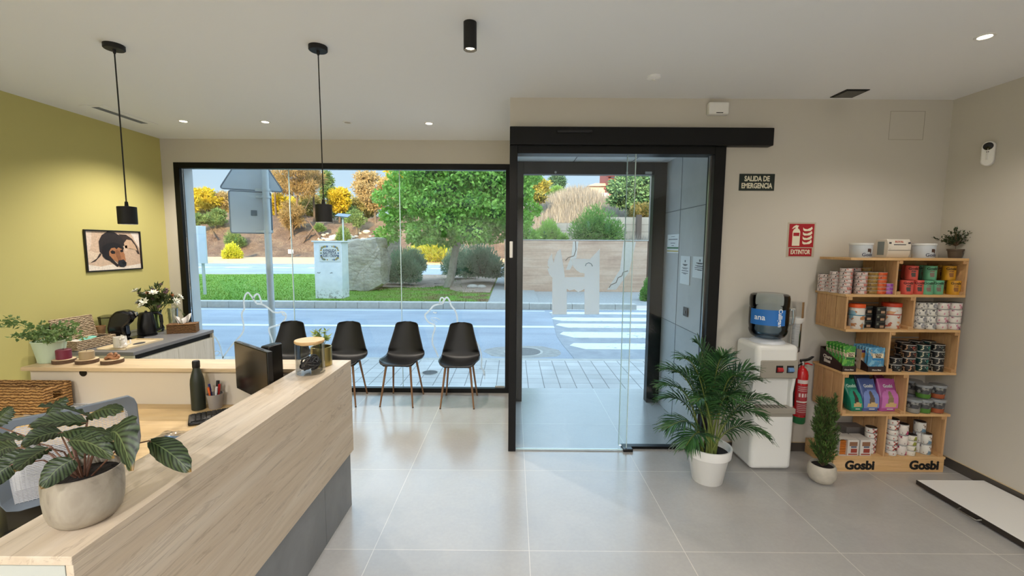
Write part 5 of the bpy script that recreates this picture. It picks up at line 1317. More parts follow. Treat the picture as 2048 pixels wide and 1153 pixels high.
MB().prism(P, -.084, .084, 'X').obj('carton_body', wc, t, bev=.004)
b = MB(); b.box((-.045, -.0665, .082), (.045, -.0655, .10))
for f_ in ((-.07, .11), (.07, .11), (-.07, .07), (.07, .07)): b.box((f_[0]-.008, -.064, f_[1]-.006), (f_[0]+.008, -.0615-.004, f_[1]+.006))
b.obj('printed_marks', mat('ink_dark', '3a3a44', .6), t)
b = text_mb('ROYAL', .020, .0004, .0004); b.v = [(x, y-.0600, z_+.118) for x, y, z_ in b.v]; b.obj('red_lettering', mat('ink_red', 'b8523c', .6), t, smooth=False)
MB().box((-.0848, -.03, .02), (-.084, .03, .12)).obj('side_print', mat('side_grey', '7f8a8c', .6), t)
MB().box((-.084, -.0655, .055), (.084, -.0645, .058)).obj('fold_line', mat('ink_dark2', '4a4a50', .6), t)
p = at(1909, 519, Y=YS+.16)
t = T('small_potted_plant', 'little dark green plant in a brown pot on the right of the top board', 'potted plant', (p.x, YS+.16, ZB[5]))
MB().lathe([(0, 0), (.036, 0), (.045, .055), (.050, .056), (.050, .068), (.044, .068), (0, .06)], n=28).obj('pot', mat('brown_pot', '5a4c3e', .7), t)
b = MB(); sb = MB(); rr = random.Random(8)
for k in range(26):
    a = rr.uniform(0, 6.28); el = rr.uniform(.35, 1.5); L = rr.uniform(.09, .15)
    e = Vector((math.cos(a)*math.cos(el)*L, math.sin(a)*math.cos(el)*L*.8, .085+math.sin(el)*L)); sb.tube([(0, 0, .06), (0, 0, .09), e], .0016, 4)
    for q in range(16):
        p_ = Vector((0, 0, .09)).lerp(e, rr.uniform(.25, 1.05)); leaf_quad(b, p_, (e-Vector((0, 0, .09))).normalized()+rv(rr)*.9, rv(rr), .022, .010)
sb.obj('stems', M['bark'], t); b.obj('leaves', leafmat('dark_leaf', '24331c', '3f5430'), t, smooth=False)
# crate level 4 (left): jars and black pouches; right: white tins
def jar(r, h, nm, lid):
    t = T('treat_jar', '', 'jar')
    MB().lathe([(0, 0), (r*.96, 0), (r, .004), (r, h*.80), (r*.93, h*.84), (r*.93, h*.86)], n=36).obj('jar_body', canmat('jar_'+nm, 'd3cfc8', {'a': '7fa6b8', 'b': 'c8956a'}[nm], {'a': 'b0784c', 'b': 'b5604c'}[nm], False, sc=16), t)
    MB().lathe([(r*.93, h*.855), (r*1.02, h*.86), (r*1.03, h*.99), (r*.98, h), (0, h)], n=36).obj('orange_lid', mat('lid_'+nm, lid, .4), t)
    MB().lathe([(r*1.002, h*.54), (r*1.002, h*.58)], n=36).obj('blue_band' if nm == 'a' else 'red_band', mat('jb'+nm, {'a': '3f84a0', 'b': 'a83c30'}[nm], .5), t)
    return t
x = at(1711, 652, Y=YS+.055).x; inst(jar(.050, .185, 'a', 'e0571f'), (x, YS+.055, ZB[3]), 0, 'treat jar with orange lid and blue band on the second shelf from the top', 'orange-lidded treat jars', 'jar')
x = at(1780, 650, Y=YS+.09).x; inst(jar(.060, .190, 'b', 'c23a1c'), (x, YS+.09, ZB[3]), 0, 'larger treat jar with red-orange lid right of the black pouches', 'orange-lidded treat jars', 'jar')
def small_box(nm, w_, d_, h, mats_, front=None):
    t = T(nm, '', 'box')
    MB().box((-w_/2, -d_/2, 0), (w_/2, d_/2, h)).obj('carton', mats_[0], t, bev=.002)
    if front:
        for i, (fx0, fx1, fz0, fz1, mm) in enumerate(front): MB().box((w_*(fx0-.5), -d_/2-.0008, h*fz0), (w_*(fx1-.5), -d_/2+.0002, h*fz1)).obj('front_print', mm, t, smooth=False)
    return t
bk = mat('pack_black', '141416', .4); bg = mat('pack_beige', 'a98a70', .5); gry = mat('pack_grey', '6f7468', .5)
bp = small_box('black_treat_box', .072, .07, .054, [bk], [(.45, .85, .12, .45, bg), (.1, .3, .5, .8, gry), (.05, .95, .92, .97, gry)])
G = 'black treat boxes on the second shelf'
for px, py, nm in ((1732, 647, 'left'), (1753, 648, 'right')):
    x = at(px, py, Y=YS+.075).x
    for i in range(3): inst(bp, (x, YS+(.075 if nm == 'right' else .10), ZB[3]+i*.0545), 0, 'black treat box, %s of the %s pile between the two jars' % (['bottom', 'middle', 'top'][i], nm), G, 'box')
mid = {c: can_proto('short_pet_food_tin', .0405, .0495, HW[c]) for c in ('wgrey', 'wpink')}
G = 'white tins on the second shelf, right side'
for px, c, dy, nm in ((1837, 'wgrey', .06, 'leftmost'), (1857, 'wgrey', .05, 'second'), (1880, 'wpink', .05, 'third'), (1905, 'wpink', .045, 'rightmost')):
    stack(mid[c], c, px, 656, 4, .0505, 'white short tin, %s of the '+nm+' stack on the second shelf', G, dy)
# level 3: Churu boxes left, black tins right
def pouch_box(cc, cc2, nm, lab, px, w_, dpth, dy, hgt):
    x = at(px, 741, Y=YS+dy).x
    t = T('treat_display_box', lab, 'box', (x, YS+dy+dpth/2, ZB[2]))
    bro = mat('box_brown', '2b1a18', .5)
    b = MB(); b.prism([(-dpth/2, 0), (dpth/2, 0), (dpth/2, hgt*.72), (-dpth/2+.02, hgt*.30), (-dpth/2, hgt*.22)], -w_/2, -w_/2+.003, 'X').prism([(-dpth/2, 0), (dpth/2, 0), (dpth/2, hgt*.72), (-dpth/2+.02, hgt*.30), (-dpth/2, hgt*.22)], w_/2-.003, w_/2, 'X').box((-w_/2, -dpth/2, 0), (w_/2, -dpth/2+.003, hgt*.22)).box((-w_/2, dpth/2-.003, 0), (w_/2, dpth/2, hgt*.72))
    b.obj('open_tray', bro, t)
    tw = mat('churu_white', 'd9d0c4', .6)
    b = text_mb('Churu', .036, .0003, .0012, 'CENTER', 1); c2 = text_mb('Bites', .036, .0003, .0012, 'CENTER', 1)
    bb = MB().add([(-w_/2-.001+y, -x_, z_+.095) for x_, y, z_ in b.v], b.f).add([(-w_/2-.001+y, -x_, z_+.063) for x_, y, z_ in c2.v], c2.f); bb.v = [(x_, y*1.0, z_) for x_, y, z_ in bb.v]
    bb.xf(Matrix.Translation((0, .035, -.02))); 
    bb.obj('side_lettering', tw, t, smooth=False)
    q = text_mb('Churu Bites', .014, .0003, .0004); q.v = [(x_, y-dpth/2-.0005, z_+hgt*.08) for x_, y, z_ in q.v]; q.obj('front_lettering', tw, t, smooth=False)
    pm = canmat('pouch_'+nm, cc, cc2, 'b8a890', False, sc=24, thr=.52); band = mat('pouch_band_'+nm, {'green': '1f6a34', 'blue': '2f7fb8'}[nm], .4); cream = mat('pouch_cream', 'e0d2b4', .5)
    npo = 6
    for k in range(npo):
        y = -dpth/2+.012+k*(dpth-.03)/npo
        p_ = T('treat_pouch', '%s treat pouch, %s in the %s box' % (nm, ['frontmost', 'second', 'third', 'fourth', 'fifth', 'rearmost'][k], 'Churu Bites display'), 'pouch', (x, YS+dy+dpth/2+y, ZB[2]+.003), 0, nm+' treat pouches')
        MB().grid(lambda u, v: ((u-.5)*(w_-.012), -.009*math.sin(PI*u)*math.sin(PI*min(1, v*1.05)), v*hgt*.97), 8, 10).grid(lambda u, v: ((.5-u)*(w_-.012), .009*math.sin(PI*u)*math.sin(PI*min(1, v*1.05)), v*hgt*.97), 8, 10).obj('pouch_body', pm, p_)
        if k == 0:
            ww = w_-.012
            MB().box((-ww*.28, -.0105, hgt*.56), (ww*.36, -.0095, hgt*.74)).obj('cream_patch', cream, p_)
            MB().box((-ww*.28, -.0108, hgt*.46), (ww*.36, -.0098, hgt*.54)).obj('coloured_band', band, p_)
            q = text_mb('Churu', .020, .0003, .0006); r2 = text_mb('Bites', .020, .0003, .0006)
            MB().add([(x_+.004, y_-.0110, z_+hgt*.69) for x_, y_, z_ in q.v], q.f).add([(x_+.006, y_-.0110, z_+hgt*.605) for x_, y_, z_ in r2.v], r2.f).obj('pouch_lettering', mat('ink_brown', '3a2418', .6), p_, smooth=False)
pouch_box('3f8a3c', '6fae48', 'green', 'brown open display box of green Churu Bites pouches', 1698, .105, .24, .01, .195)
pouch_box('4f8fb8', '7fb6d0', 'blue', 'brown open display box of blue Churu Bites pouches', 1753, .135, .20, .01, .185)
x = at(1724, 737, Y=YS+.10).x
bx = small_box('slim_treat_box', .065, .05, .15, [mat('box_orangewhite', 'c9b39a', .5)], [(.0, 1, .88, 1, mat('box_purple', '4b2a6a', .5)), (0, 1, .62, .86, mat('box_amber', 'c98a3c', .5)), (.15, .8, .1, .55, mat('box_pale', 'd8d2c8', .5))])
inst(bx, (x, YS+.10, ZB[2]), 0, 'slim white and amber box standing between the two Churu displays', None, 'box')
blk = {c: can_proto('black_pet_food_tin', .0425, .0505, HW[c]) for c in ('black', 'blackred', 'teal')}
G = 'black pet food tins on the middle shelf'
for px, c, n, dy, nm in ((1788, 'black', 2, .06, 'leftmost front'), (1814, 'blackred', 4, .055, 'second front'), (1841, 'teal', 4, .055, 'third front'), (1871, 'black', 4, .06, 'rightmost front'), (1799, 'blackred', 4, .16, 'first rear'), (1826, 'black', 4, .18, 'second rear'), (1852, 'teal', 4, .18, 'third rear')):
    stack(blk[c], c, px, 739, n, .0515, 'black tin, %s of the '+nm+' stack on the middle shelf', G, dy)
# level 2: three bags and translucent tubs
def bag(cc, cc2, px, w_, lean, lab, nm, dy=.05, txt=True, h=.235, dp=.09):
    x = at(px, 826, Y=YS+dy).x
    t = T('pet_food_bag', lab, 'bag', (x, YS+dy+.045, ZB[1]), 0, 'pet food bags')
    def body(s):
        def fn(u, v):
            th_ = dp/2*(1-.92*max(0, (v-.45)/.55)**1.1)
            a = u*2*PI; cx_ = math.copysign(abs(math.cos(a))**.45, math.cos(a)); sy_ = math.copysign(abs(math.sin(a))**.45, math.sin(a))
            puff = 1+.05*math.sin(PI*v)
            return (cx_*w_/2*puff+lean*v*h-lean*h*.3, sy_*th_*puff+.25*v*v*dp, v*h+.004*math.sin(a*3+v*9))
        return fn
    m_ = NT('bag_'+nm); nn = m_.noise(m_.co(), 18, 2); m_.col(m_.mix(1, C(cc), m_.ramp(nn, [(.3, (.9,)*3+(1,)), (.7, (1.05,)*3+(1,))]), 'MULTIPLY')); m_.b.inputs['Roughness'].default_value = .32; m_.bump(m_.noise(m_.co(), 30, 2), .25, .01)
    MB().grid(body(1), 32, 18).obj('bag_body', m_.m, t, ang=70)
    if txt:
        def onf(u, v):  # point on the front face
            th_ = dp/2*(1-.92*max(0, (v-.45)/.55)**1.1)*(1+.05*math.sin(PI*v))
            return (u*w_/2+lean*v*h-lean*h*.3, -th_+.25*v*v*dp-.0020, v*h)
        def patch(pts, mm, name, off=0):
            b = MB()
            from mathutils.geometry import tessellate_polygon
            # fine grid clipped by polygon
            n_ = 26
            def inside(a_, b_):
                c = False; j = len(pts)-1
                for i in range(len(pts)):
                    if (pts[i][1] > b_) != (pts[j][1] > b_) and a_ < (pts[j][0]-pts[i][0])*(b_-pts[i][1])/(pts[j][1]-pts[i][1])+pts[i][0]: c = not c
                    j = i
                return c
            for i in range(n_):
                for j in range(n_):
                    u0 = -1+2*i/n_; v0 = j/n_
                    if inside(u0+1/n_, v0+.5/n_):
                        q = [onf(u0, v0), onf(u0+2/n_, v0), onf(u0+2/n_, v0+1/n_), onf(u0, v0+1/n_)]; b.add([(a, c-off, d_) for a, c, d_ in q], [(0, 1, 2, 3)])
            if b.v: b.obj(name, mm, t, smooth=False)
        patch([(-.95, .12), (.95, .12), (.95, .55), (.7, .68), (-.3, .68), (-.7, .62), (-.95, .5)], mat('bag2_'+nm, cc2, .35), 'lighter_panel')
        patch([(-.28, .25), (.38, .25), (.35, .45), (.22, .62), (.12, .66), (-.02, .66), (-.14, .6), (-.2, .4)], mat('bagcat_'+nm, {'teal': '3b2f2c', 'blue': '5d5148', 'pink': '8d7a5c'}[nm.split('_')[0]], .6), 'cat_picture', .0008)
        patch([(-.55, .16), (.7, .16), (.75, .25), (.4, .30), (-.4, .28)], mat('bagfood', 'c9ac78', .6), 'food_picture', .0014)
        b = text_mb('Gosbi', .030, .0003, .0010); o_ = onf(0, .80)
        sl = (onf(0, .9)[1]-onf(0, .7)[1])/(.2*h)
        b.v = [(x_+lean*.8*h-lean*h*.3+lean*z_, y_+o_[1]-.001+z_*sl, z_+.80*h) for x_, y_, z_ in b.v]; b.obj('brand_lettering', mat('bag_ink_'+nm, 'cfd6d8' if nm != 'teal' else 'b8dccb', .5), t, smooth=False)
        b = MB().add([onf(-.3, .07), onf(.4, .07), onf(.4, .095), onf(-.3, .095)], [(0, 1, 2, 3)]).obj('small_print', mat('bag_ink2', 'dfe6e4', .5), t, smooth=False)
bag('137a62', '18957a', 1711, .095, -.20, 'teal pet food bag leaning at the left of the crate with three bags', 'teal')
bag('4a5f98', '7289c4', 1741, .125, -.05, 'blue pet food bag in the middle of the three bags', 'blue')
bag('a84f92', 'c271b4', 1778, .135, .02, 'pink pet food bag at the right of the three bags', 'pink')
bag('1f5f4e', '', 1706, .09, -.1, 'dark green pet food bag standing behind the teal bag', 'tealb', .16, False)
bag('37466e', '', 1731, .12, -.05, 'dark blue pet food bag standing behind the blue bag', 'blueb', .16, False, .245)
bag('7a3a58', '', 1770, .12, 0, 'dark pink pet food bag standing behind the pink bag', 'pinkb', .16, False, .25)
def ptub(nm, cc):
    t = T('snack_tub', '', 'tub'); r = .050; h = .105
    MB().lathe([(0, 0), (r*.80, 0), (r*.82, .003), (r*.97, h*.84)], n=36).obj('tub_body', canmat('tubb_'+nm, '45464a', '8a8a86', '1c1c1e', False, sc=24), t)
    MB().lathe([(r*.84, .004), (r*.91, h*.36)], n=36).obj('coloured_contents', mat('tubc_'+nm, cc, .5), t)
    MB().lathe([(r*.97, h*.82), (r*1.05, h*.83), (r*1.05, h*.97), (r, h), (0, h)], n=36).obj('clear_lid', mat('tubl', '8d9296', .25), t)
    return t
pt = {n: ptub(n, c) for n, c in (('grey', '8d8a82'), ('green', '4a7a2a'), ('brown', '9a4f2c'))}
G = 'grey-lidded snack tubs on the lower shelf'
for px, py, c, dy, lv, lab in ((1824, 827, 'grey', .05, 0, 'snack tub at the left of the bottom row with pale contents'), (1844, 828, 'green', .05, 0, 'snack tub in the middle of the bottom row with green contents'), (1871, 828, 'brown', .05, 0, 'snack tub at the right of the bottom row with brown contents'), (1845, 799, 'green', .07, 1, 'upper snack tub with green contents'), (1873, 798, 'brown', .07, 1, 'upper snack tub with brown contents'), (1824, 800, 'grey', .17, 1, 'shaded upper snack tub at the back left'), (1824, 800, 'grey', .17, 0, 'shaded lower snack tub at the back left')):
    x = at(px, py, Y=YS+dy).x; inst(pt[c], (x+(.004 if px == 1844 else 0), YS+dy, ZB[1]+lv*.106), 0, lab, G, 'tub')
# level 1
wbx = mat('box_white', 'cfcac2', .5); rdp = mat('box_redprint', '9a3f30', .5); brp = mat('box_brownprint', '8a6248', .5); nvp = mat('box_navy', '3a4a66', .5)
def x0_(px, dy=.05): return at(px, 908, Y=YS+dy).x
wb = small_box('sachet_carton', .085, .12, .125, [wbx], [(.15, .85, .62, .88, brp), (.3, .8, .52, .6, nvp), (.3, .85, .2, .45, rdp), (.1, .9, .06, .14, rdp)])
for px, lb in ((1697, 'white carton with brown picture beside the orange sachets'), (1722, 'white carton with brown picture, right one of the pair')):
    inst(wb, (x0_(px), YS+.07, ZB[0]), 0, lb, 'white cartons on the bottom shelf', 'box')
x = x0_(1672, .1)
t = T('open_sachet_box', 'open white box of orange sachets at the left of the bottom shelf', 'box', (x, YS+.10, ZB[0]))
b = MB().box((-.048, -.09, 0), (-.046, .09, .13)).box((.046, -.09, 0), (.048, .09, .13)).box((-.046, .088, 0), (.046, .09, .13)).box((-.048, -.09, .13), (.048, .09, .132)).box((-.046, -.09, 0), (.046, .088, .002))
b.obj('carton', wbx, t)
for k in range(9):
    MB().grid(lambda u, v: ((u-.5)*.082, -.075+v*.14, .004+.0065*math.sin(PI*u)*math.sin(PI*v)), 6, 6).grid(lambda u, v: ((.5-u)*.082, -.075+v*.14, .004-.003*math.sin(PI*u)*math.sin(PI*v)), 6, 6)
    s_ = T('orange_sachet', 'orange sachet, %s in the open white box' % (ORD[k] if k < 8 else 'topmost'), 'sachet', (x, YS+.10, ZB[0]+.002+k*.0125), R.uniform(-.03, .03), 'orange sachets in the open box')
    MB().box((-.041, -.075, 0), (.041, .065, .009)).obj('sachet_pack', mat('sachet_orange', 'c9762c', .4) if k == 0 else bpy.data.materials['sachet_orange'], s_, bev=.004)
lw1 = {c: can_proto('white_pet_food_tin', .038, .0395, HW[c]) for c in ('wred',)}
G = 'white pet food tins on the bottom shelf'
stack(lw1['wred'], '', 1738, 905, 5, .0405, 'white and red tin, %s of the pile left of the divider', G, .08)
stack(lw1['wred'], '', 1780, 910, 7, .0405, 'white and red tin, %s of the tall pile right of the divider', G, .045)
big = {c: can_proto('large_pet_food_tin', .0375, .080, HW[c]) for c in ('wmag', 'wblue')}
stack(big['wmag'], '', 1800, 911, 3, .081, 'large magenta-banded tin, %s of its pile on the bottom shelf', G, .05)
gr = can_proto('white_pet_food_tin', .036, .0395, HW['wgreen'])
stack(gr, '', 1818, 910, 4, .0405, 'white and olive tin, %s of its pile on the bottom shelf', G, .045)
stack(big['wblue'], '', 1834, 906, 3, .081, 'large blue-banded tin, %s of the three-high pile', G, .10)
stack(big['wblue'], '', 1848, 907, 2, .081, 'large blue-banded tin, %s of the two-high pile', G, .065)
stack(lw1['wred'], '', 1859, 903, 2, .0405, 'white and red tin, %s of the short two-tin pile', G, .13)
b_ = small_box('flat_carton', .16, .10, .05, [mat('box_shade', '6f6a66', .5)])
for k in range(3): inst(b_, (x0_(1702, .22), YS+.235, ZB[0]+k*.051), 0, 'grey flat carton, %s of three behind the white cartons' % ['bottom', 'middle', 'top'][k], 'grey flat cartons', 'box')
# ================================================================== OUTSIDE
ZW, ZR = -.05, -.13       # sidewalk and road level
def ground(name, x0, x1, y0, y1, zf, m_, nx=40, ny=40, kind='structure', thick=.3):
    b = MB().grid(lambda u, v: (x0+(x1-x0)*u, y0+(y1-y0)*v, zf(x0+(x1-x0)*u, y0+(y1-y0)*v)), nx, ny)
    o = b.obj(name, m_, ang=80); o['kind'] = kind; return o
# near pavement of small ribbed tiles
s = NT('pavement_tiles'); v = s.co(); br = s.n('TexBrick'); s.l(v, br.inputs['Vector']); br.offset = .0
br.inputs['Scale'].default_value = 1; br.inputs['Mortar Size'].default_value = .006; br.inputs['Brick Width'].default_value = .2; br.inputs['Row Height'].default_value = .2
br.inputs['Color1'].default_value = C('d0ccc6'); br.inputs['Color2'].default_value = C('c2beb8'); br.inputs['Mortar'].default_value = C('96918b')
b2 = s.n('TexBrick'); s.l(v, b2.inputs['Vector']); b2.offset = 0; b2.inputs['Scale'].default_value = 1; b2.inputs['Mortar Size'].default_value = .004; b2.inputs['Brick Width'].default_value = .2; b2.inputs['Row Height'].default_value = .05; b2.inputs['Color1'].default_value = (1, 1, 1, 1); b2.inputs['Color2'].default_value = (1, 1, 1, 1); b2.inputs['Mortar'].default_value = (.72, .72, .72, 1)
f = s.noise(v, 1.3, 5); c = s.mix(1, br.outputs[0], b2.outputs[0], 'MULTIPLY'); c = s.mix(1, c, s.ramp(f, [(.3, (.82,)*3+(1,)), (.65, (1.08,)*3+(1,))]), 'MULTIPLY'); s.col(c); s.b.inputs['Roughness'].default_value = .75
struct(MB().box((-30, YF-.02, -.35), (30, 6.50, ZW)).obj('sidewalk', s.m, smooth=False))
M['kerb'] = mat('kerb_stone', 'b9b4aa', .8, var=.12, vs=6)
struct(MB().box((-30, 6.50, -.35), (30, 6.62, ZW)).obj('trim_1', M['kerb'], smooth=False))
# entrance slab joins floor
struct(MB().box((-.03, YF-.20, -.3), (1.62, YF, -.002)).obj('floor_threshold', M['floor'], smooth=False))
struct(MB().box((-3.72, D1+.05, -.3), (-.03, YF, .02)).obj('window_sill', M['conc'], smooth=False))
# asphalt
s = NT('asphalt'); v = s.co(); f = s.noise(v, .55, 6, .6); g = s.noise(v, 60, 2); h_ = s.noise(s.co((.25, 2.2, 1)), 1.2, 4)
c = s.ramp(f, [(.3, C('939aa3')), (.7, C('a9afb6'))]); c = s.mix(1, c, s.ramp(g, [(.3, (.86,)*3+(1,)), (.7, (1.1,)*3+(1,))]), 'MULTIPLY'); c = s.mix(1, c, s.ramp(h_, [(.35, (.92,)*3+(1,)), (.6, (1.04,)*3+(1,))]), 'MULTIPLY')
s.col(c); s.b.inputs['Roughness'].default_value = .8; s.bump(g, .3, .01); M['asphalt'] = s.m
struct(MB().box((-45, 6.62, -.4), (45, 12.35, ZR)).obj('road', M['asphalt'], smooth=False))
# darker asphalt of the crossing
s = NT('asphalt_patch'); v = s.co(); f = s.noise(v, 3, 6, .6); s.col(s.ramp(f, [(.3, C('8c8f92')), (.7, C('a4a6a8'))])); s.b.inputs['Roughness'].default_value = .8
b = MB(); edge = [(1.02, 6.70), (.98, 7.3), (.93, 7.9), (.90, 8.6), (.93, 9.4), (.98, 10.2), (1.02, 11.2), (1.0, 11.8)]
b.prism([(x, y) for x, y in edge]+[(14, 11.8), (14, 6.70)], ZR, ZR+.006, 'Z'); struct(b.obj('road_patch', s.m, smooth=False))
def paintm(name, thr=.42):
    s = NT(name); v = s.co((1, 2.5, 1)); f = s.noise(v, 9, 6, .75); g = s.noise(s.co(), 2.0, 3)
    w_ = s.ramp(s.math('ADD', f, s.math('MULTIPLY', g, .35)), [(thr+.12, (0, 0, 0, 1)), (thr+.17, (1, 1, 1, 1))])
    s.col(s.mix(w_, C('8b8d8f'), C('e4e5e2'))); s.b.inputs['Roughness'].default_value = .7; return s.m
M['paint'] = paintm('worn_road_paint'); M['paint2'] = paintm('road_paint', .2)
p = [at(900, y, Z=ZR) for y in (651.5, 655)]
tag(MB().box((-45, p[1].y, ZR), (at(1108, 654, Z=ZR).x, p[0].y, ZR+.004)).obj('lane_line', M['paint2'], smooth=False), 'thin white lane line running along the middle of the road', 'road marking')
tag(MB().box((-45, 12.02, ZR), (.9, 12.10, ZR+.004)).obj('edge_line', M['paint2'], smooth=False), 'thin white line along the far kerb of the road', 'road marking')
for i, (ya, yb, x0) in enumerate([(700, 688, 1140), (677, 665.5, 1120), (657, 648.5, 1112), (643.5, 636.5, 1103), (629.5, 625.5, 1098), (621.5, 618, 1096)]):
    A = at(1180, ya, Z=ZR); B = at(1180, yb, Z=ZR); X0 = at(x0, (ya+yb)/2, Z=ZR).x
    rr = random.Random(i); n = 9
    low = [(X0+.06*rr.random()+j*.0, A.y) for j in range(1)]
    pl = [(X0+.25, A.y), (8.5, A.y), (8.5, B.y), (X0+.1, B.y), (X0, (A.y*.4+B.y*.6))]
    t = MB().prism(pl, ZR+.006, ZR+.010, 'Z').obj('crossing_stripe', M['paint'], smooth=False)
    tag(t, 'white zebra crossing stripe, %s on the road' % ['nearest to the door', 'second from the door', 'third from the door', 'fourth from the door', 'fifth from the door', 'farthest from the door'][i], 'road marking', 'zebra crossing stripes')
# covers
def cover(px, py, r, zz_, label, cc='6e6c69'):
    p = at(px, py, Z=zz_); t = T('manhole_cover', label, 'manhole cover', (p.x, p.y, zz_), 0, 'manhole covers')
    MB().lathe([(r*.86, 0), (r*.86, .003), (0, .003)], n=36).obj('cover_plate', mat('cov'+cc, cc, .6, .3, var=.15, vs=20), t)
    MB().lathe([(r, 0), (r, .004), (r*.87, .004)], n=36).obj('cover_ring', M['kerb'], t)
cover(1047, 704, .34, ZR, 'round iron cover in a patched spot of the road by the entrance')
cover(860, 746, .12, ZW, 'small dark cover on the pavement behind the rightmost chair', '4a4846')
# rough concrete collar around the road cover
p = at(1047, 704, Z=ZR); rr = random.Random(4)
P = [(p.x+(.62+.1*rr.random())*math.cos(2*PI*k/18), p.y+(.42+.08*rr.random())*math.sin(2*PI*k/18)) for k in range(18)]
struct(MB().prism(P, ZR-.02, ZR+.001, 'Z').obj('road_repair', mat('pale_concrete_patch', '9d9a93', .85, var=.15, vs=9), smooth=False))
# far kerb: individual stones
KS = {}
for k in range(34):
    x0 = -17.5+k*.62
    if x0 > 3.4: break
    o = MB().box((0, 0, -.3), (.612, .26, .06)).obj('kerb_stone', M['kerb'], bev=.012) if k == 0 else None
    if k == 0: k0 = o
    else: o = k0.copy(); COL.objects.link(o)
    o.location = (x0, 12.37, 0-.02*(x0 > -1)*min(1, (x0+1)/2)); tag(o, 'pale kerb stone along the far side of the road', 'kerb', 'kerb stones along the far side of the road')
# lawn
def lawn_z(x, y): 
    t = max(0, (y-12.6)/10.5); return .02+.10*t+.03*math.sin(x*.7)*math.sin(y*.5)*t
s = NT('lawn_grass'); v = s.co(); f = s.noise(v, .35, 5, .6); g = s.noise(v, 24, 4, .7); pw = s.noise(v, 1.4, 4)
sp = s.n('SeparateXYZ'); s.l(s.co(), sp.inputs[0])
c = s.ramp(g, [(.25, C('466f14')), (.5, C('6c9a22')), (.75, C('98bc3c'))])
dry = s.math('MULTIPLY', s.ramp(s.math('ADD', sp.outputs[0], 0), [(0, (0, 0, 0, 1)), (1, (1, 1, 1, 1))]), 1)
mr = s.n('MapRange'); s.l(sp.outputs[0], mr.inputs[0]); mr.inputs[1].default_value = -6; mr.inputs[2].default_value = -1.5
dm = s.math('MULTIPLY', mr.outputs[0], s.ramp(pw, [(.42, (0, 0, 0, 1)), (.6, (1, 1, 1, 1))]))
c = s.mix(dm, c, s.ramp(g, [(.3, C('6d5236')), (.7, C('937a48'))])); s.col(c); s.b.inputs['Roughness'].default_value = .9; s.bump(g, 1, .05); M['lawn'] = s.m
def path_left(y): return at(0, 0, Y=1).x*0 + (-.75 if y < 15 else -.75-(y-15)*.02)
ground('lawn', -32, -.75, 12.62, 23.0, lawn_z, M['lawn'], 60, 40)
gb = MB(); rr = random.Random(77)
for k in range(26000):
    y = 12.66+10*rr.random()**1.7; x = rr.uniform(-16, -.8)
    if x < -y*.95 or (-6.4 < x < -4.9 and 13.2 < y < 14.2): continue
    h = rr.uniform(.02, .055); a = rr.uniform(0, PI); w_ = .010*y/14
    p = Vector((x, y, lawn_z(x, y))); sd = Vector((math.cos(a), math.sin(a), 0))*w_
    gb.add([p-sd, p+sd, p+Vector((rr.uniform(-.02, .02), rr.uniform(-.02, .02), h))], [(0, 1, 2)])
o = gb.obj('lawn_grass', M['lawn'], smooth=False); tag(o, 'short green lawn grass beyond the far kerb', 'grass', kind='stuff')
# bare earth behind the lawn on the right, path
M['earth'] = mat('dry_earth', '9c8470', .95, var=.2, vs=3, bump=.6, bs=6, bd=.05)
s = NT('gravel_path'); f = s.noise(s.co(), 30, 4, .7); s.col(s.ramp(f, [(.3, C('8b8a86')), (.7, C('aeaca6'))])); s.b.inputs['Roughness'].default_value = .9; M['gravel'] = s.m
ground('path', -.76, .8, 12.62, 30, lambda x, y: .0+.012*(y-12.6), M['gravel'], 4, 20)
ground('far_sidewalk', .3, 40, 12.62, 16.2, lambda x, y: -.03+.02*(y-12.6)/3, M['gravel'], 10, 10)
def soilz(x, y): return lawn_z(x, y)+.015*math.sin(3*x+y)
bb_ = MB().grid(lambda u, v: (-7.0+6.2*u, 15.6+7.5*v*(1 if True else 0)+(1.5*(1-u)**2)*(1-v), 0), 20, 16); bb_.v = [(x, y, soilz(x, y)+.02*(0 if y < 16 else 1)) for x, y, z_ in bb_.v]
# organic front edge
bb_.v = [(x, y+(.6*math.sin(x*1.7)+.3*math.sin(x*4))*(1 if y < 17.3 else .3) + (1.0 if x < -2.5 else 0)*max(0, 1-(y-15.6)/3), z_+.012) for x, y, z_ in bb_.v]
o = bb_.obj('bare_soil', M['earth'], ang=80); o['kind'] = 'structure'
# second street, sunlit verge, embankment and hill behind
def zat(py, Y, px=500): return at(px, py, Y=Y).z
zs0 = zat(548, 23.0); zs1 = zat(528.5, 31.0); zv = zat(516, 36.0)
ground('far_street', -60, 6, 23.0, 31.0, lambda x, y: zs0+(zs1-zs0)*(y-23)/8, M['asphalt'], 20, 6)
for k in range(9):
    x0 = -26+k*2.6; t = MB().box((x0, 27.2, 0), (x0+1.5, 27.75, .02)).obj('far_crossing_mark', M['paint2'], smooth=False); t.location.z = zs0+(zs1-zs0)*.55
    tag(t, 'pale painted bar on the distant street beyond the lawn', 'road marking', 'painted bars on the distant street')
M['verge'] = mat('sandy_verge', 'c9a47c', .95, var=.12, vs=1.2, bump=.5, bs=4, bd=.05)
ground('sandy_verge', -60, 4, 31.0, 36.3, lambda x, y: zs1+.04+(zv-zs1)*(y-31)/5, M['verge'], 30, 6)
def bank_z(x, y):
    t = min(1, max(0, (y-36)/9.5)); t2 = t*t*(3-2*t)
    zt = 4.0+.5*math.sin(x*.13+1)+.3*math.sin(x*.4)
    n_ = noise.noise(Vector((x*.35, y*.5, 0)))*.5+noise.noise(Vector((x*1.1, y*1.4, 3)))*.22
    return zv+t2*zt+n_*min(1, t*4+.02)+max(0, y-46)*.09
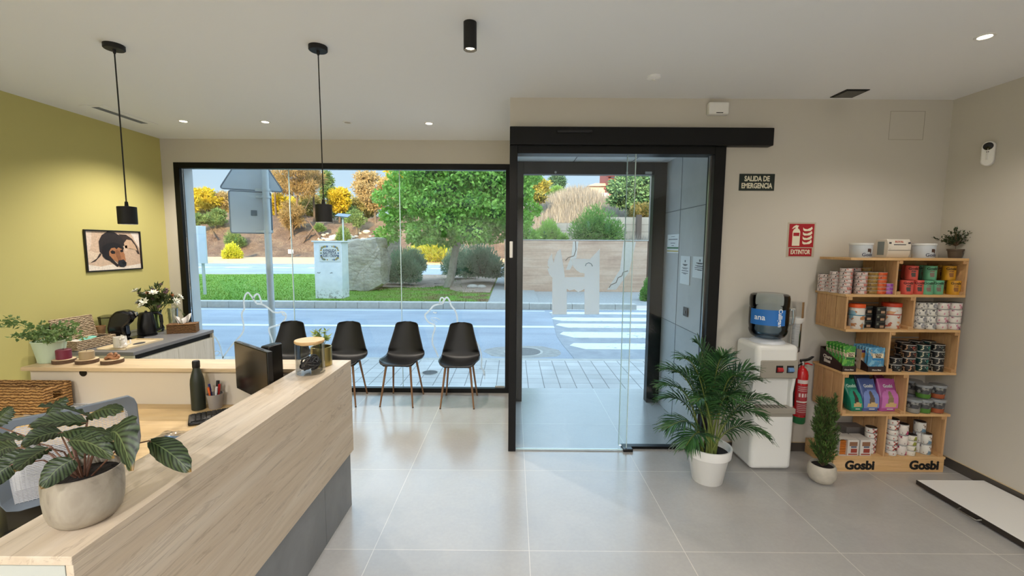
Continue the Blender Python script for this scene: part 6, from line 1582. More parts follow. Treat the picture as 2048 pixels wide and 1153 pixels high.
s = NT('shade_darkened_soil'); v = s.co(); f = s.noise(v, .9, 6, .65); g = s.noise(v, 6, 4, .7)  # soil tones darkened in place of shade; the bank itself stands in sun
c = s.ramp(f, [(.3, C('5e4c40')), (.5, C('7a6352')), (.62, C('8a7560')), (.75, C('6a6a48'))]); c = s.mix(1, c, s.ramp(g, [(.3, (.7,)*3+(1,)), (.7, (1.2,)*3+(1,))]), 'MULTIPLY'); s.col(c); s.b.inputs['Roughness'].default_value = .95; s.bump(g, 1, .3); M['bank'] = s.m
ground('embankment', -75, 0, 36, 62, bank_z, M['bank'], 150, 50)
# ------------------------------------------------------------------ vegetation builders
def crown(b, blobs, n, L, W, rr, shell=.55, fold=.2):
    tot = sum(r[0]*r[1] for _, r in blobs)
    for c, r in blobs:
        k = int(n*r[0]*r[1]/tot)
        for _ in range(k):
            d = rv(rr); q = shell+(1-shell)*rr.random()**.6
            p = Vector(c)+Vector((d.x*r[0], d.y*r[1], d.z*r[2]))*q
            ld = (d*.35+rv(rr)*1.2).normalized(); leaf_quad(b, p, ld, rv(rr), L*rr.uniform(.7, 1.3), W*rr.uniform(.7, 1.3), 0, fold)
def branch_tree(b, base, top, r0, r1, rr, nb=6, spread=1.5, h0=.6, ends=None):
    base, top = Vector(base), Vector(top); pts = [base.lerp(top, i/6)+Vector((math.sin(i*1.3)*.03*r0*10, math.cos(i)*.02*r0*10, 0)) for i in range(7)]
    b.tube(pts, [r0+(r1-r0)*i/6 for i in range(7)], 10)
    for k in range(nb):
        a = 2*PI*k/nb+rr.random(); s_ = pts[6].lerp(pts[3], rr.random()*.4) ; L = spread*rr.uniform(.7, 1.1)
        e = s_+Vector((math.cos(a)*L, math.sin(a)*L*.8, L*rr.uniform(.5, 1.1))); m_ = s_.lerp(e, .5)+Vector((0, 0, -.1*L)); b.tube([s_, m_, e], [r1*.7, r1*.45, r1*.15], 7)
        if ends is not None: ends.append(e)
# the round tree in front
rr = random.Random(101)
TY = 17.0; tb_ = at(893, 573, Y=TY); tp = at(921, 480, Y=TY)
t = T('round_tree', 'dense round green tree with pale trunk on the lawn', 'tree', (tb_.x, TY, lawn_z(tb_.x, TY)))
b = MB(); branch_tree(b, (tb_.x, TY, 0), (tp.x+.1, TY, tp.z+.5), .17, .12, rr, 7, 1.7)
b.obj('trunk', mat('pale_bark', 'a59a8a', .9, var=.15, vs=6), t, w=True)
b = MB(); blobs = []
cc = at(905, 390, Y=TY)
outline = [(770, 395, .50), (775, 470, .5), (800, 440, .6), (825, 390, .7), (810, 350, .6), (850, 345, .8), (860, 410, .9), (850, 465, .7), (890, 380, .9), (900, 440, .9), (890, 478, .5), (935, 350, .9), (940, 410, 1.0), (940, 460, .8), (985, 360, .9), (990, 420, .9), (985, 468, .6), (1025, 385, .8), (1030, 440, .7), (1050, 470, .45), (1010, 340, .9), (830, 480, .35), (870, 320, .9), (960, 300, 1.), (1000, 300, .8), (920, 290, .9), (1045, 350, .7), (1060, 420, .45), (795, 375, .5), (780, 430, .45), (765, 480, .25), (1066, 475, .3)]
for px, py, r in outline:
    for dy in (-.9, .5) if r > .6 else (-.2,):
        p = at(px, py, Y=TY+dy*(1 if r < .8 else 1.2)); blobs.append((tuple(p), (r, r*.9, r*.62)))
crown(b, blobs, 40000, .15, .105, rr, .62)
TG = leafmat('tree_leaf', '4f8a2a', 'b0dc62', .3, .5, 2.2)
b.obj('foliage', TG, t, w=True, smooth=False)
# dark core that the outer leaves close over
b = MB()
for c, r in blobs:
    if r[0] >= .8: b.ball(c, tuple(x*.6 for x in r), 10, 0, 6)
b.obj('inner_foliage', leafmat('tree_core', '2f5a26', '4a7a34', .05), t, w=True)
# low shrubs on the earth bed
SG = leafmat('rosemary', '5a7f62', 'a6bf9c', .2, .6, 5)
def shrub(px0, px1, py_top, py_bot, Y, name, label, m_, n=6000, L=.15, W=.035, grp=None, depth=None, dens=1, up=.5, cat='shrub'):
    a = at(px0, py_bot, Y=Y); c = at(px1, py_top, Y=Y); w_ = (c.x-a.x)/2; h = c.z-a.z; cx = (a.x+c.x)/2
    t = T(name, label, cat, (cx, Y, a.z), 0, grp); rr = random.Random(label); b = MB(); dp = depth or w_*.8
    k = max(5, int(w_*6)); blobs = []
    for i in range(k):
        f = (i+.5)/k*2-1; hh = math.sqrt(max(.15, 1-f*f)); blobs.append(((cx+f*w_*.75, Y+rr.uniform(-.4, .4)*dp, a.z+h*.42*hh*rr.uniform(.8, 1.2)), (max(w_*.35, .1), dp*.5, h*.55*hh)))
    for c_, r in blobs:
        for _ in range(int(n*dens/k)):
            d = rv(rr); q = .3+.95*rr.random()**.7; p = Vector(c_)+Vector((d.x*r[0], d.y*r[1], d.z*r[2]))*q; p.z = max(p.z, a.z+rr.uniform(.0, .12))
            leaf_quad(b, p, (d+Vector((0, 0, up))+rv(rr)*.5), rv(rr), L*rr.uniform(.6, 1.3), W, 0, .2)
    b.obj('foliage', m_, t, w=True, smooth=False)
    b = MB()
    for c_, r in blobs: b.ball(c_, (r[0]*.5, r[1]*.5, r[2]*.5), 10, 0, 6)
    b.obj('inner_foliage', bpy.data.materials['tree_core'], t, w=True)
    b = MB()
    for i in range(6): a_ = i*1.05; b.tube([(cx, Y, a.z), (cx+math.cos(a_)*w_*.5, Y+math.sin(a_)*dp*.4, a.z+h*.5)], .02, 5)
    b.obj('stems', M['bark'], t, w=True)
    return t
shrub(762, 842, 506, 562, 17.6, 'rosemary_bush', 'dark blue-green bush beside the rock slab', SG, 7000, grp=None)
shrub(800, 852, 500, 540, 19.2, 'rosemary_bush', 'smaller pale bush behind the dark one left of the tree', SG, 4000)
shrub(884, 960, 496, 549, 20.5, 'rosemary_bush', 'grey-green bush behind the tree trunk', SG, 6000)
shrub(922, 1008, 492, 552, 18.8, 'rosemary_bush', 'large grey-green bush right of the tree trunk', SG, 8000)
YG_ = leafmat('yellow_fern', '7f9a2a', 'd3c83a', .35, .6, 2)
shrub(818, 906, 484, 519, 33.5, 'palm_bush', 'yellow-green feathery bush behind the tree on the left', YG_, 4500, .6, .07, up=.9)
# stones at bed edge, hoses
M['stone'] = mat('pale_stone', 'b5aca0', .9, var=.12, vs=6)
for i, (px, py, r) in enumerate([(945, 552, .17), (963, 551, .15)]):
    p = at(px, py, Y=16.6); o = MB().ball((0, 0, 0), (r*1.3, r, r*.6), 12, 0, 8).obj('border_stone', M['stone']); o.location = (p.x, 16.6, lawn_z(p.x, 16.6)+r*.4); tag(o, 'pale border stone, %s one at the edge of the planting bed' % ['left', 'right'][i], 'stone', 'border stones')
# concrete pillar with tile plaque
A = at(631, 598, Y=13.4); B = at(686, 598, Y=13.4)
px0, px1 = A.x, B.x; pz = at(660, 482, Y=13.4).z
t = T('street_name_pillar', 'white rendered pillar with a painted tile street plaque on the lawn', 'pillar', ((px0+px1)/2, 13.6, .03))
s = NT('worn_white_render'); v = s.co(); f = s.noise(v, 3, 6, .65); g = s.noise(v, 12, 5, .7); sp = s.n('SeparateXYZ'); s.l(v, sp.inputs[0])
c = s.ramp(f, [(.3, C('deddd8')), (.7, C('f0efea'))]); low = s.math('MULTIPLY', s.ramp(sp.outputs[2], [(0, (1, 1, 1, 1)), (.35, (0, 0, 0, 1))]), s.ramp(g, [(.5, (0, 0, 0, 1)), (.58, (1, 1, 1, 1))]))
s.col(s.mix(low, c, C('8a8478'))); s.b.inputs['Roughness'].default_value = .85
MB().box((px0, 13.4, .0), (px1, 13.95, pz-.04)).obj('pillar_shaft', s.m, t, w=True, bev=.015)
MB().box((px0-.05, 13.36, pz-.04), (px1+.06, 14.0, pz)).obj('pillar_cap', s.m, t, w=True, bev=.01)
b = MB(); c0 = px0+.25
for k in range(9): b.box((px0+.08+k*.02+.3*(k > 4), 13.397, .82+.01*math.sin(k*2)), (px0+.105+k*.02+.3*(k > 4), 13.4, .835+.01*math.sin(k*2)))
b.obj('crack', mat('crack_dark', '6a655c', .9), t, w=True, smooth=False)
P0 = at(638, 490, Y=13.395); P1 = at(681, 523.5, Y=13.395); tx0, tx1, tz0, tz1 = P0.x, P1.x, P1.z, P0.z; W_ = tx1-tx0; H_ = tz1-tz0
s = NT('plaque_tiles'); br = s.n('TexBrick'); s.l(s.co((1, 1, 1), rot=(PI/2, 0, 0)), br.inputs['Vector']); s.col(C('dcd8cc')); s.b.inputs['Roughness'].default_value = .3
pq = MB().box((tx0, 13.385, tz0), (tx1, 13.4, tz1)).obj('tile_plaque', s.m, t, w=True, smooth=False)
ink = mat('plaque_navy', '2a3450', .5); scr = [mat('plaque_blue', '5b7390', .5), mat('plaque_ochre', 'b5924a', .5), mat('plaque_olive', '7b7f5a', .5)]
rr = random.Random(9)
b = [MB(), MB(), MB()]
for k in range(34):
    a = 2*PI*k/34; e = .9+.05*math.sin(a*8); cx_ = (tx0+tx1)/2+math.copysign(abs(math.cos(a))**.5, math.cos(a))*W_*.41; cz_ = (tz0+tz1)/2+math.copysign(abs(math.sin(a))**.5, math.sin(a))*H_*.40
    q = MB().lathe([(0, 0), (.035*rr.uniform(.6, 1.2), 0)], n=8, sx=rr.uniform(.6, 1.4)); b[k % 3].add([(x+cx_, 13.3835-.0003*(k % 3), y+cz_) for x, y, z_ in q.v], q.f)
for i in range(3): o = b[i].obj('painted_scrolls', scr[i], pq, smooth=False); o.data.transform(Matrix.Translation(-Vector(t.location)))
for tx_, dz, sz in (('AVINGUDA', .66, .10), ('BAUTISTA', .50, .115), ('SOLER i CRESPO', .33, .10)):
    q = text_mb(tx_, sz, .0005, .0025, 'CENTER', .80); o = MB().add([(x+(tx0+tx1)/2, y+13.383, z_+tz0+H_*dz) for x, y, z_ in q.v], q.f).obj('painted_lettering', ink, pq, smooth=False); o.data.transform(Matrix.Translation(-Vector(t.location)))
# rock slab monument
def rock(name, label, poly, y0, y1, m_, sc=.06, seed=0):
    xs_ = [p[0] for p in poly]; cx = sum(xs_)/len(xs_); zb = min(p[1] for p in poly)
    b = MB(); n = len(poly); res = []
    # subdivide outline
    P = []
    for i in range(n):
        a, c = poly[i], poly[(i+1) % n]
        for k in range(6): P.append((a[0]+(c[0]-a[0])*k/6, a[1]+(c[1]-a[1])*k/6))
    cz_ = sum(p[1] for p in P)/len(P); cxx = sum(p[0] for p in P)/len(P)
    rings = [(y0, .0), (y0, .35), (y0-.0, .7), (y0+.02, .95), (y0+.1, 1), (y0+(y1-y0)*.35, 1.0), (y0+(y1-y0)*.7, 1.0), (y1-.1, 1), (y1, .9), (y1, .5), (y1, .0)]
    m2 = len(P); vs = []
    for y, s_ in rings:
        for x, z_ in P:
            q = Vector((cxx+(x-cxx)*max(s_, .001), y, cz_+(z_-cz_)*max(s_, .001))); nz = noise.noise_vector(q*1.6+Vector((seed, 0, 0)))*sc*1.5+noise.noise_vector(q*5)*sc*.5
            st_ = noise.noise(Vector((q.x*.6, q.y, q.z*7)))*sc; vs.append(q+nz+Vector((st_, -st_, 0)))
    fs = [(j*m2+i, j*m2+(i+1) % m2, (j+1)*m2+(i+1) % m2, (j+1)*m2+i) for j in range(len(rings)-1) for i in range(m2)]
    b.add(vs, fs); o = b.obj(name, m_, None, loc=(cx, (y0+y1)/2, zb), w=True, ang=30); return tag(o, label, 'rock')
s = NT('layered_rock'); v = s.co((1, 1, 5)); f = s.noise(v, 2.2, 6, .6, .8); g = s.noise(s.co(), 9, 5, .65)
c = s.ramp(f, [(.3, C('8d857a')), (.5, C('a89e90')), (.7, C('bcb2a3'))]); vo = s.n('TexVoronoi', feature='DISTANCE_TO_EDGE'); s.l(s.co((1, 1, 1)), vo.inputs['Vector']); vo.inputs['Scale'].default_value = 1.3
c = s.mix(s.ramp(vo.outputs[0], [(0, (.6, .6, .6, 1)), (.006, (.5, .5, .5, 1)), (.014, (0, 0, 0, 1))]), c, C('6b6257')); c = s.mix(1, c, s.ramp(g, [(.3, (.85,)*3+(1,)), (.7, (1.1,)*3+(1,))]), 'MULTIPLY'); s.col(c); s.b.inputs['Roughness'].default_value = .9; s.bump(g, .8, .06); M['rock'] = s.m
pz_ = lambda x, y, Y: (lambda q: (q.x, q.z))(at(x, y, Y=Y))
rock('rock_monument', 'large layered rock block standing behind the white pillar', [pz_(688, 584, 15.4), pz_(735, 584, 15.4), pz_(764, 568, 15.4), pz_(764, 520, 15.4), pz_(757, 490, 15.4), pz_(752, 475, 15.4), pz_(690, 480, 15.4)], 15.4, 16.6, M['rock'])
rock('rock_slab', 'smaller pale rock slab behind the large rock block', [pz_(758, 545, 18.2), pz_(798, 545, 18.2), pz_(798, 478, 18.2), pz_(790, 470, 18.2), pz_(762, 474, 18.2)], 18.2, 18.6, M['rock'], .04, 5)
# solar panel lamp on thin pole
p0 = at(687, 482, Y=21); p1 = at(686, 432, Y=21)
t = T('solar_lamp', 'small solar panel lamp on a thin pole behind the white pillar', 'street lamp', (p0.x, 21, .1))
MB().tube([(p0.x, 21, .1), (p0.x, 21, p1.z)], .035, 10).obj('pole', M['galv'], t, w=True)
MB().obox((p1.x, 21, p1.z+.02), (.62, .45, .03), (.35, .1, 0)).obj('solar_panel', mat('solar_dark', '56606a', .3, .3), t, w=True)
MB().box((p1.x-.05, 20.9, p1.z-.1), (p1.x+.05, 21.1, p1.z)).obj('lamp_head', M['galv'], t, w=True)
# traffic sign backs on the near pavement
YP = 5.75
pb = at(545, 660, Y=YP)
t = T('road_sign_post', 'grey steel post carrying the backs of a triangular and a square road sign', 'road sign', (pb.x, YP, ZW))
MB().tube([(pb.x, YP, ZW), (pb.x, YP, 4.3)], .042, 20).obj('post', M['galv'], t, w=True)
sg = mat('sign_back_grey', 'c3cad0', .5, .0, var=.03, vs=5); rim = mat('sign_rim', '7a828a', .5, .1)
SA = math.radians(28)   # plates turned away from the wall
def plate(poly, y, nm, th_=.006):
    """poly in local plate coords (s along plate, z); plate hangs left of the post"""
    ux, uy = math.cos(SA), math.sin(SA)
    b = MB(); b.prism(poly, 0, th_, 'Y')
    M4 = Matrix.Translation((pb.x, YP+y, 0)) @ Matrix.Rotation(SA, 4, 'Z'); b.xf(M4); b.obj(nm, sg, t, w=True, bev=.001)
    n = len(poly); bb = MB(); pts = [Vector((a, th_/2, c)) for a, c in poly]+[Vector((poly[0][0], th_/2, poly[0][1]))]; bb.tube(pts, .009, 6); bb.xf(M4); bb.obj(nm.replace('plate', 'rim'), rim, t, w=True)
def ps(px, py):
    """pixel on the plate plane -> (s, z)"""
    d = AF+AR*((px-1024)/FPX)-AU*((py-576.5)/FPX); n_ = Vector((-math.sin(SA), math.cos(SA), 0)); o_ = Vector((pb.x, YP+.07, 0))
    k = (o_-EYE).dot(n_)/d.dot(n_); q = EYE+d*k; return ((q-o_).dot(Vector((math.cos(SA), math.sin(SA), 0))), q.z)
def rounded(P, r=.03, n=5):
    out = []
    for i in range(len(P)):
        a, c, d = Vector(P[i-1]), Vector(P[i]), Vector(P[(i+1) % len(P)]); u = (a-c).normalized()*r; v = (d-c).normalized()*r
        for k in range(n+1):
            s_ = k/n; q = (c+u)*(1-s_)**2+c*2*s_*(1-s_)+(c+v)*s_*s_; out.append(tuple(q))
    return out
q0 = ps(457, 381); q1 = ps(463, 466); w_ = .47
plate(rounded([(q0[0], q0[1]), (q0[0]+w_, q0[1]), (q0[0]+w_, q1[1]), (q0[0], q1[1])]), .07, 'square_plate')
q2 = ps(438, 377); q3 = ps(459, 330); sl = (q3[0]-q2[0])/(q3[1]-q2[1]); Ht = .62
plate(rounded([(q2[0], q2[1]), (q2[0]+.72, q2[1]), (q2[0]+.36, q2[1]+Ht)], .05), .075, 'triangular_plate')
for px, py in ((505, 379), (507, 393), (507, 463)):
    a = ps(px-13, py); z_ = a[1]
    b = MB().box((a[0]+.10, -.03, z_-.016), (.03, -.005, z_+.016)).xf(Matrix.Translation((pb.x, YP+.07, 0)) @ Matrix.Rotation(SA, 4, 'Z')); b.obj('bracket', M['galv'], t, w=True, bev=.002)
    MB().lathe([(.050, z_-.016), (.050, z_+.016), (.042, z_+.016)], c=(pb.x, YP, 0), n=20).obj('clamp', M['galv'], t, w=True)
a = ps(508, 424); b = MB().box((a[0]-.035, -.004, a[1]-.05), (a[0]+.035, -.001, a[1]+.02)).xf(Matrix.Translation((pb.x, YP+.07, 0)) @ Matrix.Rotation(SA, 4, 'Z')); b.obj('maker_sticker', mat('sticker', '6d7a86', .5), t, w=True)
# small white sign across the road, left edge of the window
p0 = at(409, 592, Y=14.2); a = at(391, 452, Y=14.2); c = at(417, 527, Y=14.2)
t = T('small_road_sign', 'narrow white road sign panel on a thin post on the lawn', 'road sign', (p0.x, 14.2, .03))
MB().box((p0.x-.035, 14.2, .03), (p0.x+.035, 14.26, a.z)).obj('post', M['galv'], t, w=True)
MB().box((a.x-.25, 14.14, c.z), (a.x+.22, 14.19, a.z)).obj('sign_panel', mat('panel_white', 'dfe6ea', .4), t, w=True, bev=.004)
MB().box((c.x-.23, 14.13, c.z), (c.x, 14.18, a.z-.01)).obj('sign_panel', mat('panel_white2', 'cfd8dd', .4), t, w=True, bev=.004)
# ------------------------------------------------------------------ concrete wall, block wall, right-hand mound
WY = 16.2
a = at(1030, 583, Y=WY); c = at(1292, 583, Y=WY); zt = at(1160, 481.5, Y=WY).z
s = NT('boundary_wall_concrete'); v = s.co((.5, 1, 3)); f = s.noise(v, 1.2, 6, .65); g = s.noise(s.co(), 10, 5, .7); sp = s.n('SeparateXYZ'); s.l(s.co(), sp.inputs[0])
c_ = s.ramp(f, [(.3, C('b3917a')), (.5, C('c7a68c')), (.7, C('d8bba2'))]); c_ = s.mix(1, c_, s.ramp(g, [(.3, (.92,)*3+(1,)), (.7, (1.06,)*3+(1,))]), 'MULTIPLY')
wv = s.n('TexWave', wave_type='BANDS', bands_direction='Z'); s.l(s.co(), wv.inputs[0]); wv.inputs['Scale'].default_value = 1.05; wv.inputs['Distortion'].default_value = .3
c_ = s.mix(1, c_, s.ramp(wv.outputs['Fac'], [(0, (.88,)*3+(1,)), (.08, (1, 1, 1, 1)), (1, (1, 1, 1, 1))]), 'MULTIPLY'); s.col(c_); s.b.inputs['Roughness'].default_value = .9
t = T('boundary_wall', 'long beige concrete boundary wall seen through the glass door', 'wall', ((a.x+c.x)/2, WY+.1, 0))
MB().box((a.x-.4, WY, -.1), (c.x, WY+.2, zt)).obj('wall_body', s.m, t, w=True, bev=.01)
MB().box((a.x-.42, WY-.02, zt), (c.x+.02, WY+.22, zt+.03)).obj('wall_coping', M['kerb'], t, w=True)
ck = MB(); pt = mat('repair_mortar', 'c3b8aa', .9, var=.05)
def crack(pts, wd=.02, y=WY):
    for i in range(len(pts)-1):
        A_ = at(*pts[i], Y=y); B_ = at(*pts[i+1], Y=y); d = (B_-A_); n_ = Vector((-d.z, 0, d.x)).normalized()*wd/2; ck.add([A_+n_+Vector((0, -.004, 0)), A_-n_+Vector((0, -.004, 0)), B_-n_+Vector((0, -.004, 0)), B_+n_+Vector((0, -.004, 0))], [(0, 1, 2, 3)])
crack([(1151, 483), (1152, 500), (1148, 512), (1136, 516), (1131, 522)], .03); crack([(1256, 542), (1246, 545), (1244, 552), (1236, 556), (1232, 566), (1222, 570), (1218, 576)], .03)
ck.obj('wall_cracks', mat('crack_brown', '6b5a4a', .9), t, w=True, smooth=False)
b = MB()
for P in ([(1146, 483), (1157, 483), (1153, 515), (1140, 540), (1132, 540), (1143, 512)], [(1247, 484), (1272, 484), (1258, 545), (1232, 580), (1214, 580), (1240, 540)]):
    q = [pz_(x, y, WY-.003) for x, y in P]; fill_poly(b, q, WY-.0032, WY)
b.obj('mortar_patches', pt, t, w=True, smooth=False)
a = at(1292, 583, Y=WY+.1); c = at(1306, 484, Y=WY+.1)
tag(MB().box((0, 0, 0), (c.x-a.x, .12, c.z+.1)).obj('timber_post', mat('brown_timber', '5e4a3c', .85), loc=(a.x, WY+.05, -.05), bev=.01), 'dark brown upright at the end of the concrete wall', 'post')
p0 = at(1300, 590, Y=16.9); p1 = at(1296, 350, Y=16.9)
t = T('utility_pole', 'tall grey wooden utility pole at the right behind the wall', 'pole', (p0.x-.04, 16.9, 0))
MB().tube([(0, 0, -.1), (-.02, 0, 3), (-.05, 0, 7.2)], [.10, .095, .08], 14).obj('pole_shaft', wood('weathered_pole', '9a8f84', '857a70', '5c5249', 'Z', 1.2, .9), t)
# hedge at the right edge
HG = leafmat('hedge', '3f7a2e', '86b84e', .25, .5, 4)
shrub(1280, 1330, 556, 606, 13.9, 'hedge', 'trimmed green hedge at the right edge of the door view', HG, 6000, .07, .05, depth=.5, up=.2)
# raised ground behind wall with block wall
def mound(x, y):
    base = 1.55+.05*(y-16.5)
    h_ = 2.3*math.exp(-((x-5.6)/3.6)**2-((y-38)/8.5)**2)+.5*math.exp(-((x-1.5)/6)**2-((y-36)/7)**2)
    return base+h_+.18*noise.noise(Vector((x*.7, y*.7, 2)))+max(0, min(1, (y-25)/8))*1.0
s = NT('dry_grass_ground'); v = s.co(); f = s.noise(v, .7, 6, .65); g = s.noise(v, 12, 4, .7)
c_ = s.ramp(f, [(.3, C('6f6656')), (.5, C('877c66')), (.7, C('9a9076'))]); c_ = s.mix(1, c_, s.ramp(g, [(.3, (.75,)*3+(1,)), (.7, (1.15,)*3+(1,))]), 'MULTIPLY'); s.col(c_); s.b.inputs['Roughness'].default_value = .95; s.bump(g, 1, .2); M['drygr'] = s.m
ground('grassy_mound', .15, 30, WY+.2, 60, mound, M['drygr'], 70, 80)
struct(MB().box((.0, WY+.2, -.3), (.15, 60, 1.6)).obj('mound_edge', M['drygr'], smooth=False))
DG = leafmat('dry_grass', '777068', 'a9a292', .3, .8, 1.5)
b = MB(); rr = random.Random(55)
for k in range(22000):
    y = rr.uniform(20, 46); x = rr.uniform(.3, y*.42)
    if (21.0 < y < 21.8 and 1.5 < x < 5.5) or (21.9 < y < 23 and x > 3.2): continue
    p = Vector((x, y, mound(x, y)-.03)); h = rr.uniform(.25, .75)*(1.2 if y > 28 else .8); w_ = .02*y/30; a = rr.uniform(0, PI); sd = Vector((math.cos(a), math.sin(a), 0))*w_
    tp_ = p+Vector((rr.uniform(-.2, .2), rr.uniform(-.2, .2), h)); b.add([p-sd, p+sd, p.lerp(tp_, .6)+sd*.8+Vector((.01, 0, 0)), tp_], [(0, 1, 2), (0, 2, 3)])
tag(b.obj('dry_grass', DG, smooth=False), 'tall pale dry grass covering the mound behind the wall', 'grass', kind='stuff')
# block wall on the mound
by = 22.5
def blockmat():
    s = NT('concrete_blocks'); br = s.n('TexBrick'); s.l(s.co(rot=(PI/2, 0, 0)), br.inputs['Vector']); br.inputs['Scale'].default_value = 1; br.inputs['Brick Width'].default_value = .8; br.inputs['Row Height'].default_value = .38; br.inputs['Mortar Size'].default_value = .012
    br.inputs['Color1'].default_value = C('b3a898'); br.inputs['Color2'].default_value = C('a59a8b'); br.inputs['Mortar'].default_value = C('7d7468'); f = s.noise(s.co(), 3, 5); s.col(s.mix(1, br.outputs[0], s.ramp(f, [(.3, (.88,)*3+(1,)), (.7, (1.08,)*3+(1,))]), 'MULTIPLY')); s.b.inputs['Roughness'].default_value = .9; return s.m
M['block'] = blockmat()
a = at(1190, 434, Y=by); c = at(1340, 434, Y=by)
tag(MB().box((0, 0, -2.0), (c.x-a.x+2, .2, 0)).obj('block_wall', M['block'], loc=(a.x, by, a.z), smooth=False), 'pale concrete block wall on the mound lit by low sun', 'wall')
a2 = at(1085, 446, Y=21.3); c2 = at(1200, 446, Y=21.3)
tag(MB().box((0, 0, -1.8), (c2.x-a2.x, .2, 0)).obj('block_wall', M['block'], loc=(a2.x, 21.3, a2.z), smooth=False), 'grey block wall stretch in shade left of the big bush', 'wall')
p = at(1278, 434, Y=22.3); q = at(1284, 480, Y=22.3)
tag(MB().box((-.12, 0, 0), (.12, .2, p.z-q.z+.2)).obj('wall_buttress', mat('dark_upright', '5d5148', .9), loc=(p.x, 22.2, q.z-.1)), 'dark upright in front of the sunlit block wall', 'post')
# bushes on the mound
BG = leafmat('bush_green', '46743a', '8fb858', .3, .6, 3); BL = leafmat('bush_bright', '5f9a34', 'a8cc5a', .35, .6, 3); TQ = leafmat('tree_blue_green', '335c3f', '78a06c', .25, .6, 1.2)
shrub(1140, 1245, 415, 482, 18.2, 'wild_bush', 'large loose green bush above the concrete wall', BG, 5200, .16, .035, up=.6, depth=.9)
shrub(1072, 1122, 443, 482, 18.6, 'wild_bush', 'bright green bush above the left part of the concrete wall', BL, 3200, .15, .035, up=.7, depth=.8)
shrub(1122, 1134, 468, 481, 17.2, 'wild_bush', 'tiny bright bush between the two bushes above the wall', BL, 400, .10, .03)
shrub(1255, 1312, 407, 436, 23.6, 'hedge', 'dark flowering hedge above the block wall', leafmat('hedge_dark', '3d5a30', '8c7a4a', .2), 5000, .12, .05, depth=.6)
shrub(1094, 1132, 376, 392, 44, 'wild_bush', 'low green bush under the small tree on the skyline', BG, 2500, .25, .08, depth=1)
def tree(px0, px1, py0, py1, Y, label, m_, name='tree', n=7000, L=.22, W=.12, base=None, airy=False, trunk='5d5044', seed=1, gz=None, shell=.5):
    rr = random.Random(seed*7+int(px0)); a = at(px0, py1, Y=Y); c = at(px1, py0, Y=Y); cx = (a.x+c.x)/2; w_ = (c.x-a.x)/2; h = c.z-a.z
    z0 = gz if gz is not None else a.z-1.5
    t = T(name, label, 'tree', (cx, Y, z0)); b = MB(); ends = []
    branch_tree(b, (cx, Y, z0), (cx+w_*.1, Y, a.z+h*.35), .12*max(1, w_/2), .07*max(1, w_/2), rr, 7, w_*.75, ends=ends)
    b.obj('trunk', mat('bark_'+label[:12], trunk, .9), t, w=True)
    blobs = []; k = 26
    for i in range(k):
        d = rv(rr); q = .35+.6*rr.random()**.6
        r_ = min(w_, h*.6)*rr.uniform(.25, .5)*(.9 if airy else 1)
        blobs.append(((cx+d.x*(w_-r_*.6)*q, Y+d.y*w_*.6*q, a.z+h*.5+d.z*(h*.5-r_*.4)*q), (r_*1.15, r_, r_*.75)))
    b = MB(); crown(b, blobs, int(n*.45), L*1.15, W*1.15, rr, .1, .35); b.obj('foliage', m_, t, w=True, smooth=False)
    return t
tree(1208, 1325, 342, 424, 27.0, 'big blue-green tree at the right above the block wall', TQ, n=20000, L=.2, W=.11, seed=3, gz=2.4)
tree(1290, 1360, 340, 420, 26.0, 'bright green tree at the right edge behind the utility pole', BL, n=7000, L=.2, W=.1, seed=4, gz=2.4)
tree(1096, 1132, 345, 384, 50, 'small dark tree alone on the skyline', leafmat('skyline_dark', '2e5138', '5c8560', .15), n=3500, L=.4, W=.12, seed=5, gz=5)
tree(1050, 1100, 350, 412, 30, 'grey-green tree with yellow tips left in the door view', leafmat('olive_yellow', '55703e', 'c2b046', .35, .6, .6), n=8000, L=.2, W=.09, seed=6, gz=1.8)
# houses on the skyline
def house(px0, px1, py0, py1, Y, label, wc_, rc, roof=True, name='house'):
    a = at(px0, py1, Y=Y); c = at(px1, py0, Y=Y); t = T(name, label, 'house', ((a.x+c.x)/2, Y, a.z-1))
    MB().box((a.x, Y, a.z-1), (c.x, Y+6, c.z)).obj('wall', mat('hw'+label[:8], wc_, .9), t, w=True)
    if roof: MB().prism([(a.x-.3, c.z), (c.x+.3, c.z), (c.x+.1, c.z+.35), (a.x+.8, c.z+.35)], Y-.4, Y+6.4, 'Y').obj('roof', mat('hr'+label[:8], rc, .9), t, w=True)
    return t, a, c
t, a, c = house(1178, 1225, 373, 395, 62, 'low pale house with a flat roof on the skyline', 'b8a898', 'cfa98c')
t, a, c = house(1216, 1236, 338, 384, 60, 'red and white house tower on the skyline', '8a4a42', '6a3a34', False)
for i in range(3):
    w_ = MB().box((a.x+.35, 59.9, c.z-1.2-i*1.0), (c.x-.35, 60.0, c.z-.6-i*1.0)).obj('window', mat('hwin%d' % i, 'b9c3cc', .4), t, w=True)
MB().box((a.x-.6, 59.2, a.z+.3), (c.x+.5, 60, a.z+.5)).box((a.x-.3, 59.4, a.z+2.0), (c.x+.3, 60, a.z+2.15)).obj('balcony', mat('balcony_red', '8a4038', .8), t, w=True)
t, a, c = house(1197, 1218, 386, 410, 56, 'small white gable house beneath the skyline', 'c3c8d0', 'a8a8a8', False)
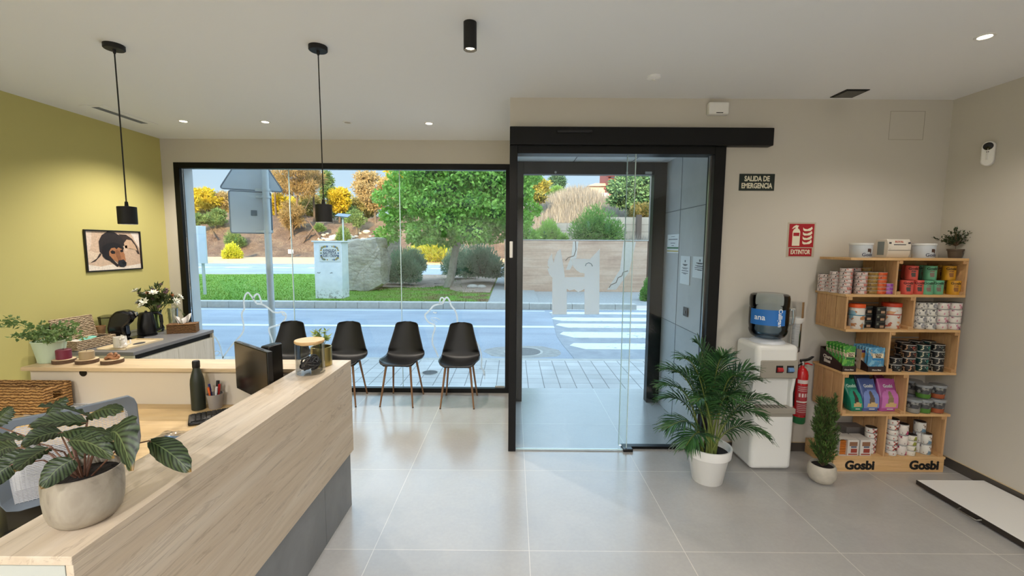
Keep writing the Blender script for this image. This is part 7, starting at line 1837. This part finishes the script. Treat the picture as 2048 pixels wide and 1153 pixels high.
# ------------------------------------------------------------------ trees and shrubs on the embankment
YT = leafmat('sunlit_yellow', 'a89a22', 'f0d23a', .45, .6, .35); OT = leafmat('sunlit_orange', 'a08c5c', 'cfb47e', .4, .6, .5); GT = leafmat('bank_green', '46683c', '86a058', .3, .6, .6); TT = leafmat('tamarisk', '7a7048', 'c9a468', .4, .6, .5)
tree(384, 445, 376, 418, 47, 'bright yellow-green tree at the left end of the embankment', YT, n=14000, L=.35, W=.16, seed=11, gz=3.5)
tree(360, 400, 385, 440, 44, 'yellow tree cut off by the window edge on the left', YT, n=6000, L=.3, W=.15, seed=12, gz=3.5)
tree(405, 455, 418, 452, 41.5, 'rounded dark green tree below the yellow one', GT, n=9000, L=.2, W=.08, seed=13, gz=2.6)
tree(380, 415, 428, 450, 40.5, 'low dark shrubby tree at the far left of the bank', GT, n=5000, L=.2, W=.08, seed=14, gz=2.4)
tree(430, 470, 382, 440, 48, 'orange-brown tree partly behind the road sign', OT, n=8000, L=.3, W=.1, seed=15, gz=4)
tree(540, 640, 322, 400, 42.5, 'tall airy tamarisk with orange sunlit crown', TT, n=16000, L=.34, W=.045, airy=True, seed=16, gz=2.6, shell=.2, trunk='6b5846')
tree(555, 610, 400, 462, 41, 'lower feathery tamarisk branches over the bank', TT, n=9000, L=.34, W=.04, airy=True, seed=17, gz=2.2, shell=.2, trunk='6b5846')
tree(536, 572, 385, 430, 47, 'yellow-green tree behind the sign post', YT, n=6000, L=.3, W=.14, seed=18, gz=4)
tree(640, 668, 340, 405, 50, 'slim grey-green tree beside the right pendant lamp', GT, n=6000, L=.3, W=.08, seed=19, gz=4.5)
tree(655, 700, 376, 425, 46, 'bright yellow tree right of the right pendant lamp', YT, n=9000, L=.32, W=.15, seed=20, gz=4)
tree(705, 790, 332, 420, 43, 'orange and olive tree behind the big round tree', OT, n=15000, L=.32, W=.10, airy=True, seed=21, gz=2.6, shell=.3)
tree(762, 860, 325, 400, 48, 'yellow crown peeping over the left of the round tree', YT, n=9000, L=.34, W=.15, seed=22, gz=4)
tree(690, 735, 420, 455, 41, 'small dark green tree above the rock block', GT, n=5000, L=.2, W=.08, seed=23, gz=2.6)
shrub(448, 480, 489, 517, 34.8, 'yellow_shrub', 'small bright yellow-green shrub on the sandy verge', leafmat('yellow_shrub', '9fae2e', 'e6e04a', .4), 2600, .18, .08)
shrub(450, 486, 466, 492, 38.5, 'bank_shrub', 'grey-green shrub on the bank above the yellow shrub', GT, 2200, .2, .06)
shrub(674, 700, 455, 482, 39.0, 'bank_shrub', 'green shrub on the bank beside the white pillar', GT, 2200, .2, .06)
shrub(628, 650, 448, 462, 41.0, 'bank_shrub', 'small olive shrub halfway up the bank', GT, 1200, .2, .06)
OL = leafmat('bank_olive', '6b6a3e', 'b3a35c', .35, .6, .5)
for i, (x0, x1, y0, y1, Y, m_, lb) in enumerate([
    (380, 470, 392, 440, 52, OL, 'dull olive thicket behind the yellow trees at the far left'), (470, 545, 380, 440, 53, OL, 'dull olive thicket behind the square sign back'),
    (530, 600, 372, 440, 52, YT, 'yellow thicket behind the tamarisk trunk'), (590, 660, 378, 445, 53, OL, 'dull olive thicket behind the tamarisk crown'),
    (650, 720, 388, 445, 52, GT, 'green thicket behind the solar lamp'), (700, 770, 375, 445, 53, OL, 'dull olive thicket behind the orange tree'), (760, 850, 370, 440, 53, GT, 'green thicket behind the round tree'),
    (520, 575, 335, 385, 46, TT, 'feathery pinkish treetop directly behind the sign post'), (600, 650, 330, 380, 45, TT, 'feathery treetop above the right pendant lamp'), (840, 1020, 350, 440, 50, GT, 'wide green thicket hidden behind the round tree')]):
    tree(x0, x1, y0, y1, Y, lb, m_, n=7000, L=.34, W=.12 if m_ is not TT else .05, seed=40+i, gz=4, shell=.3)
# bare leaning stems on the bank
b = MB(); rr = random.Random(61)
for (x0, y0, x1, y1) in ((560, 500, 620, 400), (600, 490, 560, 420), (605, 480, 650, 400), (590, 495, 575, 430), (610, 470, 640, 440), (430, 470, 412, 440), (640, 470, 600, 410)):
    A_ = at(x0, y0, Y=40); B_ = at(x1, y1, Y=42.5); m_ = A_.lerp(B_, .5)+Vector((rr.uniform(-.4, .4), 0, -.3)); b.tube([A_-Vector((0, 0, .3)), m_, B_], [.09, .06, .03], 6)
tag(b.obj('bare_branches', mat('bare_branch', '5e4c3e', .9), loc=(-18, 41, 2), w=True), 'tangle of bare leaning branches on the embankment', 'branches')
b = MB()
for k in range(60):
    px = rr.uniform(640, 740); py = rr.uniform(438, 470); y = 38.5+(470-py)/40*4; x = at(px, py, Y=y).x; r_ = rr.uniform(.1, .3); b.ball((x, y, bank_z(x, y)+r_*.2), (r_*1.3, r_, r_*.7), 7, 0, 4)
tag(b.obj('loose_stones', M['stone'], loc=(-14, 41, 2), w=True), 'scattered pale stones on the embankment slope', 'stones', kind='stuff')
p = at(581, 505, Y=36.5); tag(MB().box((-.2, 0, 0), (.2, .1, .32)).obj('marker_sign', M['paper'], loc=(p.x, 36.5, p.z-.1)), 'tiny white marker at the foot of the embankment', 'sign')
